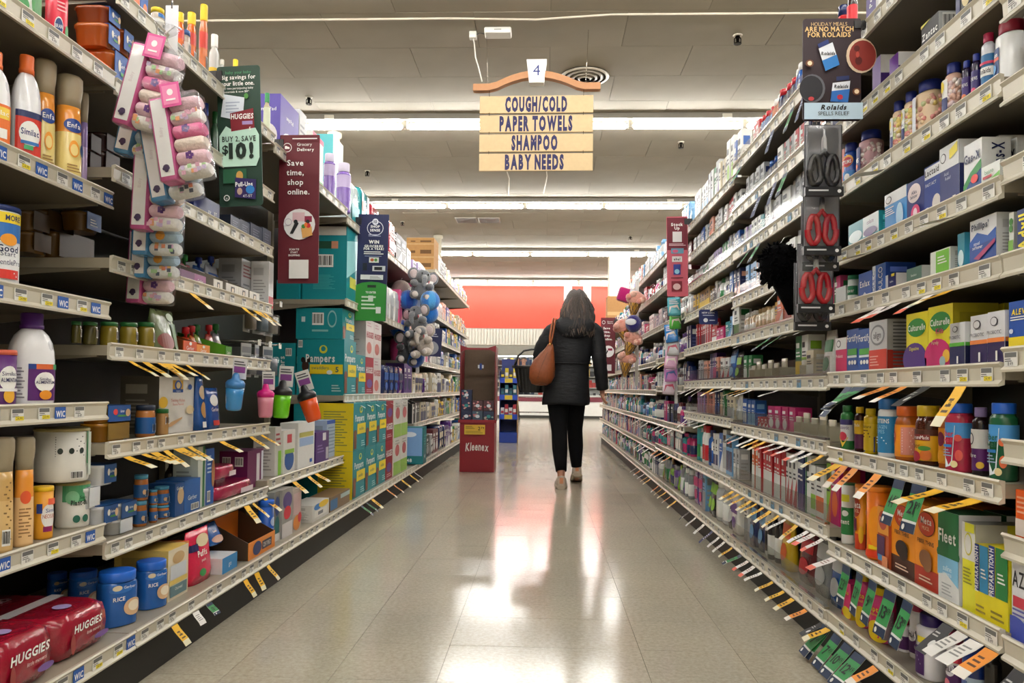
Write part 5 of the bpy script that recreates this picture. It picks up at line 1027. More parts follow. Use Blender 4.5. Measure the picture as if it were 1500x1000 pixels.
 ('Q3','box',1.553,.057,.111,.080,.010,'white and purple probiotic carton with orange line, nearer of two',{'c':'dcdde0','f':[('r',0,0,1,.44,'2a1a50'),('r',0,.44,1,.52,'e8843c'),('e',.42,.82,.22,.085,'3a3a44'),('e',.42,.82,.18,.07,'dcdde0'),('t',.45,.62,.065,'PROBIOTIC','3a3a4c',.85),('r',.55,.1,.66,.28,'f4f4f0')],'s':[('r',0,0,1,.44,'221644'),('r',0,.44,1,.52,'d87a34')]},{'name': 'probiotic_carton', 'group': 'orange line probiotic cartons'}),
 ('Q2','bot',2.368,.042,.135,.038,.020,'green-capped white and green probiotic gummy bottle',{'c':'2f7a3c','cap':'1f5f2c','shape':'pill','lab':'e4e4e8','lab0':.2,'f':[('r',-.2,.56,1.2,.68,'3a3070'),('t',.5,.5,.08,'Probiotic','4c2a7c',.9),('e',.5,.3,.3,.1,'c83a54'),('p',[(.1,.28),(.9,.28),(.5,.05)],'e8c83c')]},{'rz': 25, 'name': 'gummy_bottle'}),
 ('Q2','bot',2.263,.030,.133,.027,.020,'dark gummy bottle with yellow cap and plum label',{'c':'3a1c1c','cap':'d8b41c','shape':'pill','lab':'5c1f4c','f':[('r',-.2,.4,1.2,.7,'e0b41c'),('t',.5,.6,.07,'Made','f4f4f0',.6)]},{'rz': 25, 'name': 'gummy_bottle'}),
 ('Q2','bot',2.199,.039,.130,.035,.020,'yellow supplement bottle with blue wave label',{'c':'d8b41c','cap':'e0c01c','shape':'pill','lab':'e0bc1c','f':[('t',.5,.6,.06,'Nature','1a1a1e',.7),('lines',.25,.35,.8,.55,3,'6a4a1c'),('p',[(.3,.05),(1.1,.05),(1.1,.4)],'1f3f8c')]},{'rz': 25, 'name': 'gummy_bottle'}),
 ('Q2','bot',2.095,.056,.159,.053,.015,'large white collagen bottle with blue label and cap',{'c':'e4e8ea','cap':'1f5f9c','shape':'wide','capk':.92,'lab':'2a80b4','lab1':.7,'f':[('t',.45,.62,.07,'PROTEINS','f4f4f0',.9,.02),('t',.4,.52,.06,'COLLAGEN','9ad0e8',.8),('t',.4,.44,.06,'TYPES','9ad0e8',.6),('lines',.1,.22,.8,.36,3,'cfe4ee')]},{'rz': 20, 'name': 'supplement_bottle'}),
 ('Q2','bot',1.994,.064,.141,.061,.015,'orange fibre gummy bottle with orange cap',{'c':'b8601c','cap':'d8641c','shape':'spice','lab':'e8901c','lab1':.66,'m':'amber','f':[('e',.0,.44,.34,.18,'a83a24'),('t',.05,.48,.1,'Meta','f4f4f0',.4),('r',.6,.12,1.1,.62,'d88a7c'),('lines',.65,.15,1.05,.6,9,'f0d0c8')]},{'rz': 20, 'name': 'gummy_bottle'}),
 ('Q2','bot',1.880,.061,.145,.058,.012,'brown fibre gummy bottle with yellow cap and fruit label',{'c':'4c2416','cap':'c8a818','shape':'spice','lab':'e0a81c','lab1':.6,'m':'amber','f':[('r',-.2,.5,1.2,.6,'4c2416'),('r',.1,.42,.9,.52,'7c2420'),('t',.5,.47,.06,'NatureMade','f4f4f0',.72),('t',.3,.33,.09,'Fiber','5c2a14',.5),('e',.35,.15,.22,.09,'a8283c'),('e',.75,.18,.2,.09,'d8742c'),('e',.7,.29,.22,.04,'4a8a34')]},{'rz': 20, 'name': 'gummy_bottle'}),
 ('Q2','bot',1.810,.028,.142,.026,.030,'orange gummy bottle half hidden behind tall fibre bottle',{'c':'b05a1c','cap':'d0641c','shape':'spice','lab':'e8961c','f':[('e',.5,.48,.3,.12,'7c2444'),('e',.5,.2,.35,.1,'f0a82c')]},{'rz': 20, 'name': 'gummy_bottle'}),
 ('Q2','bot',1.732,.057,.153,.051,.010,'pink-red fibre gummy bottle with bright blue cap',{'c':'b8304c','cap':'1f5fc8','shape':'pill','capk':.86,'e':2.6,'lab':'4a96d8','lab0':.5,'lab1':.72,'f':[('p',[(-.05,.62),(.62,.68),(.5,.1),(.2,.06)],'e4eef4'),('t',.28,.56,.075,'Fiber','d0304c',.55,.02,.1),('t',.28,.47,.075,'well','d0304c',.5,.02,.1),('r',.05,.36,.5,.4,'2a7ac4'),('lines',.1,.22,.5,.34,3,'8aa4c4'),('e',.72,.5,.12,.05,'d8544c'),('e',.75,.25,.12,.08,'d8544c'),('e',.6,.12,.12,.05,'e8d8a0')]},{'rz': 25, 'name': 'gummy_bottle'}),
 ('Q2','bot',1.653,.034,.146,.032,.020,'dark bottle with lilac cap and white over purple label',{'c':'24181c','cap':'8a7ab0','shape':'pill','lab':'5c1f6c','lab1':.68,'f':[('r',-.2,.4,1.2,.68,'e4e4e4'),('e',.2,.54,.2,.09,'3a3a44'),('e',.2,.54,.16,.07,'e4e4e4'),('t',.35,.3,.06,'fibre','f4f4f0',.4),('e',.75,.16,.2,.05,'e8b83c')]},{'rz': 25, 'name': 'gummy_bottle'}),
 ('Q2','bot',1.566,.050,.157,.045,.010,'green fibre gummy bottle with bright blue cap at right edge',{'c':'1f5c3c','cap':'1f5fc8','shape':'pill','capk':.86,'e':2.6,'lab':'4a96d8','lab0':.5,'lab1':.72,'f':[('p',[(-.05,.62),(.62,.68),(.5,.1),(.2,.06)],'e4eef4'),('t',.28,.56,.075,'Fiber','1f5c44',.55,.02,.1),('t',.28,.47,.075,'well','1f5c44',.5,.02,.1),('r',.05,.36,.5,.4,'2a7ac4'),('lines',.1,.22,.5,.34,3,'8aa4c4'),('e',.72,.5,.12,.05,'d86a3c'),('e',.75,.25,.12,.08,'d86a3c'),('e',.6,.12,.12,.05,'e8d8a0')]},{'rz': 25, 'name': 'gummy_bottle'}),
 ('Q1','can',2.362,.042,.185,.042,.020,'slim white and green thickener tin with spoon picture',{'c':'e8e8e4','lid':'2a6a3c','lh':.03,'f':[('r',-.2,.16,1.2,.62,'24783c'),('e',.6,.52,.25,.05,'e4e8e8'),('t',.5,.38,.08,'ement','f4f4f0',.8,.02),('r',.35,.72,.9,.84,'e0e03c')]},{'rz': 25, 'name': 'supplement_tin', 'cat': 'tin'}),
 ('Q1','can',2.285,.038,.191,.038,.030,'tall orange fibre powder canister, farther of two',{'c':'f0961c','lid':'e8881c','lh':.05,'f':[('r',-.2,.0,1.2,.25,'c8401c'),('e',.4,.68,.36,.16,'a8341c'),('t',.42,.72,.1,'Meta','f4f4f0',.7,.02),('t',.42,.62,.05,'MUCIL','f0d8b0',.5),('r',-.2,.3,.5,.5,'5c1838'),('e',.8,.24,.16,.14,'f0b81c')]},{'rz': 25, 'name': 'fibre_canister', 'cat': 'canister'}),
 ('Q1','can',2.151,.070,.202,.063,.012,'tall orange fibre powder canister, nearer and wider one',{'c':'f07c14','lid':'f0881c','lh':.07,'f':[('e',-.02,.65,.26,.14,'a8341c'),('t',.0,.68,.09,'Meta','f4f4f0',.4,.02),('r',-.2,.1,.15,.5,'5c1838'),('r',.15,.04,1.2,.14,'e8401c'),('r',.45,.16,.95,.22,'f4d81c'),('e',.75,.5,.3,.3,'f49a1c')]},{'rz': 20, 'name': 'fibre_canister', 'cat': 'canister'}),
 ('Q1','box',2.046,.064,.159,.080,.005,'small purple and orange fibre wafer carton',{'c':'b8542c','f':[('r',0,.55,1,1,'e89a2c'),('e',.5,.78,.38,.16,'b8442c'),('t',.5,.8,.07,'Meta','f4f4f0',.7),('r',0,.15,.7,.52,'4c2450'),('r',.1,.1,.6,.2,'3a8ac4'),('r',.5,.02,1,.2,'d88a5c')]},{'name': 'fibre_carton'}),
 ('Q1','box',1.951,.124,.192,.090,.012,'orange fibre thins carton with dark chocolate picture',{'c':'f0941c','f':[('r',0,.0,1,.24,'4a2418'),('e',.5,.78,.36,.15,'5c2a1c'),('e',.5,.78,.34,.14,'c8401c'),('t',.5,.82,.08,'Meta','f4f4f0',.72,.02,.1),('t',.5,.73,.045,'MUCIL','f0d8b0',.5),('t',.5,.56,.05,'FIBER THINS','3a1c10',.85,.01),('e',.5,.36,.26,.11,'2a1610'),('e',.58,.3,.18,.09,'2a1610'),('lines',.25,.08,.8,.16,2,'e8c8b0')]},{'name': 'fibre_carton'}),
 ('Q1','box',1.832,.112,.195,.090,.012,'orange fibre thins carton with brown biscuit picture',{'c':'f0941c','f':[('r',0,.0,1,.24,'b0301c'),('e',.5,.78,.36,.15,'5c2a1c'),('e',.5,.78,.34,.14,'c8401c'),('t',.5,.82,.08,'Meta','f4f4f0',.72,.02,.1),('t',.5,.73,.045,'MUCIL','f0d8b0',.5),('t',.5,.56,.05,'FIBER THINS','3a1c10',.85,.01),('e',.5,.36,.26,.11,'8a5a34'),('e',.58,.3,.18,.09,'8a5a34'),('lines',.25,.08,.8,.16,2,'e8c8b0')]},{'name': 'fibre_carton'}),
 ('Q1','box',1.733,.086,.197,.090,.010,'white carton with green top and pale blue wave',{'c':'e8eaea','f':[('r',0,.5,1,1,'1f6a3c'),('e',.5,.52,.56,.1,'1f6a3c'),('p',[(0,.26),(.4,.3),(1,.18),(1,.48),(0,.48)],'7fbce0'),('t',.48,.72,.14,'Fleet','f4f4f0',.85,.02),('t',.5,.36,.06,'saline','e8f4fa',.5),('t',.5,.3,.05,'enema','e8f4fa',.5),('lines',.25,.05,.75,.2,4,'a8acb0')],'sc':'e4e6e6','tc':'1f5a34','s':[('lines',.1,.3,.9,.95,12,'8a8c90')]},{'name': 'enema_carton'}),
 ('Q1','box',1.652,.049,.187,.130,.010,'tall yellow and white carton with a round emblem',{'c':'e0dc2c','f':[('r',0,.58,1,1,'e4e4de'),('e',.5,.76,.3,.13,'d8d03c'),('e',.5,.76,.25,.11,'e4e4de'),('lines',.15,.3,.8,.5,5,'8a8a2c'),('r',.3,.9,1,1,'e0dc2c')],'sc':'b4b4ac','tc':'9a9a94','s':[('r',.5,.8,.85,1,'d8d03c'),('e',.4,.72,.2,.08,'c8c440')]},{'name': 'suppository_carton'}),
 ('Q1','box',1.600,.048,.150,.090,.008,'yellow and navy ointment carton with blue half, farther',{'c':'e8d81c','f':[('r',0,.0,1,.36,'e8d81c'),('r',0,.36,.32,1,'1d3484'),('r',.38,.36,1,1,'2a86b8'),('v',.16,.66,.24,'PREPARATION H','f4f4f0',.62,.02),('lines',.5,.55,.9,.7,3,'f4f4f0'),('lines',.15,.06,.85,.2,2,'8a7a1c')]},{'name': 'ointment_carton'}),
 ('Q1','box',1.543,.063,.156,.090,.008,'yellow and navy ointment carton with green half, nearer',{'c':'e8d81c','f':[('r',0,.0,1,.36,'e8d81c'),('r',0,.36,.32,1,'1d3484'),('r',.38,.36,1,1,'24783c'),('v',.16,.66,.24,'PREPARATION H','f4f4f0',.62,.02),('lines',.5,.55,.9,.7,3,'f4f4f0'),('lines',.15,.06,.85,.2,2,'8a7a1c')],'sc':'d8cc1c','s':[('lines',.1,.2,.9,.8,8,'9a901c')]},{'name': 'ointment_carton'}),
 ('Q0','box',2.354,.068,.107,.080,.030,'magenta stomach remedy carton with yellow sun, bottom shelf',{'c':'d8246c','f':[('t',.5,.72,.12,'epto','f0dc2c',.9,.02),('e',.6,.15,.5,.16,'f0d01c')],'sc':'b01c58','s':[('r',0,0,1,.3,'d8b81c')]},{'name': 'remedy_carton'}),
 ('Q0','bot',2.263,.044,.155,.031,.030,'pink stomach remedy bottle with yellow sun, farther of two',{'c':'e0508c','cap':'e8c81c','shape':'pill','e':3,'lab':'d8286c','f':[('t',.45,.6,.09,'Pepto','f0dc2c',.8,.02),('t',.45,.5,.05,'Bismol','f0dc2c',.6),('e',.6,.2,.5,.2,'f0d01c')]},{'rz': 20, 'name': 'remedy_bottle'}),
 ('Q0','bot',2.140,.069,.147,.052,.020,'pink stomach remedy bottle with yellow sun, nearer of two',{'c':'e0508c','cap':'e8c81c','shape':'pill','e':3,'lab':'d8286c','f':[('t',.45,.6,.09,'Pepto','f0dc2c',.8,.02),('t',.45,.5,.05,'Bismol','f0dc2c',.6),('e',.6,.2,.5,.2,'f0d01c'),('r',.78,.08,1.3,.6,'8a7a84'),('lines',.8,.1,1.25,.6,10,'c8b8c0')]},{'rz': 20, 'name': 'remedy_bottle'}),
 ('Q0','bot',2.062,.041,.086,.033,.050,'white laxative powder bottle with purple label, magenta cap, small',{'c':'e8e6ea','cap':'a81f4c','shape':'wide','capk':.7,'e':3,'f':[('r',-.2,.1,1.2,.5,'4c1f5c'),('e',.4,.42,.36,.12,'e4e0e8'),('t',.42,.42,.1,'MiraLAX','24142c',.66,.02)]},{'rz': 20, 'name': 'laxative_bottle'}),
 ('Q0','bot',2.005,.039,.148,.031,.060,'white laxative powder bottle with tall magenta cap behind',{'c':'e8e6ea','cap':'a81f4c','shape':'wide','capk':.75,'e':3,'f':[('r',-.2,.1,1.2,.5,'4c1f5c'),('e',.4,.42,.36,.12,'e4e0e8'),('t',.42,.42,.1,'MiraLAX','24142c',.66,.02)]},{'rz': 20, 'name': 'laxative_bottle'}),
 ('Q0','bot',1.872,.067,.153,.057,.015,'white bottle with purple label and large purple cap',{'c':'eceaf0','cap':'2f1a64','shape':'wide','capk':.78,'e':2.8,'f':[('r',-.2,.06,.62,.5,'4c1f6c'),('e',.1,.6,.18,.07,'3a3a44'),('e',.1,.6,.14,.055,'eceaf0'),('r',.35,.56,.7,.66,'f0e02c'),('lines',.0,.2,.5,.36,3,'a890c0'),('t',.2,.44,.05,'Laxaclear','d8c8e8',.5)]},{'rz': 15, 'name': 'laxative_bottle'}),
 ('Q0','bot',1.768,.038,.143,.031,.030,'white laxative bottle with red banner above a purple label',{'c':'e8e6ea','cap':'8a1f44','shape':'wide','capk':.8,'e':3,'f':[('r',-.2,.1,1.2,.5,'4c1f5c'),('e',.4,.42,.36,.12,'e4e0e8'),('t',.42,.42,.1,'MiraLAX','24142c',.66,.02),('r',-.2,.54,1.2,.64,'d8304c'),('e',.3,.18,.2,.08,'e07a8c')]},{'rz': 20, 'name': 'laxative_bottle'}),
 ('Q0','bot',1.671,.049,.160,.044,.010,'cobalt blue milk of magnesia bottle with white label',{'c':'16307c','cap':'1c3a8c','shape':'pill','capk':.8,'lab':'b8cdea','lab0':.05,'lab1':.5,'f':[('t',.4,.4,.1,'Phillips','24409c',.8,.03),('e',.5,.2,.3,.06,'e0a0a8')]},{'rz': 20, 'name': 'magnesia_bottle'}),
 ('Q0','bot',1.629,.033,.152,.032,.030,'black bottle with pale round label behind orange tag',{'c':'1c1a18','cap':'24201c','shape':'pill','lab':'b8a49a','lab0':.05,'lab1':.3},{'rz': 20, 'name': 'supplement_bottle'}),
 ('P5','box',1.519,.015,.092,.080,.020,'green and white herbal carton beside the yellow-lettered one',{'c':'d8dcd4','f':[('e',.5,.8,.4,.08,'4a8a3c'),('e',.5,.65,.4,.08,'4a8a3c'),('r',0,.1,1,.4,'7ab43c')],'sc':'b8bab4'},{'name': 'herbal_carton'}),
 ('P5','box',1.439,.098,.088,.080,.012,'navy pain reliever carton with bold yellow upright lettering',{'c':'1c2f6c','f':[('v',.2,.5,.28,'Advil','f0e02c',.8,.04),('r',.55,.1,.9,.5,'3f8ac8')],'sc':'24387c'},{'name': 'pain_carton'}),
 ('P4','box',1.435,.159,.096,.080,.012,'blue and yellow pain reliever carton at right edge',{'c':'1f4fa8','f':[('r',0,.0,1,.28,'f0d81c'),('t',.22,.78,.11,'ALEVE','f0d81c',.36,.03,.15),('e',.06,.4,.04,.05,'cfd8ec'),('lines',.05,.6,.4,.7,2,'f4f4f0')]},{'name': 'pain_carton'}),
 ('P2','box',1.444,.102,.092,.080,.012,'orange and white carton at the right edge',{'c':'e8601c','f':[('r',.0,.05,.3,.4,'e4d8d0'),('lines',.05,.5,.5,.9,4,'f0b090')]},{'name': 'supplement_carton'}),
 ('P1','box',1.451,.114,.149,.100,.012,'white and violet urinary relief carton at lower right edge',{'c':'e2e4ea','f':[('t',.28,.78,.2,'AZO','24242c',.5,.01),('r',.05,.42,.5,.56,'c83a4c'),('e',.1,.0,.5,.3,'3f4fb0'),('lines',.05,.3,.5,.42,2,'5a5ca8')]},{'name': 'relief_carton'}),
 ('P0','box',1.480,.071,.168,.080,.020,'cream carton with brown ring at the lower right corner',{'c':'e0d4c0','f':[('e',.35,.55,.3,.3,'a8846c'),('e',.35,.55,.25,.25,'e0d4c0')]},{'name': 'supplement_carton'}),
]
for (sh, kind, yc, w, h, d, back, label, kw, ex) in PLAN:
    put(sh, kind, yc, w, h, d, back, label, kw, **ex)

# second carton standing behind some front ones on the second right bay: ROWBACK
for key, new in (('yellow probiotic carton with green oval and purple', 'yellow probiotic carton behind the one with a purple arch'), ("yellow children's probiotic", 'yellow probiotic carton behind the one with a magenta arch'), ('short white and navy probiotic', 'white and navy probiotic carton behind the short green-lined one'), ('white and purple probiotic carton with orange line, farther', 'white and purple probiotic carton behind the farther orange-lined one'), ('white and purple probiotic carton with orange line, nearer', 'white and purple probiotic carton behind the nearer orange-lined one'),
                 ('orange fibre thins carton with dark', 'orange fibre thins carton behind the dark chocolate one'), ('orange fibre thins carton with brown', 'orange fibre thins carton behind the brown biscuit one'), ('white and green gas relief', 'white gas relief carton behind the green-banded front one'), ('white carton with green top', 'white and green enema carton behind the front one')):
    src = [o for l, os_ in list(LABELS.items()) if l.startswith(key) for o in os_][0]
    c = copy_tree(src); c.location.x += src.dimensions.y + .012 if src.dimensions.y > .01 else .1
    tag(c, new, 'carton', src.get('group'))

# ------------------------------------------------------------------ diaper cartons in the fourth and fifth left bays
TEAL = '128a94'
PF = [('t',.5,.68,.13,'Pampers','f0f4f4',.86,.03), ('e',.6,.85,.12,.07,'d8d83c'), ('e',.6,.86,.07,.04,TEAL), ('r',.3,.34,1,.56,'f0d828'), ('t',.64,.45,.07,'swaddlers','2a6a6c',.6), ('e',.12,.36,.12,.08,'7c4a34'), ('r',.02,.04,.22,.3,'7c4a34'), ('lines',.6,.06,.95,.2,3,'b8dcdc')]
PS = [('e',.18,.52,.075,.10,'3a2018'), ('e',.13,.63,.045,.05,'1c100c'), ('e',.26,.63,.045,.05,'1c100c'), ('p',[(.06,.08),(.28,.08),(.32,.42),(.04,.42)],'5c3424'), ('p',[(.07,.0),(.27,.0),(.28,.1),(.06,.1)],'e8e8e4'),
      ('t',.5,.66,.13,'Pampers','f0f4f4',.62,.03), ('e',.56,.82,.085,.075,'d8d83c'), ('e',.56,.83,.05,.045,TEAL), ('r',.28,.38,.98,.55,'f0d828'), ('t',.5,.49,.055,'swaddlers','2a6a6c',.36), ('t',.86,.46,.09,'5','2a6a6c',.2,.02), ('e',.7,.41,.06,.04,'e8f0f0'), ('bar',.03,.85,.12,.98), ('lines',.75,.06,.95,.2,3,'b8dcdc')]
BACK = [('bar',.35,.45,.6,.85), ('e',.78,.65,.1,.28,'9cc4c4'), ('e',.78,.65,.08,.22,TEAL), ('r',.12,.55,.2,.72,'d8e4e4'), ('lines',.35,.2,.7,.35,1,'8ac4c4')]
YEL = [('r',.42,.0,1,1,'e0c81c'), ('lines',.5,.1,.9,.85,14,'8a8a3c')]
def carton(sh, yc, w, h, d, back, label, lift=0.0, f=PF, s=(), c=TEAL, sc_=None, tc=None, name='diaper_carton', group='boxed diapers on the left'):
    return put(sh, 'box', yc, w, h, d, back, label, dict(c=c, f=list(f), s=list(s), sc=sc_, tc=tc), name, 'diaper carton', group, 0, lift)
carton('D1', 4.575, .28, .335, .285, .005, 'large teal diaper carton with a baby on its near face, above the low shelf', 0, PF, PS)
carton('D1', 4.575, .28, .31, .15, .30, 'teal diaper carton turned sideways behind the baby-faced one', 0, PF, [('v',.45,.45,.22,'Pampers','e8f0f0',.7,.02), ('e',.7,.3,.12,.08,'d8d83c'), ('bar',.6,.75,.85,.9)])
carton('D1', 4.575, .28, .185, .28, .02, 'teal diaper carton lying on top of the baby-faced carton', .337, PF, BACK)
carton('D1', 4.86, .26, .26, .28, .01, 'narrow teal diaper carton beside the baby-faced one', 0)
HW = [('t',.5,.6,.15,'HUGGIES','a81c34',.85,.03,.1), ('e',.4,.25,.3,.16,'c8746c'), ('lines',.1,.8,.6,.95,2,'c8a0a8')]
HR = [('t',.5,.66,.15,'HUGGIES','f0f0f0',.85,.03,.1), ('e',.5,.3,.34,.12,'6a4a94'), ('lines',.15,.06,.8,.16,2,'e0b0b8')]
k = 0
for (yc, c, f) in ((5.12, '9c1a30', HR), (5.36, 'ddd4d2', HW)):
    for t in (0, 1):
        carton('D1', yc, .235, .255, .28, .012, '%s diaper carton, %s of two, right of the teal cartons' % ('red' if c[0] == '9' else 'white', ['lower', 'upper'][t]), t*.257, HR if (t == 0 and c[0] == '9') else HW, (), c if t == 0 else 'd9cfcc')
k = 0
for i, yc in enumerate((4.575, 4.885, 5.195)):
    for t in (0, 1):
        carton('D0', yc, .30, .285, .36, .03, 'teal diaper carton at floor level, %s tier, %s column' % (['lower', 'upper'][t], ['nearest', 'middle', 'farthest'][i]), t*.287, PF, YEL if i == 0 else (), TEAL)
for t in (0, 1):
    carton('D0', 5.475, .245, .285, .36, .03, 'red diaper carton at floor level, %s tier beside the teal stack' % ['lower', 'upper'][t], t*.287, HR if t == 0 else [(o[0], o[1], 1-o[2]) + tuple(o[3:]) if o[0] in 'te' else o for o in HR], (), '96182c')
for t in (0, 1):
    for i, yc in enumerate((5.775, 6.06)):
        carton('E0', yc, .275, .285, .34, .03, 'white and lime diaper carton, %s tier, %s of two columns' % (['lower', 'upper'][t], ['nearer', 'farther'][i]), t*.287, [('r',0,0,1,.35,'9cc45c'), ('e',.5,.65,.3,.16,'c86a6c'), ('lines',.2,.8,.8,.95,2,'b0b0a8')], (), 'd8d8d0', None, None, 'diaper_carton', 'lime diaper cartons')
carton('E0', 6.56, .17, .32, .24, -.06, 'teal swim pants carton with sky-blue near face, jutting over the bottom lip', .0085, [('t',.5,.2,.1,'48','f0f4f4',.5,.02), ('lines',.2,.5,.8,.8,4,'3aa4a4')], [('r',.04,.22,.96,.98,'7aa4d8'), ('e',.5,.8,.25,.07,'dfe8f4'), ('t',.5,.1,.09,'48','f0f4f4',.5,.02)], '14747c', None, None, 'swim_pants_carton', None)
# upper shelves
carton('D2', 4.60, .25, .45, .27, .01, 'tall teal diaper carton standing right of the red delivery sign', 0, [('p',[(0,.3),(1,.5),(1,.9),(0,.8)],'9cdce0'), ('r',.3,.2,.9,.35,'e0dc5c')], [('r',.02,.88,.98,1,'d8d4cc'), ('r',.2,.7,.8,.8,'c88a6c'), ('r',.35,.7,.65,.8,'24503c'), ('bar',.3,.45,.7,.62), ('lines',.25,.15,.75,.35,10,'4ab0b4')])
carton('D2', 4.575, .24, .12, .14, .29, 'low teal carton behind the tall teal carton', 0, [], [])
carton('D2', 4.86, .22, .42, .25, .03, 'tall teal and yellow diaper carton half hidden by the blue sign', 0, [('r',0,.3,1,.6,'e0d43c'), ('t',.5,.75,.1,'Pampers','f0f4f4',.8)])
def bagp(sh, yc, w, h, d, back, label, c, f, lift=0.0, name='diaper_pack', cat='diaper pack'):
    return put(sh, 'bag', yc, w, h, d, back, label, dict(c=c, f=f), name, cat, None, 0, lift)
bagp('D2', 5.16, .26, .36, .26, .02, 'pale pink diaper pack behind the blue promotional sign', 'dcc4c4', [('e',.5,.5,.35,.3,'c88a90'), ('t',.5,.8,.1,'HUGGIES','a82c44',.8,.03)])
bagp('D2', 5.44, .24, .34, .26, .02, 'rose diaper pack left of the plush elephants', 'c49a9c', [('e',.5,.4,.35,.3,'a85c68'), ('t',.5,.8,.1,'HUGGIES','f0e8e8',.8,.03)])
bagp('D3', 4.70, .19, .27, .26, .02, 'white and teal diaper pack on top shelf left of the blue sign', 'cfe0e0', [('r',0,.1,1,.5,'2a9aa0'), ('t',.5,.7,.1,'Pampers','1f7a84',.8)])
bagp('D3', 4.96, .28, .30, .26, .02, 'striped teal and white diaper pack above the blue sign', '2a9ca4', [('r',.1,.1,.3,.9,'e4ecec'), ('r',.6,.1,.8,.9,'e4ecec'), ('e',.2,.6,.1,.12,'c8745c')])
bagp('D3', 5.27, .28, .27, .26, .02, 'red and white diaper pack on top shelf right of the blue sign', 'a82438', [('t',.5,.6,.14,'HUGGIES','f4f4f4',.9,.03), ('r',.1,.2,.9,.4,'e4d8dc')])
bagp('E3', 5.86, .32, .29, .28, .02, 'red diaper pack on top shelf above the plush elephants', 'b01c30', [('t',.5,.66,.16,'HUGGIES','f4f4f4',.9,.03), ('r',.1,.25,.9,.45,'d8c0d0')])

# ------------------------------------------------------------------ generic product runs
PAL = {'white': 'e6e7e4', 'silver': 'b4b7b8', 'red': 'b8202c', 'navy': '1d2a5c', 'blue': '2058a8', 'teal': '1f8088', 'green': '2c7a44', 'lime': '86b83a', 'orange': 'd8642a', 'yellow': 'dcb826', 'pink': 'd8548a', 'magenta': 'b81f68', 'purple': '55307c', 'black': '232326', 'cream': 'd9cfb4', 'tan': 'b39468', 'maroon': '5f1a24', 'sky blue': '74a8d4', 'lilac': 'a894c4', 'peach': 'e0a48c', 'grey': '85888a'}
BAYORD = {k: ('left', ORD[i+1]) for i, k in enumerate('ABCDEFGHI')}
BAYORD.update({k: ('right', ORD[i+1]) for i, k in enumerate('PQSTUVWXYZ')})
FEAT = ['band', 'block', 'stripe', 'spot', 'corner']
def print_ops(rnd, acc, light, feat):
    if feat == 'band': ops = [('r', 0, .12, 1, .42, acc)]
    elif feat == 'block': ops = [('r', 0, 0, 1, .5, acc)]
    elif feat == 'stripe': ops = [('r', .08, 0, .34, 1, acc)]
    elif feat == 'spot': ops = [('e', .5, .32, .34, .2, acc)]
    else: ops = [('p', [(0, 0), (1, 0), (1, .55)], acc)]
    dark = '2a2c34' if light else 'e8e8e6'
    ops += [('r', .12, .72, .12+rnd.uniform(.4, .72), .84, dark), ('lines', .14, .5, .8, .66, 2, dark)]
    return ops
LIGHT = {'white', 'silver', 'cream', 'yellow', 'sky blue', 'lilac', 'peach', 'lime', 'tan'}
def filler(kind, w, h, d, cn, an, feat, side, rnd):
    """one mesh, colours and simple print on the front"""
    c, a = PAL[cn], PAL[an]
    mb = MB()
    if kind == 'box':
        mb.box(-w/2, w/2, -d/2, d/2, 0, h, c, 'carton')
        deco(mb, print_ops(rnd, a, cn in LIGHT, feat), lambda u, v, o: (u, -d/2-o, v), w, h)
        lc = '9a9a98' if cn in LIGHT else tuple(min(1, x*1.8+.05) for x in C(c))
        deco(mb, [('lines', .15, .12, .85, .6, 4, lc), ('r', .15, .68, .8, .86, a)], (lambda u, v, o: (-w/2-o, -u, v)) if side == 'L' else (lambda u, v, o: (w/2+o, u, v)), d, h)
    elif kind in ('bot', 'jug', 'tube'):
        rn, rc = rnd.choice(((.45, .5), (.6, .66), (.75, .8)))
        r = w/2; sy = d/w
        prof = [(r*.92, 0), (r, h*.04), (r, h*.1), (r*1.004, h*.101, a), (r*1.004, h*.5, a), (r, h*.501, c), (r, h*.66), (r*.9, h*.74), (r*rn, h*.8), (r*rn, h*.82, c), (r*rc, h*.821, a), (r*rc, h*.985, a), (r*rc*.9, h, a)]
        mb.lathe(prof, c, 12, m='gloss', sy=sy, e=2.4)
    elif kind == 'can':
        r = w/2
        mb.lathe([(r, 0), (r, h*.1), (r*1.002, h*.101, a), (r*1.002, h*.45, a), (r, h*.451, c), (r, h*.88), (r*.9, h*.9, a), (r*.9, h, a)], c, 14, m='gloss')
    elif kind == 'pouch':
        p = K_pouch(w, h, d, c, [('r', .1, .55, .9, .8, a), ('e', .5, .3, .3, .15, a)], side)
        mb = p[0][1]; q = p[1][1]; off = len(mb.v)
        mb.v += q.v; mb.f += [tuple(i+off for i in f) for f in q.f]; mb.c += q.c; mb.m += q.m; mb.s += q.s
    elif kind == 'bag':
        p = K_bag(w, h, d, c, [('r', .1, .5, .9, .75, a), ('e', .5, .28, .25, .14, a)], side)
        mb = p[0][1]; q = p[1][1]; off = len(mb.v)
        mb.v += q.v; mb.f += [tuple(i+off for i in f) for f in q.f]; mb.c += q.c; mb.m += q.m; mb.s += q.s
    elif kind == 'blister':
        mb.box(-w/2, w/2, -d/2, d/2, 0, h, c, 'gloss')
        deco(mb, [('r', .1, .1, .9, .6, a), ('r', .15, .7, .85, .88, '3a3c44' if cn in LIGHT else 'e8e8e6')], lambda u, v, o: (u, -d/2-o, v), w, h, 'gloss')
    return mb
NOUN = dict(box='carton', bot='bottle', can='tin', tube='tube', pouch='pouch', bag='pack', blister='card', jug='jug')
FN = dict(box='product_carton', bot='plastic_bottle', can='tin', tube='squeeze_tube', pouch='stand_up_pouch', bag='soft_pack', blister='carded_pack', jug='plastic_jug')
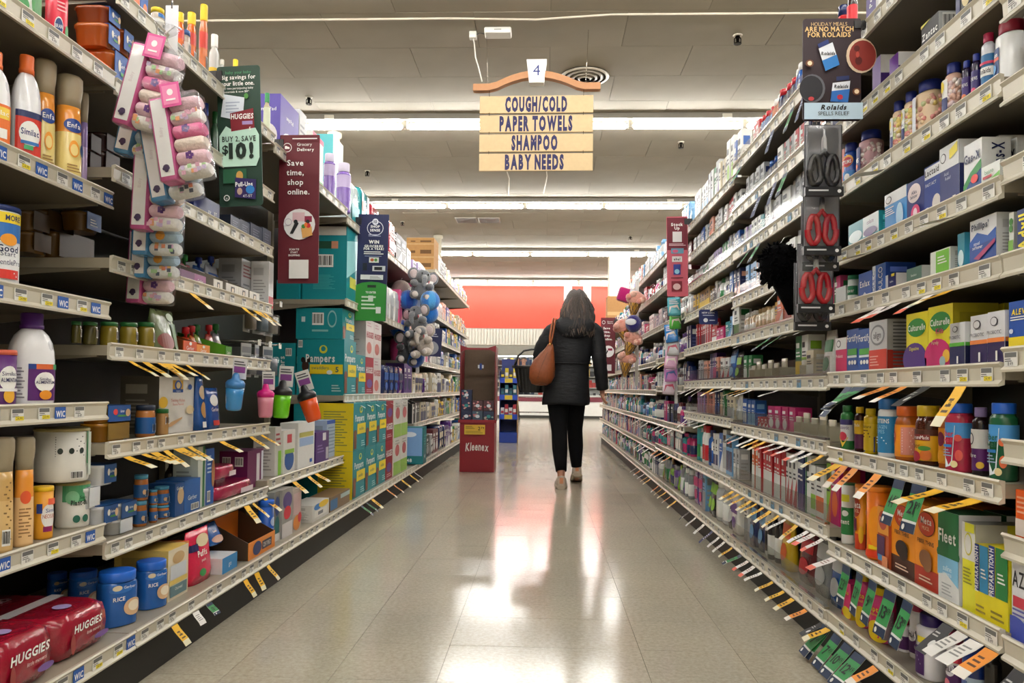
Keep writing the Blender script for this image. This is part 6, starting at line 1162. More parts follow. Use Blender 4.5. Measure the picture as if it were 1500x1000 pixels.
FC = dict(box='carton', bot='bottle', can='tin', tube='tube', pouch='pouch', bag='soft pack', blister='carded pack', jug='jug')
COUNT = {}
def run(sh, y, seq, back=0.03, seed=1, cn_label=None):
    """lay products along a shelf from the near end; seq of (kind, w, h, d, colour, accent, n[, gap])"""
    S = SH[sh]; side = S['side']; sg = 1 if side == 'L' else -1
    rnd = random.Random(seed*977 + sum(ord(ch) for ch in sh))
    pos = COUNT.get(sh, 0)
    zlim = [s['z'] for k2, s in SH.items() if s['bay'] == S['bay'] and s['z'] > S['z']+.04]
    zmax = (min(zlim)-.044-S['z']) if zlim else 0.32
    for e in seq:
        kind, w, h, d, cn, an, n = e[:7]
        gap = e[7] if len(e) > 7 else 0.006
        if kind == 'gap':
            y += w; continue
        me = None
        for i in range(n):
            if y + w > S['y1'] - .01: return y
            hh = min(h, zmax - .004)
            feat = rnd.choice(FEAT) if i == 0 else feat
            if me is None: me = filler(kind, w, hh, d, cn, an, feat, side, rnd).mesh(FN[kind])
            pos += 1
            b = back + rnd.uniform(0, .012)
            o = obj(FN[kind], me, None, (S['xf'] - sg*(b+d/2), y+w/2, S['z']+.0005), (PI/2 if side == 'L' else -PI/2) + rnd.uniform(-.04, .04))
            sd, bo = BAYORD[S['bay']]
            ft = {'box': feat, 'blister': 'panel'}.get(kind, 'label' if kind in ('bot', 'can', 'tube', 'jug') else 'print')
            tag(o, '%s %s with %s %s, %s from near end, %s, %s %s bay' % (cn, NOUN[kind], an, ft, ORD[min(pos, 25)], 'bottom deck' if sh[1:] == '0' else ORD[S['n']]+' shelf up', bo, sd), FC[kind], '%s %s bay, %s' % (bo, sd, 'bottom deck' if sh[1:] == '0' else ORD[S['n']]+' shelf'))
            y += w + gap
    COUNT[sh] = pos
    return y
# third right bay (behind the clear fences), near end first
run('S8', 2.43, [('bot',.055,.19,.05,'red','navy',1), ('bot',.05,.17,.05,'orange','red',3), ('bot',.06,.2,.05,'maroon','red',2), ('bot',.05,.16,.04,'blue','white',2), ('bot',.05,.15,.045,'navy','red',3), ('bot',.045,.15,.04,'orange','white',2), ('bot',.045,.14,.04,'blue','red',3), ('box',.05,.14,.05,'red','white',2)])
run('S7', 2.43, [('box',.06,.15,.05,'navy','silver',1), ('box',.055,.155,.05,'orange','red',3), ('box',.06,.14,.05,'navy','white',1), ('box',.05,.13,.05,'red','white',2), ('box',.06,.13,.05,'silver','red',2), ('box',.06,.13,.06,'white','silver',1), ('bot',.06,.13,.05,'navy','blue',3), ('box',.05,.14,.05,'silver','navy',5)])
run('S6', 2.43, [('box',.05,.14,.05,'silver','green',2), ('box',.05,.14,.05,'green','lime',2), ('box',.06,.15,.05,'silver','black',3), ('can',.06,.15,.06,'silver','white',1), ('box',.09,.14,.06,'white','grey',1), ('box',.06,.13,.06,'silver','maroon',2), ('box',.05,.14,.05,'white','grey',2), ('box',.05,.11,.05,'teal','white',1), ('box',.045,.12,.05,'white','blue',3), ('box',.045,.11,.05,'lilac','green',3)])
run('S5', 2.78, [('can',.055,.165,.055,'white','silver',1), ('box',.06,.15,.06,'white','navy',2), ('box',.05,.14,.05,'peach','white',2), ('box',.05,.15,.05,'white','pink',3), ('box',.05,.14,.05,'navy','peach',2), ('box',.05,.15,.05,'sky blue','navy',3)])
run('S4', 2.43, [('box',.05,.12,.06,'pink','green',2), ('box',.05,.13,.06,'pink','red',1), ('box',.05,.135,.06,'navy','silver',2), ('box',.055,.14,.06,'navy','white',3), ('box',.08,.12,.07,'orange','red',1), ('box',.07,.145,.07,'orange','white',1), ('box',.05,.11,.06,'yellow','orange',1), ('can',.05,.1,.05,'cream','tan',2), ('bot',.05,.11,.05,'cream','tan',3), ('bot',.045,.11,.045,'tan','white',4)])
run('S3', 2.50, [('pouch',.085,.17,.05,'white','green',1), ('gap',.05,0,0,0,0,0), ('box',.07,.1,.06,'cream','white',1), ('box',.06,.16,.06,'white','lime',1), ('box',.06,.16,.06,'green','yellow',1), ('gap',.6,0,0,0,0,0), ('box',.05,.12,.05,'green','white',2)])
run('S2', 2.72, [('gap',.12,0,0,0,0,0), ('box',.08,.1,.06,'magenta','pink',1), ('box',.08,.1,.06,'magenta','white',3), ('box',.05,.05,.05,'red','white',3), ('box',.06,.12,.05,'blue','sky blue',2), ('box',.05,.125,.05,'blue','white',4), ('box',.05,.12,.05,'silver','yellow',1)])
run('S1', 2.42, [('box',.075,.205,.08,'magenta','orange',1), ('box',.04,.19,.07,'lime','orange',1), ('box',.075,.17,.07,'white','orange',1), ('box',.045,.17,.07,'white','lime',1), ('box',.055,.2,.08,'white','green',1), ('box',.035,.2,.07,'navy','purple',2), ('box',.04,.19,.07,'white','red',3), ('box',.045,.19,.07,'red','white',7), ('box',.045,.2,.07,'orange','white',2)])
run('S0', 2.43, [('pouch',.11,.2,.06,'blue','silver',1), ('pouch',.15,.235,.07,'grey','silver',1), ('pouch',.16,.2,.07,'maroon','red',1), ('gap',.06,0,0,0,0,0), ('pouch',.13,.22,.06,'yellow','orange',1), ('bot',.06,.2,.05,'black','white',2), ('bot',.055,.21,.05,'white','black',1), ('pouch',.11,.21,.05,'navy','sky blue',2), ('box',.06,.22,.06,'white','grey',2)])
# fourth right bay
run('T8', 3.64, [('box',.07,.24,.05,'white','blue',1), ('box',.06,.21,.05,'blue','white',1), ('box',.06,.26,.05,'white','lime',2), ('box',.05,.2,.05,'cream','white',3), ('box',.07,.23,.05,'silver','purple',1), ('box',.07,.22,.05,'green','white',1), ('box',.06,.22,.05,'white','navy',2), ('box',.06,.2,.05,'white','sky blue',8)])
run('T7', 3.64, [('box',.06,.14,.05,'white','black',2), ('box',.055,.14,.05,'red','white',2), ('box',.05,.13,.05,'white','pink',2), ('box',.07,.14,.05,'silver','black',1), ('box',.06,.13,.05,'white','green',2), ('box',.05,.14,.05,'peach','orange',2), ('box',.05,.13,.05,'white','sky blue',2), ('box',.045,.13,.05,'blue','white',3), ('box',.045,.12,.05,'silver','navy',4)])
run('T6', 3.64, [('box',.05,.13,.05,'blue','navy',2), ('box',.05,.14,.05,'white','blue',2), ('box',.05,.13,.05,'green','white',3), ('box',.05,.12,.05,'lilac','white',3), ('box',.05,.12,.05,'white','sky blue',3), ('bot',.045,.11,.04,'green','white',3), ('bot',.045,.11,.04,'white','silver',5)])
run('T5', 3.66, [('box',.05,.14,.05,'navy','peach',2), ('box',.06,.15,.05,'blue','white',1), ('bot',.05,.1,.05,'navy','white',2), ('tube',.05,.14,.035,'white','silver',1), ('bot',.05,.15,.05,'white','green',1), ('tube',.045,.12,.03,'maroon','silver',1), ('box',.04,.14,.05,'white','black',1), ('box',.07,.1,.05,'black','tan',2), ('box',.07,.14,.05,'tan','yellow',4), ('box',.07,.14,.05,'yellow','black',3)])
run('T4', 3.64, [('box',.09,.16,.06,'white','green',1), ('can',.06,.16,.06,'white','black',1), ('box',.04,.12,.05,'sky blue','white',1), ('box',.09,.1,.06,'teal','sky blue',1), ('box',.08,.08,.06,'magenta','pink',2), ('box',.11,.1,.06,'red','white',1), ('box',.05,.15,.05,'red','white',3), ('box',.045,.15,.05,'red','maroon',6)])
run('T3', 3.64, [('pouch',.1,.14,.05,'black','lime',1), ('pouch',.11,.17,.05,'blue','sky blue',1), ('box',.07,.12,.05,'white','red',2), ('box',.05,.13,.05,'peach','navy',2), ('box',.035,.16,.05,'purple','pink',2), ('box',.035,.16,.05,'navy','lilac',2), ('box',.05,.12,.05,'peach','white',3), ('box',.05,.13,.05,'silver','white',3)])
run('T2', 3.64, [('pouch',.07,.12,.04,'white','silver',1), ('box',.07,.11,.05,'cream','silver',2), ('bot',.05,.13,.05,'white','black',1), ('box',.05,.14,.05,'green','white',1), ('box',.04,.13,.05,'cream','peach',2), ('box',.045,.14,.05,'navy','blue',2), ('box',.035,.13,.05,'peach','red',5), ('box',.035,.13,.05,'lilac','red',6)])
run('T1', 3.64, [('box',.05,.14,.05,'silver','white',2), ('blister',.07,.2,.03,'sky blue','navy',2), ('blister',.07,.22,.03,'white','silver',1), ('box',.08,.2,.05,'blue','white',1), ('box',.05,.19,.05,'white','navy',2), ('bot',.05,.18,.045,'white','blue',2), ('bot',.06,.2,.05,'blue','navy',1), ('bot',.07,.22,.05,'white','red',2), ('can',.08,.2,.08,'teal','silver',1), ('can',.09,.22,.09,'teal','green',1)])
run('T0', 3.64, [('bag',.14,.2,.1,'white','purple',1), ('pouch',.12,.22,.08,'black','silver',1), ('bot',.11,.215,.09,'silver','white',2), ('pouch',.11,.23,.07,'black','lime',1), ('pouch',.11,.22,.07,'grey','lime',1), ('box',.08,.22,.06,'sky blue','grey',1), ('bag',.13,.22,.09,'purple','magenta',2)])

def auto_run(sh, kinds, cols, hr, seed, wr=(.04, .075), dr=(.045, .07), back=.03, fill=.97):
    S = SH[sh]; rnd = random.Random(seed)
    y = S['y0']+.02; seq = []
    zlim = [s['z'] for s in SH.values() if s['bay'] == S['bay'] and s['z'] > S['z']+.04]
    zmax = (min(zlim)-.045-S['z']) if zlim else .3
    tot = 0
    while tot < (S['y1']-S['y0'])*fill:
        kd = rnd.choice(kinds); w = rnd.uniform(*wr); n = rnd.choice((1, 2, 2, 3))
        h = min(rnd.uniform(*hr), zmax)
        cn = rnd.choice(cols); an = rnd.choice([c for c in cols+['white', 'navy'] if c != cn])
        d = rnd.uniform(*dr)
        if kd in ('bot', 'can'): d = min(d, w)
        seq.append((kd, w, h, d, cn, an, n)); tot += n*(w+.006)
    run(sh, y, seq, back, seed)
WARM = ['white', 'silver', 'red', 'pink', 'navy', 'maroon', 'cream']
COOL = ['white', 'white', 'blue', 'sky blue', 'teal', 'navy', 'silver', 'purple']
HAIRC = ['black', 'maroon', 'purple', 'silver', 'navy', 'white', 'magenta', 'teal']
for i, (sh, kd, cs, hr) in enumerate([
    ('U7', ['box', 'bag', 'blister'], ['white', 'sky blue', 'silver', 'blue'], (.14, .24)), ('U6', ['bot', 'box'], ['white', 'silver', 'cream', 'maroon'], (.12, .2)), ('U5', ['bot', 'box'], ['white', 'silver', 'black', 'peach'], (.12, .2)),
    ('U4', ['box', 'bot'], COOL, (.1, .18)), ('U3', ['bot', 'bag'], ['silver', 'navy', 'black', 'white'], (.12, .18)), ('U2', ['bot', 'box'], HAIRC, (.12, .2)), ('U1', ['bot', 'blister'], ['teal', 'magenta', 'maroon', 'navy'], (.12, .2)), ('U0', ['pouch', 'bot'], ['purple', 'lime', 'grey', 'green', 'tan'], (.14, .22)),
    ('V7', ['box', 'bot'], ['white', 'sky blue', 'silver'], (.14, .22)), ('V6', ['bot', 'box'], WARM, (.1, .2)), ('V5', ['bot', 'box'], WARM, (.1, .2)), ('V4', ['bot'], COOL, (.1, .19)), ('V3', ['bot', 'box'], HAIRC, (.1, .16)), ('V2', ['bot'], COOL, (.1, .16)), ('V1', ['bot'], HAIRC, (.1, .15)), ('V0', ['bot', 'box'], ['silver', 'green', 'white', 'navy'], (.12, .18))]):
    auto_run(sh, kd, cs, hr, 40+i, (.05, .085))
for i, (sh, kd, cs, hr) in enumerate([
    ('E1', ['box', 'bag'], ['purple', 'purple', 'teal', 'blue', 'navy'], (.2, .27)), ('E2', ['box', 'bag'], ['white', 'pink', 'silver', 'peach'], (.2, .34)), ('E3', ['box', 'bag'], ['white', 'black', 'silver', 'lilac'], (.18, .26)),
    ('F0', ['bag', 'box'], ['silver', 'maroon', 'cream', 'black'], (.2, .28)), ('F1', ['bag', 'box'], ['cream', 'silver', 'black'], (.14, .22)), ('F2', ['box', 'bag'], ['purple', 'cream', 'white', 'teal'], (.15, .24)),
    ('F3', ['bag', 'box'], ['pink', 'white', 'navy', 'magenta'], (.15, .22)), ('F4', ['box', 'bag'], ['white', 'maroon', 'navy', 'cream'], (.14, .2)), ('F5', ['box', 'bot'], ['white', 'pink', 'silver', 'red'], (.12, .18)), ('F6', ['box', 'bag'], ['lilac', 'purple', 'white', 'black'], (.14, .22)),
    ('G0', ['bag', 'box'], ['white', 'purple', 'navy', 'cream'], (.2, .28)), ('G1', ['bag'], ['white', 'cream', 'yellow'], (.14, .22)), ('G2', ['box', 'bag'], ['white', 'navy', 'cream'], (.15, .24)), ('G3', ['box', 'bag'], ['white', 'blue', 'silver'], (.15, .22)), ('G4', ['bag', 'box'], ['white', 'cream', 'green'], (.14, .2)), ('G5', ['bag', 'box'], ['white', 'silver', 'peach'], (.14, .28))]):
    wide = (.14, .24) if sh[0] in 'E' else (.1, .2)
    lo = SH[sh]['y0']
    if sh == 'E3': SH[sh]['y0'] = 6.05
    auto_run(sh, kd, cs, hr, 80+i, wide, (.12, .24), .02)
    SH[sh]['y0'] = lo

# ------------------------------------------------------------------ products too far away to pick apart, one object for each kind
def far_stuff(shelves, kinds, cols, name, label, cat, wr, hr, seed):
    big = MB(); rnd = random.Random(seed)
    for sh in shelves:
        S = SH[sh]; sg = 1 if S['side'] == 'L' else -1
        y = S['y0']+.02
        zlim = [s['z'] for s in SH.values() if s['bay'] == S['bay'] and s['z'] > S['z']+.04]
        zmax = (min(zlim)-.045-S['z']) if zlim else .26
        while y < S['y1']-.1:
            w = rnd.uniform(*wr); h = min(rnd.uniform(*hr), zmax); d = min(.16, rnd.uniform(.6, 1)*max(w, .06))
            kd = rnd.choice(kinds); cn = rnd.choice(cols); an = rnd.choice([c for c in cols if c != cn])
            q = filler(kd, w, h, d, cn, an, rnd.choice(FEAT), S['side'], rnd)
            q.xf(Matrix.Translation((S['xf']-sg*(.03+d/2), y+w/2, S['z']+.0005)) @ Matrix.Rotation(PI/2*sg, 4, 'Z'))
            off = len(big.v)
            big.v += q.v; big.f += [tuple(i+off for i in f) for f in q.f]; big.c += q.c; big.m += q.m; big.s += q.s
            y += w + .006
    o = obj(name, big)
    tag(o, label, cat, None, 'stuff')
RF = [k+str(i) for k in 'WXYZ' for i in range(8) if k+str(i) in SH]
far_stuff(RF[0::2], ['bot'], ['white', 'silver', 'teal', 'navy', 'green', 'cream', 'maroon', 'lilac', 'sky blue'], 'far_bottles', 'crowd of small toiletry bottles on the far right shelves', 'bottles', (.05, .08), (.12, .2), 5)
far_stuff(RF[1::2], ['box'], ['white', 'silver', 'teal', 'navy', 'peach', 'cream', 'red', 'purple', 'blue'], 'far_cartons', 'crowd of small cartons on the far right shelves', 'cartons', (.05, .09), (.12, .2), 6)
LF = [k+str(i) for k in 'HI' for i in range(8) if k+str(i) in SH]
far_stuff(LF, ['box', 'bag'], ['white', 'cream', 'navy', 'green', 'silver', 'blue', 'yellow'], 'far_household_packs', 'crowd of household packs on the far left shelves', 'packs', (.12, .22), (.14, .24), 7)
# brown shipping cartons on top of the seventh left bay
for i, (z, h) in enumerate(((0, .145), (.147, .14), (.289, .06))):
    mb = MB(); w, d = .34, .3
    mb.box(-w/2, w/2, -d/2, d/2, 0, h, 'b08450', 'cardboard', {'T': 'a87c48'})
    o = obj('shipping_carton', mb, None, (-1.19-.02-d/2, 8.24, 2.1105+z), PI/2)
    q = MB(); deco(q, [('r', .15, .25, .32, .45, '6a4a28'), ('r', .5, .2, .9, .5, '6a4a28'), ('r', 0, .9, 1, 1, 'c4a070')], lambda u, v, oo: (-w/2-oo, -u, v), d, h, 'cardboard'); obj('print', q, o)
    tag(o, 'brown shipping carton stacked on the top left shelf, %s of three' % ['bottom', 'middle', 'top'][i], 'carton', 'brown shipping cartons')
run('G6', 8.45, [('box', .16, .24, .2, 'white', 'silver', 1), ('blister', .08, .22, .05, 'white', 'navy', 5), ('box', .14, .2, .2, 'tan', 'cream', 1)], .02, 9)
# ================================================================== SHELF EDGE: price tags, sale flags, clear fences, hooks
def tag_mesh(kind):
    """card facing -y, centred on x, 0.028 high"""
    mb = MB(); w, h = .04, .028
    base = {'white': 'e9e8e2', 'yellow': 'e9e8e2', 'wic': '2458ac', 'blue': '6f9cbc'}[kind]
    mb.box(-w/2, w/2, -.0006, .0006, 0, h, base, 'paper')
    if kind == 'wic': ops = [('t', .5, .4, .5, 'WIC', 'f4f4f4', .85, .03)]
    else:
        ops = [('r', .05, .62, .95, .95, '6a6a68'), ('lines', .06, .3, .6, .58, 2, '4a4a48')]
        if kind == 'yellow': ops += [('r', .3, .04, .98, .36, 'f0dc2c'), ('t', .62, .2, .22, '24.99', '3a3a2c', .5)]
        else: ops += [('t', .5, .18, .24, '8.49', '2a2a2a', .5)]
    deco(mb, ops, lambda u, v, o: (u, -.0006-o*.4, v), w, h, 'paper')
    return mb.mesh('price_tag')
TAGM = {k: tag_mesh(k) for k in ('white', 'yellow', 'wic', 'blue')}
def price_tag(sh, y, kind):
    S = SH[sh]; sg = 1 if S['side'] == 'L' else -1
    o = obj('price_tag', TAGM[kind], S['o'], (S['xf']+sg*.0085, y, S['z']-.0305), PI/2*sg)
    return o
rt = random.Random(3)
for sh in list(SH):
    b = SH[sh]['bay']; S = SH[sh]
    if b in 'A':
        y = S['y0']+.5
        while y < S['y1']-.06:
            price_tag(sh, y, rt.choice(('yellow', 'yellow', 'white'))); y += .06
            if rt.random() < .6 and sh != 'A5': price_tag(sh, y, 'wic'); y += .075
            else: y += .03
    elif b in 'BCPQST':
        y = S['y0']+rt.uniform(.03, .06)
        while y < S['y1']-.03:
            price_tag(sh, y, 'yellow' if (b == 'Q' and rt.random() < .3) else ('blue' if b == 'S' and rt.random() < .12 else 'white')); y += rt.uniform(.065, .13)
    elif b in 'DEFUVGW':
        mb = MB(); sg = 1 if S['side'] == 'L' else -1; y = S['y0']+.05
        while y < S['y1']-.04:
            mb.box(S['xf']+sg*.0065-.001, S['xf']+sg*.0085+.001, y, y+.04, S['z']-.03, S['z']-.003, 'e4e2da', 'paper')
            y += rt.uniform(.1, .18)
        o = obj('price_tags', mb, S['o']); o['kind'] = 'stuff'

def flag_mesh(kind, L, w, pr=('13', '49')):
    """strip hanging from its top edge: width along x, length downwards from z=0, face -y"""
    mb = MB(); n = 4; t = .0008
    pts = [(-.012*math.sin(PI*.5*k/n)**2, -L*k/n) for k in range(n+1)]
    base = {'y': 'e9b41c', 'g': '2f8a48', 'w': 'e8e6e2', 'k': '1d1d20', 'n': '1d2a54', 'o': 'e8902c', 'r': 'e8e2de'}[kind]
    end = {'y': 'e6dfc0', 'g': 'e4e6e2', 'w': 'e8e6e2', 'k': '1d1d20', 'n': '1d2a54', 'o': 'ece6dc', 'r': 'e0644c'}[kind]
    for k in range(n):
        a, b = pts[k], pts[k+1]
        c = end if k == n-1 else base
        mb.face([(-w/2, b[0], b[1]), (w/2, b[0], b[1]), (w/2, a[0], a[1]), (-w/2, a[0], a[1])], c, 'paper')
        mb.face([(w/2, b[0]+t, b[1]), (-w/2, b[0]+t, b[1]), (-w/2, a[0]+t, a[1]), (w/2, a[0]+t, a[1])], 'd8d4c4' if kind != 'y' else 'dcb43c', 'paper')
    def surf(u, v, o):
        k = min(max((L-v)/L, 0), 1)
        return (u, -.012*math.sin(PI*.5*k)**2 - o, -(L-v))
    ops = {'y': [('lines', .2, .3, .8, .75, 3, '5c4414'), ('t', .5, .55, .16, '9', '3a2c10', .5)], 'g': [('r', 0, .8, 1, 1, '1d2f4c'), ('r', 0, 0, 1, .2, '1d2f4c'), ('t', .42, .52, .26, pr[0], '101c14', .5, .02), ('t', .78, .58, .14, pr[1], '101c14', .3), ('e', .25, .1, .1, .06, 'e8e8e4')],
           'w': [('lines', .15, .3, .85, .8, 4, '8a8a88')], 'k': [('e', .7, .35, .18, .12, 'd8d8d4'), ('lines', .12, .55, .6, .75, 2, 'b0b0ac')], 'n': [('lines', .2, .3, .8, .8, 4, 'd8dce8')], 'o': [('lines', .2, .35, .8, .8, 3, '5c3010')], 'r': [('lines', .15, .5, .85, .85, 3, '9a7a74')]}[kind]
    deco(mb, ops, surf, w, L, 'paper', True, .0004)
    return mb.mesh('sale_tag')
FLG = {}
def flag(sh, y, kind, tilt, L=.085, w=.04, yaw=0.0, pr=('13', '49')):
    S = SH[sh]; sg = 1 if S['side'] == 'L' else -1
    key = (kind, L, w, pr)
    if key not in FLG: FLG[key] = flag_mesh(kind, L, w, pr)
    o = obj('sale_tag', FLG[key], S['o'], (S['xf']+sg*.016, y, S['z']-.04))
    o.rotation_euler = (math.radians(-tilt), 0, PI/2*sg + math.radians(yaw))
    return o
def Ly(px): return 1.19*1100/(797-px)
def Ry(px): return 0.9*1100/(px-797)
for sh, xs, t in (('B3', (168, 192, 213, 224, 233, 256), 52), ('B2', (166, 192, 208, 226, 243, 250, 263, 312, 357, 373), 55), ('B4', (262, 341, 359, 366, 374), 50), ('B1', (352, 362, 380), 40), ('C1', (424, 446, 457), 48)):
    for i, x in enumerate(xs):
        flag(sh, Ly(x), 'y', t + rt.uniform(-9, 9), .085, .036, rt.uniform(-14, 14))
for x, k in ((245, 'y'), (277, 'w'), (297, 'g'), (352, 'y'), (369, 'y'), (386, 'y')):
    flag('B0', 1.1*1100/(797-x), k, rt.uniform(15, 30), .07 if k == 'y' else .045, .035, rt.uniform(-10, 10))
for i, y in enumerate((4.47, 4.6, 4.75, 5.2, 5.45, 5.75, 6.1, 6.3)):
    flag('D0' if y < 5.6 else 'E0', y, 'ggyooyyw'[i], 45, .09, .04, rt.uniform(-10, 10))
for i, y in enumerate((4.6, 4.78, 5.0, 5.25, 5.5)): flag('D1', y, 'w', 55, .08, .02)
for i, y in enumerate((5.72, 5.9, 6.15, 6.4)): flag('E1', y, 'w', 55, .08, .02)
for sh, lst in {
    'Q3': ((1243, 'g', 35), (1257, 'g', 50), (1265, 'g', 55), (1296, 'o', 60), (1322, 'o', 55), (1354, 'k', 50), (1403, 'y', 25)),
    'Q2': ((1228, 'y', 55), (1237, 'o', 35), (1252, 'o', 35), (1285, 'o', 35), (1316, 'g', 12), (1344, 'g', 10), (1372, 'y', 65), (1425, 'y', 68)),
    'Q1': ((1222, 'r', 60), (1240, 'g', 4), (1259, 'g', 4), (1278, 'g', 6), (1303, 'g', 10), (1328, 'g', 12), (1385, 'k', 40), (1405, 'w', 52), (1425, 'w', 55), (1452, 'o', 48)),
    'Q0': ((1196, 'g', 30), (1207, 'g', 35), (1215, 'y', 55), (1228, 'g', 30), (1244, 'g', 35), (1260, 'g', 38), (1282, 'o', 50), (1320, 'r', 45)),
    'Q4': ((1290, 'r', 52), (1312, 'r', 55), (1358, 'r', 52), (1385, 'y', 60)), 'Q5': ((1275, 'w', 65), (1395, 'w', 66)), 'Q6': ((1290, 'w', 70),),
    'P1': ((1487, 'k', 35),), 
    'S0': ((1075, 'y', 45), (1088, 'g', 55), (1098, 'r', 50), (1107, 'r', 48), (1118, 'w', 55), (1134, 'y', 52), (1150, 'y', 52), (1163, 'y', 52), (1182, 'o', 55), (1205, 'k', 52)),
    'S1': ((1076, 'y', 50), (1084, 'y', 52), (1092, 'y', 50), (1102, 'y', 48), (1110, 'y', 50), (1120, 'y', 48), (1130, 'y', 46), (1142, 'y', 44), (1152, 'w', 50), (1168, 'y', 40), (1184, 'w', 50), (1192, 'r', 55), (1212, 'r', 50)),
    'S2': ((1080, 'k', 52), (1090, 'r', 55), (1104, 'w', 55), (1112, 'y', 55), (1122, 'y', 55), (1135, 'r', 60), (1148, 'r', 60), (1160, 'r', 58), (1178, 'r', 55), (1190, 'w', 55), (1205, 'y', 50), (1214, 'y', 50)),
    'S3': ((1084, 'y', 60), (1094, 'y', 60), (1102, 'w', 60), (1140, 'w', 62)), 'S4': ((1100, 'w', 60), (1130, 'g', 45), (1146, 'g', 45), (1180, 'g', 60), (1195, 'w', 60)),
    'S5': ((1140, 'w', 30),), 'S6': ((1112, 'g', 20), (1098, 'g', 25)), 'S7': ((1112, 'n', 12), (1135, 'n', 10), (1150, 'g', 12)), 'S8': ((1084, 'g', 20), (1131, 'n', 8), (1160, 'g', 10), (1176, 'n', 8)),
    'T3': ((1009, 'w', 50), (1014, 'w', 55), (1022, 'w', 50), (1030, 'w', 45), (1046, 'y', 50), (1062, 'w', 60)), 'T2': ((1008, 'w', 40), (1018, 'w', 60), (1026, 'w', 60), (1036, 'w', 60)), 'T0': ((1012, 'k', 40), (1022, 'w', 40), (1034, 'w', 40), (1046, 'n', 40), (1056, 'w', 40), (1064, 'w', 40)),
    'T4': ((1020, 'w', 62), (1068, 'y', 65)), 'U0': ((967, 'o', 40), (972, 'y', 40), (978, 'y', 45), (985, 'o', 42), (993, 'y', 42)), 'U1': ((966, 'o', 45), (972, 'o', 50), (978, 'w', 45), (984, 'o', 50)), 'U2': ((968, 'w', 50), (975, 'w', 50), (981, 'k', 50), (986, 'w', 50)), 'U4': ((962, 'w', 45), (967, 'w', 45), (972, 'w', 45), (976, 'y', 45)),
    'V0': ((935, 'w', 45), (940, 'o', 45), (946, 'w', 45), (951, 'y', 45), (955, 'y', 45)), 'V1': ((940, 'w', 45), (946, 'w', 45), (952, 'w', 45)), 'V2': ((938, 'w', 45), (945, 'w', 45), (951, 'w', 45))}.items():
    for (x, k, t) in lst:
        y = Ry(x); S = SH[sh]
        y = min(max(y, S['y0']+.02), S['y1']-.02)
        if sh[0] in 'QP': L, w = (.115, .058) if k == 'g' else (.085, .04)
        else: L, w = (.09, .045) if k in 'gn' else (.075, .032)
        if k == 'y' and sh in ('Q2', 'Q3'): L, w = .1, .045
        flag(sh, y, k, t, L, w, rt.uniform(-8, 8), {1316: ('44', '99'), 1344: ('21', '99'), 1240: ('23', '49'), 1259: ('23', '49'), 1278: ('9', '99'), 1196: ('8', '99'), 1207: ('7', '49'), 1228: ('7', '49'), 1244: ('10', '49'), 1260: ('12', '49')}.get(x, ('13', '49')) if k == 'g' else ('13', '49'))

# clear fences and their metal rails
def fence(sh, ya, yb, h, mat='acrylic'):
    S = SH[sh]; sg = 1 if S['side'] == 'L' else -1
    x = S['xf'] + sg*.001
    mb = MB(); mb.box(min(x, x-sg*.003), max(x, x-sg*.003), ya, yb, S['z']+.008, S['z']+h, 'ffffff', mat); obj('clear_fence', mb, S['o'])
    mb = MB(); mb.box(min(x+sg*.012, x-sg*.004), max(x+sg*.012, x-sg*.004), ya, yb, S['z']+.0085, S['z']+.016, 'c4c4c0', 'chrome'); obj('fence_rail', mb, S['o'])
for sh, h in (('S0', .075), ('S1', .07), ('S2', .07), ('S3', .07), ('S4', .06), ('S6', .06), ('S7', .05), ('S8', .06)):
    fence(sh, 2.415, 3.61, h)
fence('S5', 2.9, 3.61, .06)
for sh, h in (('T3', .07), ('T2', .06), ('T6', .06)): fence(sh, 3.63, 4.82, h)
# spring pushers on the half-empty fenced shelves
for sh, ys in (('S3', (2.72, 2.95, 3.05, 3.13, 3.22, 3.3, 3.38)), ('S2', (2.46, 2.54, 2.62, 2.70, 2.78))):
    S = SH[sh]
    for i, y in enumerate(ys):
        mb = MB()
        hh = .085 if i % 2 else .07
        mb.bevbox(S['xf']+.035, S['xf']+.043, y, y+.055, S['z']+.001, S['z']+hh, .003, 'b9b19a', 'satin_plastic')
        mb.box(S['xf']+.043, S['xf']+.22, y+.02, y+.035, S['z']+.001, S['z']+.01, 'a8a08a', 'satin_plastic')
        mb.box(S['xf']+.01, S['xf']+.25, y-.004, y-.001, S['z']+.001, S['z']+.05, 'c4bda8', 'satin_plastic')
        obj('pusher', mb, S['o'])
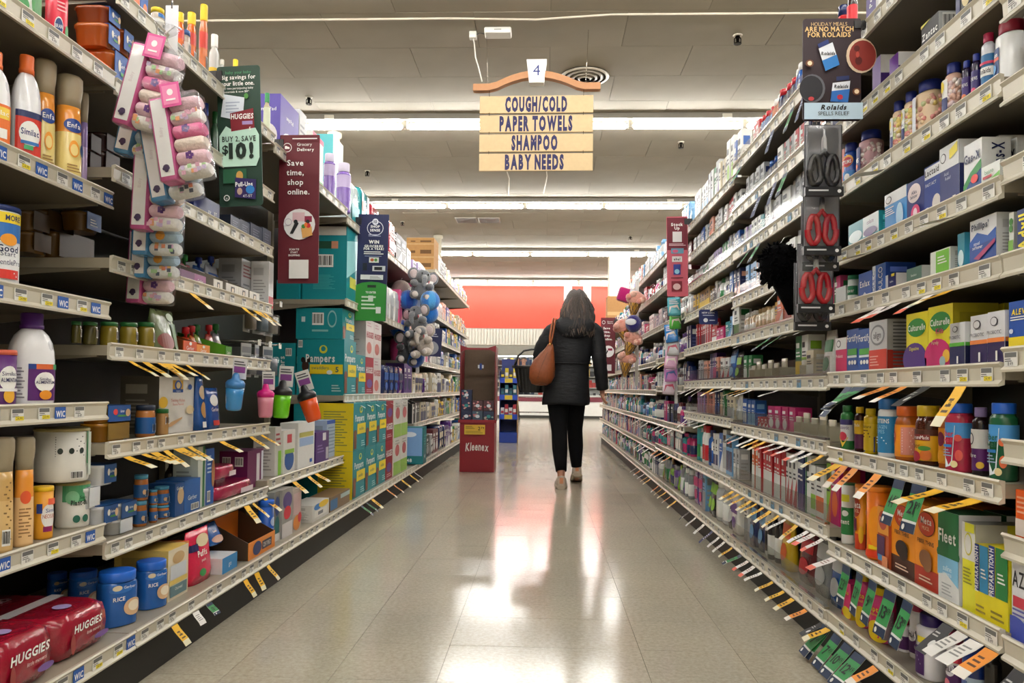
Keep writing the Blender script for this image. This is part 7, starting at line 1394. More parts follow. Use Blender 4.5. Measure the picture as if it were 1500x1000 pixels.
# hooks on the third left bay
rk = random.Random(8)
for z in (1.02, 1.22):
    for y in (3.27, 3.40, 3.53):
        mb = MB(); mb.tube([(-1.655, y, z), (-1.30, y, z), (-1.255, y, z+.012)], .0028, 'a8a8a4', 5, 'chrome')
        mb.box(-1.262, -1.26, y-.016, y+.016, z-.012, z+.014, 'e4e4de', 'paper')
        mb.tube([(-1.655, y, z+.02), (-1.262, y, z+.006)], .0022, 'a8a8a4', 5, 'chrome')
        obj('peg_hook', mb, BAYN['C'])
def hang(name, label, cat, parts, loc, rz=0, group=None, ry=0.0):
    o = obj(name, parts[0][1], None, loc); o.rotation_euler = (0, ry, rz)
    for pn, pm in parts[1:]: obj(pn, pm, o)
    return tag(o, label, cat, group)
for i, (y, z, c) in enumerate(((3.27, 1.02, '8a8c90'), (3.40, 1.02, '6a7080'), (3.53, 1.02, '54606a'), (3.27, 1.22, '7c7468'), (3.40, 1.22, '5c6a74'), (3.53, 1.22, '848078'))):
    p = K_blister(.09, .15, .045, 'b8bab8', c)
    hang('hanging_pack', 'clear carded baby accessory on a peg hook, %s row, %s hook along' % (['lower', 'upper'][i//3], ['first', 'second', 'third'][i % 3]), 'carded pack', p, (-1.30, y, z-.152), PI/2 + rk.uniform(-.2, .2), 'carded baby accessories on hooks')

# drinking cups clipped under the shelf ends
def cup(label, loc, c1, c2, c3, tiltx=0.0, tilty=0.0, s=1.0):
    mb = MB(); mb.lathe([(.026, 0), (.03, .01), (.033, .06), (.035, .09)], c1, 16, m='gloss')
    out = [('body', mb)]
    mb = MB(); mb.lathe([(.036, .088), (.037, .105), (.03, .115), (.016, .122), (.012, .14), (.006, .146)], c2, 16, m='satin_plastic'); out.append(('lid', mb))
    mb = MB(); mb.box(-.028, .028, .03, .032, .12, .2, c3, 'paper'); deco(mb, [('r', .1, .3, .9, .6, '8a4a94'), ('lines', .1, .65, .9, .9, 2, '4a4a54')], lambda u, v, o: (u, .03-o, .12+v), .056, .08, 'paper'); out.append(('header_card', mb))
    o = hang('sippy_cup', label, 'sippy cup', out, loc); o.rotation_euler = (tiltx, tilty, 0); o.scale = (s, s, s)
    return o
cup('sky blue toddler cup hanging under the shelf by the snack pouches', (-1.15, 2.74, .74), '3a8ac8', '3a78b4', 'e4e4e8', .1, .1, .95)
cup('pink lidded clear toddler cup hanging at the shelf end', (-1.15, 3.06, .70), 'd8889c', 'd81f84', 'e6e6e2', 0, 0, .95)
cup('lime green toddler cup with black lid hanging past the shelf', (-1.16, 3.27, .69), '6ac81c', '1c1c20', 'e4e4e0', 0, .05, 1.15)
cup('orange toddler cup with black lid hanging at a tilt', (-1.07, 3.47, .67), 'e0541c', '1c1c20', 'e4e4e0', .1, -.3, 1.2)

# ================================================================== STRIP OF BABY BLANKET PACKS
def blanket_pack(label, loc, blue, tilt, seed):
    w, h, d = .118, .205, .05
    t = thing('blanket_pack', label, 'blanket pack', loc, 0, 'rolled baby blanket packs on the hanging strip')
    t.rotation_euler = (0, math.radians(tilt), 0); t.scale = (1.07, 1.05, 1.07)
    rr = random.Random(seed)
    edge = '4a90c4' if blue else 'd0609c'
    mb = MB(); mb.bevbox(-w/2, -w/2+.042, -d/2, d/2, -h, -.004, .006, edge, 'film')
    obj('side_card', mb, t)
    mb = MB(); deco(mb, [('r', .14, .05, .94, .97, 'eceaea'), ('v', .5, .58, .2, 'Baby', 'd4c8cc', .5), ('e', .52, .16, .18, .03, '4a3a5c'), ('e', .52, .12, .12, .025, '4a3a5c'), ('e', .4, .14, .1, .02, '4a3a5c'), ('e', .64, .14, .1, .02, '4a3a5c')], lambda u, v, o: (-w/2+.021+u, -d/2-o, -h+v), .042, h-.004); obj('label_print', mb, t)
    n = 6; rh = (h-.01)/n
    cols = (['d4dfe8', 'a4c0d8', 'e8ecee', '9cbcd8', 'b4cfe2', 'eef0f0'] if blue else ['ecc8d4', 'f0ece8', 'e0689c', 'ecdcd0', 'eec8d4', 'f2efea'])
    for k in range(n):
        z = -.008 - rh*(k+.5)
        mb = MB()
        ring = []
        N = 12; x0, x1 = -w/2+.044, w/2
        for (x, q) in ((x0, .7), (x0+.006, 1), ((x0+x1)/2, 1.04), (x1-.008, 1), (x1, .75)):
            ring.append([(x, d/2*.98*q*math.cos(2*PI*j/N), z + rh*.52*q*math.sin(2*PI*j/N)) for j in range(N)])
        mb.loft(ring, cols[k], 'fabric')
        r_ = obj('blanket_roll', mb, t)
        pat = MB()
        ww = x1-x0
        if k in (1, 5):
            for q in range(9):
                u = rr.uniform(.08, .92); v = rr.uniform(.2, .8)
                cc = rr.choice(['e8926c', '5c6478', 'a8cf9c', 'dcb4d8', 'e8b87c'] if blue else ['eca878', 'b4d8a4', 'e8b4c8', 'd8c4e4'])
                pat.face([(x0+ww*u+a, -d/2*1.03*math.cos((v-.5)*2.0)-.0015, z+rh*.5*math.sin((v-.5)*2.2)+b) for (a, b) in ((-.005, -.005), (.005, -.005), (.005, .005), (-.005, .005))], cc, 'fabric')
        elif k in (2, 4):
            if blue: 
                for q in range(8):
                    a0, a1 = 2*PI*q/8, 2*PI*(q+1)/8
                    pat.face([(x0+ww*.45, -d/2*1.06, z), (x0+ww*.45+.013*math.cos(a0), -d/2*1.045, z+.013*math.sin(a0)), (x0+ww*.45+.013*math.cos(a1), -d/2*1.045, z+.013*math.sin(a1))], 'e8a03c', 'fabric')
            else:
                for q in range(5):
                    a0 = 2*PI*q/5
                    cx, cz = x0+ww*.5+.006*math.cos(a0), z+.006*math.sin(a0)
                    pat.face([(cx-.004, -d/2*1.055, cz-.004), (cx+.004, -d/2*1.055, cz-.004), (cx+.004, -d/2*1.055, cz+.004), (cx-.004, -d/2*1.055, cz+.004)], '6a3a8c', 'fabric')
        if pat.f: pp = obj('pattern', pat, r_); pp['kind'] = 'stuff'
    mb = MB(); mb.bevbox(-w/2-.002, w/2+.002, -d/2-.003, d/2+.003, -h-.002, .0, .008, 'ffffff', 'clear_film'); obj('clear_bag', mb, t)
    mb = MB()
    mb.loft([[(x, y, z) for (x, y) in ((-q, -q*.6), (q, -q*.6), (q, q*.6), (-q, q*.6))] for (z, q) in ((0, .035), (.02, .012), (.03, .006), (.045, .02), (.06, .026))], 'e8dce2', 'clear_film'); obj('bag_neck', mb, t)
    mb = MB(); mb.box(-.022, .024, -d/2-.007, -d/2-.0055, -.035, .022, 'dc5c9c' if not blue else '5c9cd0', 'paper'); deco(mb, [('r', .1, .1, .9, .9, 'e888b4' if not blue else '8ab8dc'), ('e', .5, .6, .16, .14, 'f4eef0'), ('lines', .25, .2, .75, .38, 1, 'f4eef0')], lambda u, v, o: (u+.001, -d/2-.007-o, -.035+v), .046, .057, 'paper'); obj('gift_tag', mb, t)
    mb = MB(); mb.tube([(0, .0, .04), (0, .03, .075), (0, .06, .08)], .0025, 'e8e4e4', 5, 'satin_plastic'); obj('hanger', mb, t)
    return t
blanket_pack('pink blanket pack at the top of the strip, tilted to the right', (-1.009, 1.900, 1.705), 0, 14, 0)
blanket_pack('blue blanket pack mostly hidden behind the topmost pink pack', (-1.064, 1.990, 1.660), 1, 12, 1)
blanket_pack('pink blanket pack hanging forward at right with a pink square tag', (-0.956, 1.880, 1.571), 0, -10, 2)
blanket_pack('blue blanket pack between the two upper pink packs', (-1.020, 1.950, 1.537), 1, -11, 3)
blanket_pack('pink blanket pack in the middle of the strip with a long white card', (-1.055, 2.000, 1.468), 0, 2, 4)
blanket_pack('blue blanket pack below the middle pink pack, upper of two', (-1.092, 2.070, 1.412), 1, 1, 5)
blanket_pack('blue blanket pack below the middle pink pack, lower of two', (-1.129, 2.130, 1.357), 1, 1, 6)
blanket_pack('pink blanket pack at the bottom of the strip', (-1.171, 2.190, 1.290), 0, 2, 7)
mb = MB(); mb.box(-.02, .02, -.0012, .0012, -0.902, 0, 'e4e4e6', 'satin_plastic')
strip = obj('clip_strip', mb, None, (-1.173, 2.27, 2.013)); tag(strip, 'long white plastic strip holding the blanket packs', 'hanging strip')
mb = MB(); mb.tube([(0, 0, -.01), (0, 0, .03), (-.06, .0, .05), (-.12, 0, .02)], .003, 'a8a8a8', 5, 'chrome'); obj('wire_hook', mb, strip)

# ================================================================== SIGNS
def sign_board(name, label, x0, x1, z0, z1, y, c, ops, tilt=0.0, rz=0.0, corner=.01, clipside=-1, gl='paper'):
    w, h = x1-x0, z1-z0
    t = thing(name, label, 'sign', ((x0+x1)/2, y, z0), rz)
    t.rotation_euler = (0, math.radians(tilt), rz)
    mb = MB(); out = []
    for qx, qz, a0 in ((1, 0, -90), (1, 1, 0), (-1, 1, 90), (-1, 0, 180)):
        for k in range(4):
            a = math.radians(a0+30*k)
            out.append((qx*(w/2-corner)+corner*math.cos(a), (corner if qz == 0 else h-corner)+corner*math.sin(a)))
    mb.prism(out, -.002, .002, c, gl); obj('panel', mb, t)
    mb = MB(); deco(mb, ops, lambda u, v, o: (u, -.002-o, v), w, h, gl, False, .0006); obj('print', mb, t)
    mb = MB(); xx = clipside*w/2
    mb.box(min(xx, xx+clipside*.03), max(xx, xx+clipside*.03), -.008, .008, h*.9, h*.97, '18181a', 'satin_plastic')
    mb.box(min(xx, xx-clipside*.02), max(xx, xx-clipside*.02), -.006, .004, h*.9, h*.97, '18181a', 'satin_plastic'); obj('clip', mb, t)
    return t
W_ = 'f2f2ee'
sign_board('promotional_sign', 'dark green baby savings sign reading buy two save ten', -1.19, -1.03, 1.484, 2.0, 2.68, '17382a', [
    ('t',.5,.955,.02,'baby your baby','3f8a5c',.7), ('t',.5,.92,.03,'Big savings for',W_,.8,.01), ('t',.48,.875,.03,'your little one.',W_,.78,.01), ('t',.48,.84,.014,'Buy two participating baby',W_,.78), ('t',.46,.815,.014,'essentials & save $10*',W_,.6),
    ('p',[(.08,.64),(.58,.6),(.64,.77),(.16,.8)],'d8e0ea'), ('lines',.2,.66,.55,.75,4,'a8b4c8'), ('e',.68,.78,.05,.02,'4a8a3c'),
    ('p',[(.04,.28),(.88,.28),(.96,.34),(.96,.5),(.88,.55),(.3,.55),(.2,.57),(.04,.5)],'bfe3d2'),
    ('p',[(.32,.53),(.86,.55),(.84,.69),(.3,.66)],'7c1524'), ('t',.58,.635,.035,'HUGGIES',W_,.52,.03,.1), ('r',.58,.575,.82,.6,'a890c4'), ('t',.76,.545,.022,'5',W_,.1,.02),
    ('t',.5,.475,.036,'BUY 2, SAVE','12241c',.78,.02), ('t',.18,.4,.06,'$','12241c',.2,.02), ('t',.56,.39,.1,'10!','12241c',.62,.05),
    ('r',.12,.16,.66,.26,'1f5a3c'), ('e',.5,.21,.08,.035,'c89a4c'), ('p',[(.38,.06),(.86,.04),(.88,.18),(.4,.2)],'2c1c5c'), ('t',.6,.15,.03,'Pull-Ups',W_,.4,.03), ('e',.74,.11,.1,.03,'2a7ac4'), ('e',.5,.1,.06,.025,'b89a8c'), ('t',.68,.065,.018,'4T-5T',W_,.25), ('e',.2,.055,.07,.022,W_), ('e',.2,.055,.05,.016,'17382a'), ('t',.2,.055,.02,'u',W_,.1)], -2.5)
sign_board('promotional_sign', 'tall dark red grocery delivery sign on the left shelves', -1.209, -1.024, 1.295, 1.97, 3.34, '5e0f1f', [
    ('e',.2,.915,.11,.031,W_), ('e',.2,.915,.095,.027,'5e0f1f'), ('r',.14,.905,.2,.925,W_), ('p',[(.2,.905),(.26,.905),(.26,.915),(.23,.92),(.2,.92)],W_), ('t',.63,.935,.02,'Grocery',W_,.5), ('t',.66,.9,.02,'Delivery',W_,.52,.02),
    ('t',.41,.81,.036,'Save',W_,.6,.02), ('t',.41,.745,.036,'time,',W_,.58,.02), ('t',.42,.68,.036,'shop',W_,.6,.02), ('t',.5,.615,.036,'online.',W_,.76,.02),
    ('e',.53,.395,.39,.104,'e8e6e6'), ('r',.36,.415,.66,.475,'d8b4bc'), ('r',.66,.41,.84,.45,'8a1f44'), ('e',.44,.412,.05,.014,'1c1c20'), ('e',.74,.412,.05,.014,'1c1c20'), ('e',.26,.41,.09,.024,'b4a8bc'), ('e',.26,.41,.075,.02,'e8e6e6'), ('p',[(.3,.33),(.45,.42),(.52,.4),(.38,.33)],'16161a'), ('p',[(.62,.3),(.86,.32),(.84,.38),(.58,.37)],'d8a45c'), ('e',.64,.38,.05,.014,'4a8a3c'), ('e',.76,.385,.06,.016,'c8282c'), ('e',.7,.39,.04,.016,'e0742c'),
    ('t',.42,.225,.012,'SCAN TO',W_,.24,.02), ('t',.42,.205,.012,'START',W_,.18,.02), ('t',.42,.185,.012,'SHOPPING',W_,.28,.02), ('r',.3,.03,.78,.155,'e8e8e6'), ('r',.35,.965,.96,.972,'e8e4e4')], -.4, 0, .004)
sign_board('promotional_sign', 'navy and green win groceries sign on the left shelves', -1.20, -1.005, 1.249, 1.926, 4.7, '141d4c', [
    ('e',.56,.87,.27,.07,'dfe3ec'), ('e',.56,.87,.25,.064,'141d4c'), ('e',.56,.93,.1,.03,'dfe3ec'), ('t',.56,.93,.03,'10','141d4c',.2,.02), ('t',.56,.885,.022,'SHOP',W_,.42,.03), ('t',.56,.85,.022,'SENSE',W_,.42,.03), ('lines',.35,.79,.75,.815,2,'b8c0d8'),
    ('t',.54,.74,.028,'WIN',W_,.4,.05), ('t',.54,.7,.02,'GROCERIES',W_,.62,.04), ('t',.54,.675,.02,'FOR A YEAR!',W_,.66,.04), ('lines',.22,.62,.86,.655,2,W_), ('lines',.25,.6,.8,.612,1,'8a94b8'),
    ('r',.4,.545,.72,.595,'d8d8d4'), ('e',.5,.57,.06,.015,'b85a2c'), ('e',.62,.57,.05,.015,'5a8a3c'), ('r',.2,.47,.34,.54,'0c0f24'), ('r',.52,.465,.94,.515,'c8ccd0'), ('r',.58,.475,.84,.505,'14181c'), ('r',.14,.385,.88,.43,'dfe2e4'), ('lines',.45,.39,.82,.42,3,'8a8c90'),
    ('p',[(.0,.0),(1,.0),(1,.34),(.75,.36),(.5,.365),(.2,.355),(.0,.33)],'2c8a34'), ('r',.38,.31,.66,.335,'16301c'), ('t',.5,.265,.018,'TO ENTER',W_,.34,.03), ('r',.42,.18,.58,.235,'d8dcd8'), ('lines',.2,.1,.7,.24,4,'cfe4cf'), ('r',.68,.07,.84,.13,'e4e6e4')], 1.0, 0, .004)
sign_board('promotional_sign', 'dark plum antacid sign with two bottles on the right shelves', .718, .879, 1.593, 1.883, 2.13, '2a1820', [
    ('t',.45,.945,.035,'HOLIDAY MEALS','c8a878',.62), ('t',.45,.895,.045,'ARE NO MATCH','dcb87c',.84,.03), ('t',.45,.84,.045,'FOR ROLAIDS','dcb87c',.74,.03),
    ('e',1.0,.63,.26,.17,'dcc4a8'), ('e',1.02,.63,.23,.15,'8a2c24'), ('e',.92,.7,.05,.03,'5c1814'), ('e',.95,.58,.06,.04,'5c1814'), ('e',.93,.64,.03,.03,'b8483c'),
    ('p',[(.26,.7),(.5,.76),(.62,.54),(.38,.48)],'e4e8f0'), ('p',[(.32,.58),(.57,.64),(.62,.54),(.38,.48)],'2a7ac4'), ('p',[(.24,.74),(.42,.79),(.44,.75),(.27,.7)],'1d2f6c'), ('t',.42,.65,.03,'Rolaids','1c1c24',.24,.03,.2),
    ('p',[(.5,.36),(.8,.38),(.76,.17),(.46,.18)],'e4e8f0'), ('p',[(.48,.28),(.79,.3),(.76,.17),(.46,.18)],'2a6ab8'), ('p',[(.56,.42),(.78,.43),(.78,.39),(.56,.38)],'1c2a5c'), ('t',.64,.325,.03,'Rolaids','1c1c24',.24,.03,.2), ('e',.62,.22,.05,.025,'b8283c'),
    ('e',.1,.55,.07,.035,'6a3c20'), ('e',.1,.55,.04,.022,'f0d8b4'), ('e',.9,.27,.07,.035,'6a3c20'), ('e',.9,.27,.04,.022,'f0d8b4'), ('e',.14,.3,.22,.14,'5c5c64'), ('e',.12,.3,.2,.125,'1c1c24'), ('e',.12,.2,.05,.02,'b8383c'),
    ('r',.0,.0,1,.16,'bcd4e6'), ('t',.5,.115,.045,'Rolaids','16161c',.48,.04,.25), ('t',.5,.055,.035,'SPELLS RELIEF','2a2c34',.66)], 0, 0, .008, 1)
sign_board('promotional_sign', 'pink and dark red stock up sign on the right shelves', .758, .887, 1.416, 1.914, 4.69, 'c45a6c', [
    ('r',.02,.58,.98,.985,'6a1026'), ('t',.5,.9,.036,'Stock',W_,.62,.03), ('t',.5,.855,.036,'Up',W_,.3,.03), ('r',.28,.68,.72,.81,'dcd8d8'), ('lines',.1,.63,.9,.665,2,'e0b8c0'), ('r',.2,.535,.8,.6,'5c8ca4'), ('e',.4,.565,.14,.02,'c85a7c'), ('r',.24,.43,.72,.5,'dcd8d8'), ('t',.48,.465,.03,'aha!','24242c',.36,.03), ('r',.3,.27,.64,.4,'2a3a8c'), ('e',.47,.31,.12,.03,'8ac0d8'), ('r',.18,.225,.76,.235,'5c1020'), ('r',.2,.06,.7,.19,'7c1c2c'), ('e',.45,.12,.18,.04,'d8b4b4')], -1, 0, .006, 1)
sign_board('promotional_sign', 'small far dark red delivery sign right of the woman', .705, .89, 1.038, 1.743, 9.5, '5e0f1f', [
    ('e',.2,.915,.11,.031,W_), ('e',.2,.915,.09,.025,'5e0f1f'), ('t',.63,.93,.02,'Grocery',W_,.5), ('t',.66,.9,.02,'Delivery',W_,.52), ('t',.41,.81,.036,'Save',W_,.6,.03), ('t',.41,.745,.036,'time,',W_,.58,.03), ('t',.42,.68,.036,'shop',W_,.6,.03), ('t',.5,.615,.036,'online.',W_,.76,.03), ('e',.53,.395,.39,.104,'e8e6e6'), ('r',.5,.41,.8,.45,'8a1f44'), ('p',[(.3,.33),(.45,.42),(.52,.4),(.38,.33)],'16161a'), ('r',.35,.05,.75,.16,'e0dcdc')], 0, 0, .004, 1)
sign_board('promotional_sign', 'small navy new look card hanging on the fourth right bay', .83, .93, 1.19, 1.27, 4.08, '1d2a64', [('t',.5,.78,.1,'NEW LOOK','e8ecf4',.7,.03), ('lines',.2,.55,.8,.68,1,'b8c0dc'), ('e',.35,.28,.12,.14,'e8ecf4'), ('lines',.55,.2,.85,.36,1,'b8c0dc')], 0, 0, .012, 1)
sign_board('promotional_sign', 'navy card with a grey disc hanging on far left shelves', -1.21, -1.02, 1.14, 1.42, 7.35, '1a2450', [('e',.5,.3,.36,.24,'9aa0a8'), ('e',.5,.3,.1,.07,'2a2c34'), ('lines',.25,.68,.8,.9,3,'c8ccd8')], 3, 0, .006)
sign_board('promotional_sign', 'small dark green savings card behind the plush elephants', -1.16, -1.03, 1.44, 1.72, 6.75, '1c3a2a', [('lines',.15,.6,.85,.9,3,'d8e0d8')], 0, 0, .004)

# hanging aisle sign
t = thing('aisle_sign', 'hanging tan aisle sign numbered four listing cough, towels, shampoo, baby', 'sign', (-.089, 6.1, 0), math.radians(-1.0))
TANB = 'b59e78'
for k, txt in enumerate(('COUGH/COLD', 'PAPER TOWELS', 'SHAMPOO', 'BABY NEEDS')):
    z1 = 3.229 - k*.1585; z0 = z1-.142
    mb = MB(); mb.box(-.464, .464, -.009, .009, z0, z1, TANB, 'matte'); b = obj('board', mb, t); b.rotation_euler = (0, 0, 0)
    mb = MB()
    for p in text_polys(txt, .108, (.51, .6, .38, .485)[k], .06, .6):
        mb.face([(u+(.0, .0, -.01, -.01)[k], -.0098, (z0+z1)/2+v) for (u, v) in p], '1c1c48', 'matte')
    obj('lettering', mb, b)
    for x in (-.385, .385):
        mb = MB(); mb.tube([(x, 0, z1-.012), (x, -.011, z1), (x, -.011, z1+.022 if k else z1+.05)], .0022, '6a6258', 5, 'chrome'); obj('link', mb, t)
pts_t, pts_b = [], []
N = 16
for i in range(N+1):
    u = -1 + 2*i/N
    x = u*.52
    a = abs(u)
    zt = 3.325 + (0 if a > .68 else .105*math.cos(a/.68*PI/2)**.9)
    pts_t.append((x, zt)); pts_b.append((x, zt-.055))
mb = MB(); mb.prism(pts_b + pts_t[::-1], -.03, .03, 'a27450', 'matte'); obj('arch', mb, t)
mb = MB(); mb.prism([(-.06, 3.325), (.06, 3.325), (.082, 3.515), (-.082, 3.515)], -.042, .04, 'dcdcd8', 'matte'); ks = obj('keystone', mb, t)
mb = MB()
for p in text_polys('4', .085, None, 0.0): mb.face([(u, -.0428, 3.425+v) for (u, v) in p], '24306c', 'matte')
obj('numeral', mb, ks)
for x in (-.4, .4):
    mb = MB(); mb.tube([(x, 0, 3.32), (x*1.05, .02, CEIL)], .002, 'b8b2a4', 5, 'chrome'); obj('hanging_wire', mb, t)

# ================================================================== CEILING FITTINGS
for i, (x, y, l) in enumerate(((-2.43, 7.5, 'nearest on the left'), (-2.44, 10.08, 'second on the left'), (-2.55, 13.2, 'farthest on the left'), (1.57, 6.23, 'nearest on the right'), (1.59, 8.92, 'second on the right'), (1.62, 14.4, 'farthest on the right'))):
    t = thing('sprinkler_head', 'small dark ceiling sprinkler head, %s' % l, 'sprinkler', (x, y, CEIL), 0, 'ceiling sprinkler heads')
    mb = MB(); mb.lathe([(.035, -.008), (.04, -.001)], 'c8c0b0', 12, m='matte'); obj('escutcheon', mb, t)
    mb = MB(); mb.lathe([(.03, -.075), (.032, -.068), (.012, -.062), (.014, -.03), (.02, -.009)], '1c1a18', 10, m='chrome'); obj('deflector', mb, t)
    mb = MB(); mb.tube([(-.026, 0, -.068), (-.026, 0, -.03), (-.012, 0, -.012)], .005, '1c1a18', 5, 'chrome'); mb.tube([(.026, 0, -.068), (.026, 0, -.03), (.012, 0, -.012)], .005, '1c1a18', 5, 'chrome'); mb.box(-.026, .026, -.004, .004, -.072, -.066, '1c1a18', 'chrome'); obj('yoke', mb, t)
t = thing('wireless_box', 'white rectangular wireless box on the ceiling', 'wireless box', (-.41, 6.1, CEIL))
mb = MB(); mb.bevbox(-.11, .11, -.06, .06, -.05, -.001, .012, 'dcdad2', 'satin_plastic'); obj('housing', mb, t)
mb = MB(); mb.box(-.03, .03, -.0615, -.06, -.03, -.02, '9a9a94', 'matte'); obj('badge', mb, t)
t = thing('junction_box', 'small white ceiling junction box with a dangling cord', 'junction box', (-.62, 6.14, CEIL))
mb = MB(); mb.bevbox(-.03, .03, -.03, .03, -.055, -.001, .006, 'd8d6cc', 'satin_plastic'); obj('housing', mb, t)
mb = MB(); mb.tube([(.0, 0, -.054), (.01, .0, -.09), (.02, .02, -.2), (.05, .0, -.3), (.08, -.02, -.42)], .006, 'd8d4c8', 5, 'satin_plastic'); obj('cord', mb, t)
mb = MB(); mb.tube([(.03, 0, -.02), (.06, -.02, -.015), (.1, -.03, -.03)], .005, '54504a', 5, 'satin_plastic'); obj('lead', mb, t)
t = thing('air_diffuser', 'round ceiling air diffuser with concentric rings above the aisle sign', 'air diffuser', (.35, 7.03, CEIL))
for k in range(4):
    r = .05+.05*k
    mb = MB(); mb.lathe([(r, -.035+.006*k), (r+.03, -.012+.001*k), (r+.026, -.010+.001*k), (r-.004, -.031+.006*k)], '9a9488' if k < 3 else 'b8b0a0', 24, m='enamel_metal', caps=False); obj('ring', mb, t)
mb = MB(); mb.lathe([(.225, -.004), (.225, -.001)], '24221e', 24, m='matte'); obj('throat', mb, t)
t = thing('air_return', 'dark twin ceiling return air grille beyond the second light row', 'air grille', (-1.19, 13.05, CEIL))
for x in (-.2, .2):
    mb = MB(); mb.box(x-.19, x+.19, -.19, .19, -.012, -.001, '8c867a', 'enamel_metal'); g_ = obj('grille_frame', mb, t)
    for k in range(9):
        mb = MB(); mb.box(x-.17, x+.17, -.17+k*.04, -.155+k*.04, -.02, -.012, '5c574e', 'enamel_metal'); obj('louvre', mb, g_)
for i, (x, y0) in enumerate(((-.55, 9.7), (-.02, 9.6))):
    mb = MB(); mb.tube([(x, y0, CEIL-.012), (x+.03, y0+.7, CEIL-.015), (x-.02, y0+1.6, CEIL-.012)], .008, 'd0c8b8', 5, 'matte')
    o = obj('ceiling_cable', mb); tag(o, 'thin white cable on the ceiling beyond the aisle sign, %s one' % ['left', 'right'][i], 'cable')
# ================================================================== PEOPLE
plain_mat('skin_tone', 'c08a72', 0.55, 20, 0.06)
plain_mat('skin_tone_pale', 'c99c88', 0.55, 20, 0.06)
def skinned(name, verts, edges, radii, mat, root=0, sub=2):
    """one continuous surface grown along a joint skeleton"""
    me = bpy.data.meshes.new(name); me.from_pydata(verts, edges, []); me.materials.append(MATS[mat])
    o = bpy.data.objects.new(name, me); COLL.objects.link(o)
    md = o.modifiers.new('Skin', 'SKIN'); md.use_smooth_shade = True
    for i, r in enumerate(radii):
        sv = me.skin_vertices[0].data[i]
        sv.radius = r if isinstance(r, tuple) else (r, r)
        sv.use_root = (i == root)
    ms = o.modifiers.new('Subdivision', 'SUBSURF'); ms.levels = sub; ms.render_levels = sub
    return o
def human(name, J, mat):
    """J: joint positions; returns body with hands and fingers"""
    V = []; E = []; R_ = []; ix = {}
    def v(k, p, r, par=None):
        ix[k] = len(V); V.append(tuple(p)); R_.append(r)
        if par is not None: E.append((ix[par], ix[k]))
    v('pelvis', J['pelvis'], (.12, .1)); v('waist', J['waist'], (.105, .085), 'pelvis'); v('chest', J['chest'], (.125, .1), 'waist'); v('neck0', J['neck0'], .055, 'chest'); v('neck', J['neck'], .05, 'neck0'); v('head', J['head'], (.075, .085), 'neck'); v('crown', J['crown'], (.06, .068), 'head')
    for s in 'lr':
        v('sh'+s, J['sh'+s], .055, 'chest'); v('el'+s, J['el'+s], .042, 'sh'+s); v('wr'+s, J['wr'+s], .027, 'el'+s)
        w = Vector(J['wr'+s]); d = (Vector(J['ha'+s])-w).normalized(); side = Vector(J['th'+s]).normalized(); side = (side - d*side.dot(d)).normalized(); n = d.cross(side)
        v('palm'+s, w + d*.05, (.032, .018), 'wr'+s)
        for q, (off, ln) in enumerate(((.026, .07), (.009, .08), (-.009, .075), (-.026, .058))):
            a = w + d*.085 + side*off; b = a + d*ln*.5 + n*.012; c = b + d*ln*.4 + n*.026
            v('f%d%sa' % (q, s), a, .0095, 'palm'+s); v('f%d%sb' % (q, s), b, .0085, 'f%d%sa' % (q, s)); v('f%d%sc' % (q, s), c, .007, 'f%d%sb' % (q, s))
        a = w + d*.03 + side*.034; v('t%sa' % s, a, .011, 'palm'+s); v('t%sb' % s, a + d*.035 + side*.014 + n*.01, .009, 't%sa' % s)
        v('hip'+s, J['hip'+s], (.085, .085), 'pelvis'); v('kn'+s, J['kn'+s], .055, 'hip'+s); v('ca'+s, J['ca'+s], .05, 'kn'+s); v('an'+s, J['an'+s], .034, 'ca'+s); v('hl'+s, J['hl'+s], .03, 'an'+s); v('to'+s, J['to'+s], .026, 'hl'+s)
    return skinned(name, V, E, R_, mat)
def ell(cx, cy, z, hx, hy, n=24, e=2.3, wob=0.0, ph=0.0):
    out = []
    for j in range(n):
        a = 2*PI*j/n; ca, sa = math.cos(a), math.sin(a); q = (abs(ca)**e+abs(sa)**e)**(-1/e)
        k = 1 + wob*math.sin(5*a+ph)
        out.append((cx+hx*ca*q*k, cy+hy*sa*q*k, z + wob*.25*math.sin(3*a+ph)))
    return out
# ---- woman walking away
JW = dict(pelvis=(.19, 6.52, .90), waist=(.215, 6.53, 1.05), chest=(.245, 6.53, 1.27), neck0=(.262, 6.53, 1.41), neck=(.268, 6.54, 1.46), head=(.275, 6.55, 1.565), crown=(.278, 6.54, 1.635),
          shl=(.095, 6.53, 1.365), ell=(-.03, 6.56, 1.14), wrl=(-.045, 6.76, 1.10), hal=(-.045, 6.86, 1.10), thl=(0, 0, 1), shr=(.42, 6.53, 1.365), elr=(.465, 6.49, 1.10), wrr=(.505, 6.56, .855), har=(.51, 6.58, .75), thr=(-.2, 1, 0),
          hipl=(.115, 6.52, .85), knl=(.135, 6.50, .47), cal=(.14, 6.41, .32), anl=(.152, 6.345, .11), hll=(.152, 6.335, .05), tol=(.150, 6.49, .032), hipr=(.265, 6.53, .85), knr=(.275, 6.66, .48), car=(.285, 6.68, .33), anr=(.295, 6.70, .115), hlr=(.298, 6.695, .055), tor=(.305, 6.84, .03))
woman = human('person', JW, 'skin_tone')
tag(woman, 'woman walking away in a long black hooded coat with a brown shoulder bag', 'person')
mb = MB(); BK = '16171a'
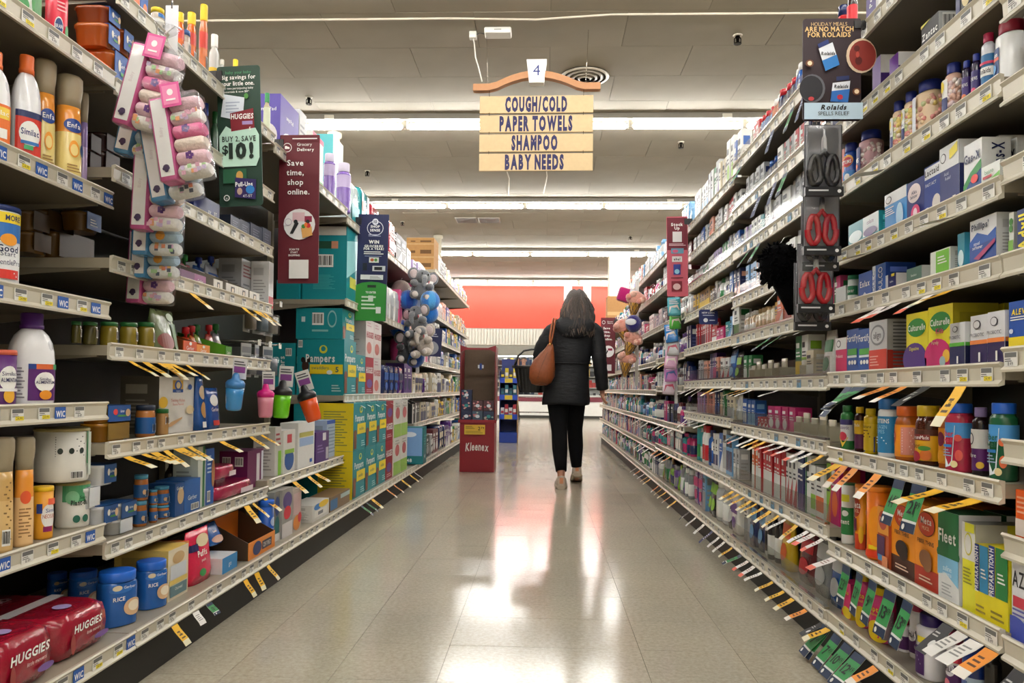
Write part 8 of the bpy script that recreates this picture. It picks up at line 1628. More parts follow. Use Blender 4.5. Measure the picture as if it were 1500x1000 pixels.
rings = [ell(.185, 6.53, .70, .205, .165, 28, 2.4, .02, 1), ell(.188, 6.53, .735, .208, .168, 28, 2.4, .015, 2), ell(.195, 6.53, .85, .195, .16, 28, 2.4, .015, 0), ell(.205, 6.53, .95, .18, .148, 28, 2.4, .02, 2), ell(.22, 6.53, 1.045, .166, .135, 28, 2.4, .01, 1), ell(.222, 6.53, 1.06, .17, .14, 28, 2.4, .01, 1),
         ell(.232, 6.53, 1.15, .178, .14, 28, 2.4, .02, 3), ell(.245, 6.53, 1.26, .188, .145, 28, 2.4, .015, 0), ell(.255, 6.53, 1.34, .188, .135, 28, 2.3, .01, 0), ell(.26, 6.53, 1.39, .15, .115, 28, 2.2), ell(.264, 6.53, 1.43, .095, .09, 28), ell(.266, 6.53, 1.46, .075, .075, 28)]
mb.loft(rings, BK, 'coat_cloth')
def sleeve(pts, rad):
    out = []
    P = [Vector(p) for p in pts]
    # refine with wrinkles
    Q, RR = [], []
    for i in range(len(P)-1):
        for k in range(6):
            t = k/6.0; Q.append(P[i].lerp(P[i+1], t)); RR.append((rad[i]+(rad[i+1]-rad[i])*t)*(1+.035*math.sin(i*5+k*2.3)))
    Q.append(P[-1]); RR.append(rad[-1])
    mb.tube(Q, RR, BK, 14, 'coat_cloth')
sleeve([(.13, 6.53, 1.355), (.075, 6.53, 1.33), (-.015, 6.54, 1.2), (-.035, 6.57, 1.12), (-.045, 6.66, 1.105), (-.045, 6.75, 1.10)], [.075, .082, .07, .066, .055, .048])
sleeve([(.38, 6.53, 1.355), (.43, 6.53, 1.33), (.462, 6.5, 1.2), (.472, 6.49, 1.1), (.49, 6.52, .97), (.508, 6.56, .84)], [.075, .082, .07, .064, .058, .052])
obj('coat', mb, woman)
mb = MB()   # hood lying over the shoulders
rg = []
for (z, cx, cy, hx, hy) in ((1.27, .255, 6.385, .03, .02), (1.29, .255, 6.38, .1, .035), (1.33, .258, 6.385, .15, .055), (1.38, .26, 6.40, .165, .075), (1.42, .262, 6.425, .155, .085), (1.45, .264, 6.45, .13, .085), (1.465, .266, 6.47, .1, .07)):
    rg.append(ell(cx, cy, z, hx, hy, 22, 2.2, .03, z*30))
mb.loft(rg, '191a1d', 'coat_cloth'); obj('hood', mb, woman)
mb = MB(); mb.tube([(.03, 6.62, 1.055), (.03, 6.42, 1.055), (.22, 6.384, 1.055), (.40, 6.42, 1.055), (.41, 6.62, 1.055)], .006, '131417', 8, 'coat_cloth'); obj('waist_seam', mb, woman)
mb = MB()
for s in 'lr':
    h, k, c, a = (Vector(JW[q+s]) for q in ('hip', 'kn', 'ca', 'an'))
    mb.tube([h+Vector((0, 0, .02)), h.lerp(k, .3), h.lerp(k, .65), k, k.lerp(c, .5), c, c.lerp(a, .5), a+Vector((0, 0, .035))], [.105, .098, .082, .068, .067, .066, .054, .046], '0c0c0e', 16, 'knit')
mb.lathe([(.12, .80), (.15, .86), (.14, .95)], '0c0c0e', 18, .19, 6.525, 'knit', 1.15, .85); obj('leggings', mb, woman)
def shoe(s, tilt):
    hl, to = Vector(JW['hl'+s]), Vector(JW['to'+s])
    mb = MB(); x = hl.x
    y0 = hl.y-.055; rg = []
    for (t, hw, z0, z1) in ((0, .022, .012, .09), (.06, .034, .004, .105), (.2, .037, .0, .1), (.4, .037, .0, .082), (.6, .042, .0, .062), (.8, .044, .002, .05), (.95, .034, .006, .04), (1, .02, .012, .03)):
        yy = y0 + t*.265; ring = []
        for j in range(12):
            a = 2*PI*j/12; ca, sa = math.cos(a), math.sin(a)
            ring.append((x+hw*math.copysign(abs(ca)**.7, ca), yy, (z0+z1)/2+(z1-z0)/2*math.copysign(abs(sa)**.8, sa)))
        rg.append(ring)
    mb.loft(rg, 'b8a898', 'fabric')
    M = Matrix.Translation((x, y0+.2, .0)) @ Matrix.Rotation(tilt, 4, 'X') @ Matrix.Translation((-x, -(y0+.2), 0))
    M = M @ Matrix.Translation((x, y0+.13, 0)) @ Matrix.Diagonal((1.22, 1.08, 1.08, 1)) @ Matrix.Translation((-x, -(y0+.13), 0))
    mb.xf(M); sh_ = obj('shoe', mb, woman)
    q = MB()
    rg = []
    for (t, hw, z0, z1) in ((-.02, .026, .0, .03), (.06, .041, -.0, .028), (.4, .042, .0, .024), (.7, .048, .0, .022), (.95, .038, .002, .022), (1.02, .02, .006, .02)):
        yy = y0 + t*.265
        rg.append([(x+hw*math.copysign(abs(math.cos(2*PI*j/10))**.5, math.cos(2*PI*j/10)), yy, (z0+z1)/2+(z1-z0)/2*math.copysign(abs(math.sin(2*PI*j/10))**.5, math.sin(2*PI*j/10))) for j in range(10)])
    q.loft(rg, 'ab9c88', 'black_rubber'); q.xf(M); obj('sole', q, sh_)
    q = MB(); q.box(x-.012, x+.012, y0-.004, y0+.004, .045, .09, 'c88a68', 'fabric'); q.xf(M); obj('heel_tab', q, sh_)
shoe('l', 0.0); shoe('r', -.32)
# hair
mb = MB(); rg = []
for (z, cx, cy, hx, hy) in ((1.30, .29, 6.44, .07, .035), (1.33, .285, 6.435, .125, .06), (1.39, .28, 6.44, .14, .085), (1.46, .275, 6.455, .135, .1), (1.53, .272, 6.49, .122, .115), (1.59, .272, 6.52, .104, .115), (1.64, .274, 6.535, .09, .1), (1.68, .276, 6.54, .062, .075), (1.70, .277, 6.54, .03, .04)):
    rg.append(ell(cx, cy, z, hx, hy, 26, 2.0, .03, z*17))
mb.loft(rg, '2e241d', 'hair'); hair = obj('hair', mb, woman)
rh = random.Random(4); mb = MB()
for k in range(90):
    a = rh.uniform(-PI, 0) + rh.uniform(-.25, .25)
    ca, sa = math.cos(a), math.sin(a); ph = rh.uniform(0, 6)
    pts = []; end = rh.uniform(1.27, 1.36)
    for i in range(9):
        t = i/8.0
        z = 1.692 + (end-1.692)*t
        hx = .018 + .118*min(1, t*1.9)**.7 + .018*math.sin(t*7+ph)*t; hy = .03 + .095*min(1, t*2.4)**.6
        cy = 6.54 - .1*t**1.3
        pts.append((.276+ca*hx+.012*math.sin(t*9+ph), cy+sa*hy, z))
    c = rh.choice(['2a201a', '34281f', '41322a', '241c17', '5a473a'])
    mb.tube(pts, [.006, .009, .01, .01, .01, .009, .008, .006, .002], c, 5, 'hair', False)
o = obj('strands', mb, hair); o['kind'] = 'stuff'
# ---- brown shoulder bag
BR = '7c3f1c'
bag = thing('shoulder_bag', 'brown leather slouchy shoulder bag hanging at the woman\'s left hip', 'bag', (-.005, 6.33, .87))
mb = MB(); rg = []
for (z, cx, hx, hy) in ((0.0, -.02, .05, .03), (.015, -.02, .085, .055), (.06, -.018, .108, .072), (.13, -.012, .108, .07), (.2, .006, .088, .055), (.26, .028, .06, .038), (.31, .045, .034, .022), (.335, .052, .02, .014)):
    rg.append(ell(cx, 0, z, hx, hy, 20, 2.2, .04, z*25))
mb.loft(rg, BR, 'leather'); obj('body', mb, bag)
mb = MB()
for dx, dy in ((-.01, -.006), (.012, .02)):
    mb.tube([(.05, 0, .32), (.058+dx, .0, .4), (.072+dx, .02, .5), (.085+dx, .08, .565), (.09+dx, .17, .575), (.085+dx, .27, .54), (.07+dx, .33, .42)], .009, '8a4a24', 6, 'leather')
st = obj('strap', mb, bag)
mb = MB(); mb.lathe([(.012, .325), (.014, .34), (.008, .35)], 'b08a4c', 10, .052, 0, 'chrome'); obj('strap_ring', mb, bag)
mb = MB(); mb.tube([(-.05, -.064, .05), (-.03, -.068, .12), (.0, -.056, .2), (.03, -.038, .27)], .003, '5c2c12', 5, 'leather'); obj('seam', mb, bag)
# ---- black hand basket on her left forearm
bk = thing('hand_basket', 'black plastic shopping basket carried on the woman\'s left arm', 'basket', (-.115, 6.72, .80))
def rrect(hx, hy, z, n=20):
    return ell(0, 0, z, hx, hy, n, 6.0)
mb = MB(); mb.loft([rrect(.105, .14, 0), rrect(.11, .145, .01), rrect(.152, .19, .225), rrect(.158, .196, .228)], '121214', 'satin_plastic', False)
mb.face([(-.1, -.135, .004), (.1, -.135, .004), (.1, .135, .004), (-.1, .135, .004)], '121214', 'satin_plastic'); obj('body', mb, bk)
mb = MB(); mb.loft([rrect(.15, .188, .215), rrect(.17, .208, .217), rrect(.172, .21, .235), rrect(.15, .188, .236)], '1a1a1c', 'satin_plastic', False); obj('rim', mb, bk)
for k in range(8):
    x = -.12+k*.034
    mb = MB(); mb.prism([(x*.78, .02), (x*.78+.006, .02), (x*.98+.008, .205), (x*.98, .205)], -.004, 0, '1e1e21', 'satin_plastic')
    for i, p in enumerate(mb.v):
        mb.v[i] = (p[0], p[1]-.147-.043*(p[2]-.02)/.2, p[2])
    obj('rib', mb, bk)
for s in (-1, 1):
    mb = MB(); mb.tube([(-.15, s*.19*.4, .232), (-.125, s*.03, .32), (-.07, s*.012, .372), (.0, s*.012, .385), (.06, s*.012, .385), (.11, s*.03, .33), (.15, s*.19*.4, .232)], .0085, '141416', 7, 'satin_plastic'); obj('handle', mb, bk)

# ---- man far away behind the low cold case
JM = dict(pelvis=(-.62, 22.6, .98), waist=(-.62, 22.6, 1.12), chest=(-.62, 22.6, 1.38), neck0=(-.62, 22.6, 1.52), neck=(-.62, 22.58, 1.57), head=(-.62, 22.56, 1.68), crown=(-.62, 22.58, 1.76), shl=(-.42, 22.6, 1.47), ell=(-.36, 22.6, 1.2), wrl=(-.36, 22.5, .98), hal=(-.36, 22.46, .88), thl=(0, -1, 0), shr=(-.82, 22.6, 1.47), elr=(-.88, 22.6, 1.2), wrr=(-.88, 22.5, .98), har=(-.88, 22.46, .88), thr=(0, -1, 0),
          hipl=(-.53, 22.6, .93), knl=(-.52, 22.58, .5), cal=(-.52, 22.6, .35), anl=(-.52, 22.62, .09), hll=(-.52, 22.64, .04), tol=(-.52, 22.46, .03), hipr=(-.71, 22.6, .93), knr=(-.72, 22.58, .5), car=(-.72, 22.6, .35), anr=(-.72, 22.62, .09), hlr=(-.72, 22.64, .04), tor=(-.72, 22.46, .03))
man = human('person', JM, 'skin_tone_pale')
tag(man, 'distant man in a dark patterned jacket facing the aisle at its far end', 'person')
mb = MB(); mb.loft([ell(-.62, 22.6, .92, .2, .13, 18), ell(-.62, 22.6, 1.15, .19, .13, 18), ell(-.62, 22.6, 1.38, .22, .14, 18), ell(-.62, 22.6, 1.48, .19, .11, 18), ell(-.62, 22.6, 1.54, .08, .08, 18)], '34342c', 'fabric')
mb.tube([JM['shl'], JM['ell'], JM['wrl']], [.075, .062, .045], '34342c', 10, 'fabric'); mb.tube([JM['shr'], JM['elr'], JM['wrr']], [.075, .062, .045], '34342c', 10, 'fabric'); obj('jacket', mb, man)
mb = MB()
for s in 'lr': mb.tube([JM['hip'+s], JM['kn'+s], JM['an'+s]], [.11, .08, .06], '24262c', 10, 'fabric')
obj('trousers', mb, man)
mb = MB(); mb.ball(-.62, 22.61, 1.735, .088, .1, .07, '5c5248', 'hair', 12, 7); obj('hair', mb, man)
mb = MB(); mb.ball(-.62, 22.462, 1.675, .012, .018, .022, 'c08a74', 'skin', 8, 5); obj('nose', mb, man)
for x in (-.65, -.59):
    mb = MB(); mb.ball(x, 22.475, 1.705, .011, .006, .007, '241c18', 'gloss', 8, 5); obj('eye', mb, man)
mb = MB(); mb.ball(-.62, 22.472, 1.625, .024, .006, .006, '8a4a44', 'skin', 8, 5); obj('mouth', mb, man)
for x in (-.705, -.535):
    mb = MB(); mb.ball(x, 22.57, 1.685, .012, .02, .032, 'b88470', 'skin', 8, 5); obj('ear', mb, man)
# ================================================================== FLOOR DISPLAYS AND FAR END
st = thing('tissue_display', 'dark red cardboard tissue display stand on the aisle floor', 'display stand', (-.66, 7.45, 0))
RD = '8a1022'
mb = MB(); mb.box(-.172, .172, 0, .34, 0.002, .5, RD, 'carton'); base = obj('base', mb, st)
mb = MB()
for p in text_polys('Kleenex', .075, .23, .03, .8, .15): mb.face([(u, -.001-.012*0, .235+v+.02*math.cos(u*9)) for (u, v) in p], 'e8e4e0', 'carton')
obj('lettering', mb, base)
mb = MB(); mb.box(-.19, .19, -.015, .0, .49, .52, '8c1526', 'carton'); obj('tray_lip', mb, st)
for x in (-.178, .168):
    mb = MB(); mb.box(x, x+.01, 0, .34, .5, 1.25, '6a0d1a', 'carton'); obj('side_panel', mb, st)
mb = MB(); mb.box(-.168, .168, .33, .338, .5, 1.24, '5c4c3c', 'cardboard'); obj('back_panel', mb, st)
mb = MB(); mb.prism([(-.178, 1.19), (-.12, 1.215), (.12, 1.215), (.178, 1.19), (.178, 1.26), (.1, 1.235), (-.1, 1.235), (-.178, 1.26)], -.002, .01, '7c0f1e', 'carton'); obj('header', mb, st)
mb = MB(); mb.box(-.03, .03, .327, .33, 1.04, 1.075, 'd8dce4', 'paper'); mb.box(-.012, .012, .325, .327, 1.025, 1.09, '24408c', 'paper'); obj('sticker', mb, st)
mb = MB(); mb.box(-.125, .08, -.022, -.018, .375, .47, 'dcb43c', 'paper'); pc = obj('price_card', mb, st)
mb = MB(); deco(mb, [('t', .72, .62, .36, '2', '3a2c14', .3, .02), ('t', .88, .68, .22, '79', '3a2c14', .2, .02), ('lines', .06, .55, .5, .9, 3, '7c6420'), ('lines', .06, .1, .9, .4, 2, '9c8430')], lambda u, v, o: (u-.0225, -.022-o, .375+v), .205, .095, 'paper'); obj('price_print', mb, pc)
def tissue(x, z, l, c, y=7.47):
    mb = MB(); s = .104
    mb.box(-s/2, s/2, 0, s, 0, s, c, 'carton')
    o = obj('tissue_box', mb, None, (-.66+x, y, z))
    q = MB(); rr = random.Random(int(x*1000+z*77)); ops = []
    for k in range(7): ops.append(('e', rr.uniform(.12, .88), rr.uniform(.12, .88), .1, .08, rr.choice(['c88a8c', 'd8a49c', 'b85c64', '9ab0a8'])))
    ops += [('e', .5, .5, .2, .16, '2a8a8c' if c[0] == '2' else 'd8e0e8')]
    deco(q, ops, lambda u, v, oo: (u, -oo, v), s, s); obj('floral_print', q, o)
    tag(o, 'small floral cube tissue box in the red display, %s' % l, 'tissue box', 'cube tissue boxes in the red stand')
tissue(-.112, .501, 'left column, bottom', '1f2a4c'); tissue(-.112, .607, 'left column, middle', '222c4e'); tissue(-.112, .713, 'left column, top', '1f2a4c')
tissue(0, .501, 'middle column, bottom', '3f5468'); tissue(0, .607, 'middle column, top', '4c2c34'); tissue(.111, .501, 'right column, bottom', '23304e'); tissue(.111, .607, 'right column, top', '4a2a32')
# blue shipper display farther back
bd = thing('blue_display_rack', 'tall blue cardboard display rack beyond the red tissue stand', 'display rack', (-.545, 11.55, 0))
mb = MB(); mb.box(-.14, -.13, 0, .4, .0, 1.1, '1c2f74', 'carton'); obj('side_panel', mb, bd)
mb = MB(); mb.prism([(0, 0), (.4, 0), (.4, 1.3), (.1, 1.3), (0, .95)], .13, .14, '8a6a44', 'cardboard', 'x'); obj('side_panel', mb, bd)
mb = MB(); mb.box(-.13, .13, .38, .39, 0, 1.3, '1c2f74', 'carton'); obj('back_panel', mb, bd)
mb = MB(); mb.box(-.135, .135, -.01, .38, 0.002, .16, '2040a0', 'carton'); obj('base', mb, bd)
rb = random.Random(6)
for k, z in enumerate((.42, .72, .98)):
    mb = MB(); mb.box(-.13, .13, 0, .38, z-.01, z, '1c3484', 'carton'); mb.box(-.138, .138, -.012, 0, z-.06, z+.02, '1f4ac0', 'carton'); sh_ = obj('tray', mb, bd)
    mb = MB(); mb.box(-.06, .06, -.016, -.0125, z-.055, z+.012, 'dcc43c', 'paper'); obj('price_card', mb, sh_)
    for i in range(4):
        c = [('b03040', 'red'), ('2a6a7c', 'teal'), ('d8c028', 'yellow')][k]
        cc = c[0] if i % 2 else {'red': 'd8d4dc', 'teal': '1f4a5c', 'yellow': '2a2c38'}[c[1]]
        mb = MB(); h = .12+.05*(i % 2); mb.box(-.026, .026, 0, .08, 0, h, cc, 'carton'); deco(mb, [('r', .1, .3, .9, .6, 'e4e0dc' if i % 2 else c[0])], lambda u, v, oo: (u, -oo, v), .052, h)
        o = obj('small_carton', mb, None, (-.545-.095+i*.063, 11.57, z+.0005))
        tag(o, 'small %s carton on the blue rack, %s tray, %s from left' % (c[1] if i % 2 else 'two-tone', ['lower', 'middle', 'upper'][k], ORD[i+1]), 'carton', 'cartons on the blue display rack')
# low cold case and tall cooler at the far end
cc_ = thing('cold_case', 'long low white cold case with a maroon stripe at the far end', 'cold case', (0, 21.6, 0))
mb = MB(); mb.box(-4, 4, 0, .7, .08, .62, 'd8d8d4', 'enamel_metal'); obj('body', mb, cc_)
mb = MB(); mb.box(-4, 4, -.015, -.001, .48, .62, '6a1a2c', 'enamel_metal'); obj('stripe', mb, cc_)
mb = MB(); mb.box(-4, 4, .03, .67, 0.001, .08, '3a3834', 'black_rubber'); obj('plinth', mb, cc_)
mb = MB(); mb.box(-4, 4, -.03, .05, .62, .67, 'b8b8b4', 'enamel_metal'); obj('bumper', mb, cc_)
cl = thing('upright_cooler', 'tall white open cooler along the far wall behind the man', 'cooler', (0, 24.2, 0))
mb = MB(); mb.box(-5, 5, .6, .7, 0.001, 2.2, 'c8c8c4', 'enamel_metal'); obj('back', mb, cl)
mb = MB(); mb.box(-5, 5, -.1, .7, 1.9, 2.25, 'e4e4e0', 'enamel_metal'); obj('canopy', mb, cl)
mb = MB(); mb.box(-5, 5, 0, .6, 0.001, .5, 'd8d8d4', 'enamel_metal'); obj('base', mb, cl)
for z in (.9, 1.25, 1.6):
    mb = MB(); mb.box(-5, 5, .1, .6, z-.02, z, 'd0d0cc', 'enamel_metal'); obj('shelf', mb, cl)
emit_mat('cooler_lamp', (1, 1, .97), 6.0)
mb = MB(); mb.box(-4.9, 4.9, .0, .04, 1.87, 1.895, 'ffffff', 'cooler_lamp'); obj('lamp', mb, cl)
mb = MB(); rf = random.Random(2)
for z in (.5, .9, 1.25, 1.6):
    x = -3
    while x < 3:
        w = rf.uniform(.08, .16); h = rf.uniform(.14, .26)
        mb.box(x, x+w*.95, .14, .3, z+.001, z+h, rf.choice(['24242a', '3a1c20', 'd8d4cc', '2a3a24', 'b8342c', '1f1f24', 'cfae5c', '20304c']), 'carton'); x += w
o = obj('cooler_packs', mb, None, (0, 24.2, 0)); tag(o, 'many small food packs inside the far upright cooler', 'food packs', None, 'stuff')
# stocking cart seen beneath the basket
ct = thing('stock_cart', 'grey wire stocking cart on black wheels far down the aisle', 'cart', (-.25, 19.9, 0))
for x in (-.5, .5):
    for y in (-.2, .2):
        mb = MB(); mb.tube([(x*.8, y, .1), (x, y, .92)], .013, '8a8c8e', 6, 'chrome'); obj('post', mb, ct)
        mb = MB(); mb.lathe([(.055, -.015), (.06, -.01), (.06, .01), (.055, .015)], '141416', 12, m='black_rubber'); mb.xf(Matrix.Translation((x*.8, y, .061)) @ Matrix.Rotation(PI/2, 4, 'Y')); obj('wheel', mb, ct)
for z in (.22, .62):
    mb = MB()
    for y in (-.2, -.1, 0, .1, .2): mb.tube([(-.47, y, z), (.47, y, z)], .009, '8a8c8e', 5, 'chrome')
    for x in (-.45, -.15, .15, .45): mb.tube([(x, -.2, z-.01), (x, .2, z-.01)], .009, '8a8c8e', 5, 'chrome')
    obj('wire_deck', mb, ct)
mb = MB(); mb.tube([(.5, -.2, .92), (.58, -.2, .98), (.58, .2, .98), (.5, .2, .92)], .013, '8a8c8e', 6, 'chrome'); obj('handle', mb, ct)
for k in range(4):
    mb = MB(); mb.box(-.21, .21, -.2, .2, 0, .64, 'a87c4c', 'cardboard'); o = obj('shipping_carton', mb, None, (1.36, 14.1, .0005+k*.641))
    q = MB(); deco(q, [('r', 0, .45, 1, .55, 'c4a070')], lambda u, v, oo: (u, -.2-oo, v), .42, .64, 'cardboard'); obj('tape', q, o); tag(o, 'large brown carton stacked beyond the right shelves, %s of four' % ['lowest', 'second', 'third', 'topmost'][k], 'carton', 'brown cartons beyond the shelves')

# ================================================================== HANGING GOODS
# packaged scissors
def scissors(label, loc, red, s=1.0):
    t = thing('scissors_pack', label, 'scissors', loc, 0, 'carded scissors on the right hanging strip'); t.scale = (s, s, s)
    c = 'b01424' if red else '101014'
    mb = MB(); mb.box(-.05, .05, .006, .008, -.2, 0, '8a8a90', 'carton'); obj('backing_card', mb, t)
    mb = MB(); mb.box(-.052, .052, -.006, .009, -.2, -.175, '141418', 'carton'); deco(mb, [('lines', .08, .4, .6, .8, 1, 'c8c8cc'), ('e', .88, .5, .05, .2, 'e4e4e4')], lambda u, v, o: (u, -.006-o, -.2+v), .104, .025); obj('card_foot', mb, t)
    mb = MB(); mb.tube([(-.05, .007, -.2), (-.05, .007, 0), (.05, .007, 0), (.05, .007, -.2)], .002, '3a3a40', 5, 'satin_plastic'); obj('tray_edge', mb, t)
    for sx in (-1, 1):
        mb = MB()
        pts = []
        for k in range(15):
            a = 2*PI*k/14
            pts.append((sx*(.023 + .017*math.cos(a)*(1 if math.sin(a) < 0 else .75)), 0, -.128 + .04*math.sin(a)))
        mb.tube(pts, .0088, c, 8, 'gloss', False)
        mb.tube([(sx*.012, 0, -.09), (-sx*.003, 0, -.07)], [.007, .005], c, 7, 'gloss')
        obj('finger_loop', mb, t)
        mb = MB(); mb.prism([(sx*.008, -.085), (-sx*.002, -.075), (-sx*.004, -.008), (sx*.006, -.04)], -.002*sx-.001, .001-.002*sx+.001, 'c4c4c8', 'chrome'); obj('blade', mb, t)
    mb = MB(); mb.bevbox(-.048, .048, -.011, .006, -.174, -.004, .006, 'ffffff', 'clear_film'); obj('clear_bubble', mb, t)
scissors('black scissors, topmost card on the strip below the antacid sign', (0.767, 2.100, 1.573), 0)
scissors('red-handled scissors, second card down the strip', (0.780, 2.150, 1.418), 1)
scissors('black scissors, third card down, mostly covered', (0.793, 2.200, 1.381), 0)
scissors('red-handled scissors, fourth card down the strip', (0.778, 2.190, 1.259), 1)
scissors('black scissors, lowest card on the strip', (0.786, 2.240, 1.212), 0)
mb = MB(); mb.box(-.012, .012, -.001, .001, -0.607, 0, '3a3a40', 'satin_plastic'); o = obj('clip_strip', mb, None, (0.817, 2.30, 1.652)); tag(o, 'dark narrow strip holding the carded scissors', 'hanging strip')
mb = MB(); mb.tube([(0, 0, -.01), (0, 0, .02), (.06, 0, .04), (.1, 0, .02)], .003, 'a8a8a8', 5, 'chrome'); obj('wire_hook', mb, o)

FUZ = (0.826, 2.62, 1.269)
EL = [
 ((-1.090, 6.300, 1.713), '74777c', 'top grey'),
 ((-1.101, 6.260, 1.402), '6a6d72', 'lower grey'),
 ((-1.198, 6.300, 1.174), '3f4145', 'dark grey'),
 ((-1.046, 6.220, 1.233), 'b8aea4', 'cream'),
]
BALLS = [
 ((-1.212, 6.340, 1.572), '1f6ac0', 'upper left'),
 ((-1.018, 6.300, 1.563), '2a7ad0', 'upper right'),
 ((-1.298, 6.400, 1.472), '24344c', 'dark one at far left'),
 ((-1.038, 6.360, 1.459), '1f70c8', 'middle right'),
 ((-1.282, 6.360, 1.328), '2a78c4', 'lower left'),
 ((-1.146, 6.340, 1.083), '2060b4', 'lowest'),
 ((-1.294, 6.450, 1.673), 'b8a49c', 'beige one behind'),
]
CONES = [
 ((0.820, 6.500, 1.623), 'highest'),
 ((0.719, 6.620, 1.390), 'left, behind the purple ball'),
 ((0.800, 6.500, 1.275), 'third down'),
 ((0.754, 6.550, 1.112), 'lowest'),
]
MAG = (0.691, 6.550, 1.657)
PUR = (0.758, 6.450, 1.400)
STRIPR = (0.874, 4.900, 1.416)
# black fuzzy bundle
mb = MB(); rf = random.Random(12)
mb.ball(0, 0, 0, .085, .075, .1, '050506', 'fur', 14, 9)
for k in range(220):
    a, b = rf.uniform(0, 2*PI), rf.uniform(-1.2, 1.4)
    d = Vector((math.cos(a)*math.cos(b), math.sin(a)*math.cos(b), math.sin(b)))
    p = Vector((d.x*.08, d.y*.07, d.z*.095)); q = p + d*.02 + Vector((rf.uniform(-.012, .012), rf.uniform(-.012, .012), rf.uniform(-.02, .004)))
    mb.tube([p, p.lerp(q, .5), q], [.008, .006, .001], '060607', 4, 'fur', False)
fz = obj('fuzzy_bundle', mb, None, (FUZ[0]-.02, FUZ[1], FUZ[2])); fz.scale = (.8, .8, .72); tag(fz, 'black fuzzy hair accessory bundle hanging left of the carded scissors', 'hair accessory')
mb = MB(); mb.tube([(0, 0, .09), (.02, 0, .13), (.05, 0, .14)], .003, 'b8b8b4', 5, 'chrome'); obj('hanger', mb, fz)
mb = MB(); mb.tube([(.02, 0, -.08), (.045, .0, -.17), (.05, 0, -.24)], [.05, .035, .012], '060607', 10, 'fur'); obj('tail', mb, fz)
# plush elephants with bright balls on the left strip
def elephant(loc, c, l, i):
    t = thing('plush_elephant', '%s plush elephant hanging on the left shelf strip' % l, 'plush toy', loc, 0, 'plush elephants on the left strip')
    t.rotation_euler = (0, .2*(-1)**i, .4*(-1)**i)
    mb = MB(); mb.ball(0, 0, -.06, .075, .065, .085, c); obj('body', mb, t)
    mb = MB(); mb.ball(0, -.03, .055, .065, .06, .06, c); hd = obj('head', mb, t)
    for s in (-1, 1):
        mb = MB(); mb.ball(s*.085, -.02, .06, .05, .014, .055, c); mb.ball(s*.085, -.03, .06, .034, .01, .038, 'c8b8b8'); obj('ear', mb, hd)
        mb = MB(); mb.ball(s*.07, -.055, -.02, .035, .045, .03, c); obj('arm', mb, t)
        mb = MB(); mb.ball(s*.055, -.075, -.12, .038, .05, .035, c); mb.ball(s*.055, -.115, -.12, .026, .014, .024, 'cfc6c0'); obj('leg', mb, t)
        mb = MB(); mb.ball(s*.026, -.086, .07, .007, .006, .008, '141414', 'gloss', 8, 5); obj('eye', mb, hd)
    mb = MB(); mb.tube([(0, -.08, .045), (0, -.11, .015), (0, -.115, -.025), (.01, -.12, -.05)], [.028, .022, .017, .013], c, 8, 'plush'); obj('trunk', mb, hd)
    mb = MB(); mb.box(.05, .085, -.075, -.073, .0, .025, 'e8e8e8', 'paper'); mb.box(.045, .055, -.075, -.073, .0, .025, 'b82434', 'paper'); obj('sewn_tag', mb, t)
for i, (p, c, l) in enumerate(EL): elephant((p[0]+.04, p[1], p[2]), c, l, i)
for i, (p, c, l) in enumerate(BALLS):
    mb = MB(); rr = .085 if i != 2 else .07
    n, k = 16, 9
    mb.ball(0, 0, 0, rr, rr*.9, rr, c, 'plush', n, k)
    for q in range(len(mb.f)):
        if (q % n) // 2 % 2 == 0 and i in (0, 1, 4, 5): mb.c[q] = C('1c48a8' if i != 1 else '4a9ad8')
    o = obj('plush_ball', mb, None, (p[0]+.05, p[1]-.03, p[2])); tag(o, 'round plush ball among the toy elephants, %s' % l, 'plush toy', 'round plush balls on the left strip')
    mb = MB(); mb.tube([(0, 0, rr*.95), (0, .02, rr*1.2), (0, .05, rr*1.25)], .003, 'c8c8c8', 5, 'satin_plastic'); obj('loop', mb, o)
mb = MB(); mb.box(-.015, .015, 0, .002, -.85, 0, 'dcdcd8', 'satin_plastic'); o = obj('clip_strip', mb, None, (-1.09, 6.42, 1.80)); tag(o, 'white plastic strip holding the plush elephants', 'hanging strip')
mb = MB(); mb.tube([(0, 0, -.01), (-.03, 0, .03), (-.09, 0, .03)], .003, 'a8a8a8', 5, 'chrome'); obj('wire_hook', mb, o)
# ice cream plush on the right strip
for i, (p, l) in enumerate(CONES):
    t = thing('plush_ice_cream', 'peach fluffy ice cream cone plush on the right strip, %s' % l, 'plush toy', (p[0]-.04, p[1], p[2]), 0, 'ice cream plush on the right strip')
    t.rotation_euler = (0, (.15, -.3, .35, .1)[i], 0)
    mb = MB(); mb.ball(0, 0, .0, .075, .07, .065, 'dc9c8a', 'plush', 12, 8)
    rr = random.Random(i)
    for k in range(14):
        a = rr.uniform(0, 6.28); mb.ball(.06*math.cos(a), -.03+.03*math.sin(a*2), .03*math.sin(a), .03, .03, .028, rr.choice(['e0a896', 'd88c7c', 'e8b8a4']), 'plush', 8, 5)
    obj('scoop', mb, t)
    mb = MB(); mb.lathe([(.008, -.17), (.022, -.14), (.04, -.09), (.052, -.045)], 'b8862c', 12, m='plush'); cn = obj('cone', mb, t)
    mb = MB()
    for k in range(8):
        a = 2*PI*k/8
        for sg in (-1, 1):
            mb.tube([(.054*math.cos(a), .054*math.sin(a), -.045), (.042*math.cos(a+sg*.4), .042*math.sin(a+sg*.4), -.09), (.024*math.cos(a+sg*.8), .024*math.sin(a+sg*.8), -.14)], .003, '6a4814', 4, 'plush', False)
    o = obj('waffle_seams', mb, cn); o['kind'] = 'stuff'
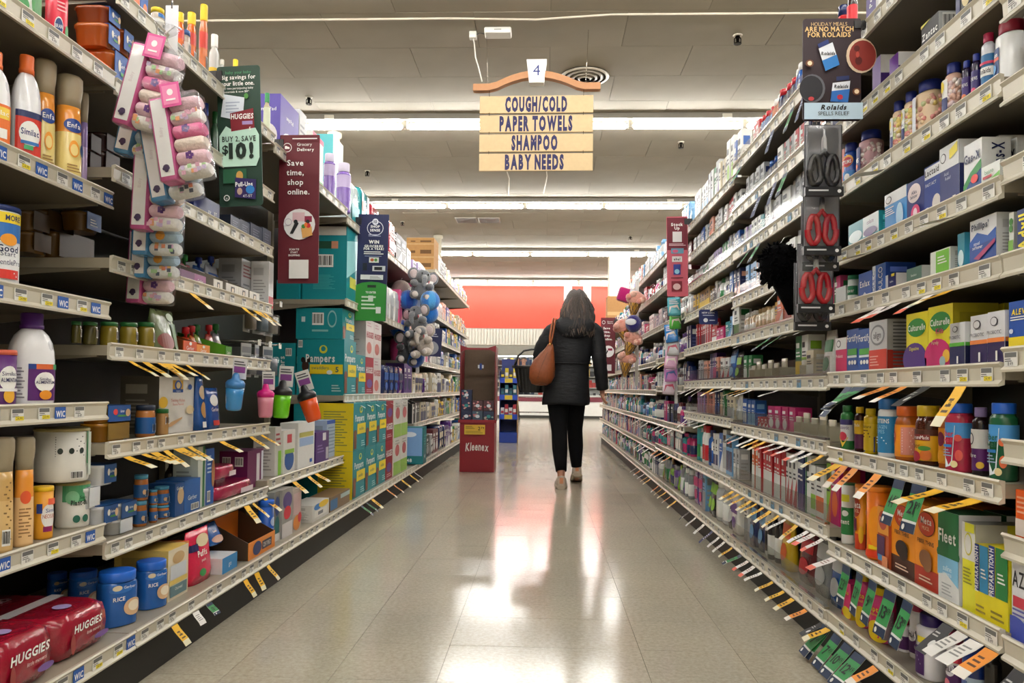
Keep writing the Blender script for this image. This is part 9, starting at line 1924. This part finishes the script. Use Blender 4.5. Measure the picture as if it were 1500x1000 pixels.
mb = MB(); mb.bevbox(-.06, .06, -.04, .04, -.06, .06, .02, 'b01868', 'plush'); o = obj('plush_cushion', mb, None, MAG); o.rotation_euler = (0, .3, 0); tag(o, 'magenta square plush at the top of the right plush strip', 'plush toy')
mb = MB(); mb.box(.03, .075, -.045, -.043, .0, .06, 'd8dce4', 'paper'); obj('sewn_tag', mb, o)
mb = MB(); mb.ball(0, 0, 0, .07, .065, .075, '2c2474', 'plush', 14, 9); o = obj('plush_ball', mb, None, PUR); tag(o, 'dark purple plush ball with white oval tag on right strip', 'plush toy')
mb = MB(); mb.ball(-.03, -.062, .01, .05, .006, .028, 'dcdce0', 'paper', 12, 6); obj('oval_tag', mb, o)
mb = MB(); mb.box(-.015, .015, 0, .002, -.95, 0, 'dcdcd8', 'satin_plastic'); o = obj('clip_strip', mb, None, (.82, 6.72, 1.82)); tag(o, 'white plastic strip holding the ice cream plush', 'hanging strip')
mb = MB(); mb.tube([(0, 0, -.01), (.03, 0, .03), (.08, 0, .03)], .003, 'a8a8a8', 5, 'chrome'); obj('wire_hook', mb, o)
# strip of bright film packs under the pink sign
rp = random.Random(21)
for i in range(7):
    c1 = ['4aa8b8', '5cb84c', '2a78c0', 'b8b8bc', 'd8a8c8', 'b878b8', 'd4c4d0'][i]; nm = ['teal', 'green', 'blue', 'silver', 'pale pink', 'mauve', 'white and pink'][i]
    p = K_pouch(.085, .12, .035, c1, [('p', [(.1, .15), (.9, .3), (.75, .6), (.15, .5)], rp.choice(['e8e0d8', 'b84a64', '3a5a94'])), ('lines', .15, .62, .85, .9, 3, 'e4e4e8')])
    o = hang('film_pack', '%s film pack on the strip under the pink sign' % nm, 'film pack', p, (STRIPR[0]-.035+.012*(i % 2)-.004*i, STRIPR[1]+.012*i, STRIPR[2]-.1-.085*i), rp.uniform(-.3, .3), 'film packs on the right strip')
    o.rotation_euler = (0, rp.uniform(-.25, .25), rp.uniform(-.4, .4))
mb = MB(); mb.box(-.01, .01, 0, .002, -.72, 0, 'c8c8c8', 'satin_plastic'); o = obj('clip_strip', mb, None, (STRIPR[0], 5.02, STRIPR[2]+.05)); tag(o, 'clear narrow strip holding the bright film packs', 'hanging strip')
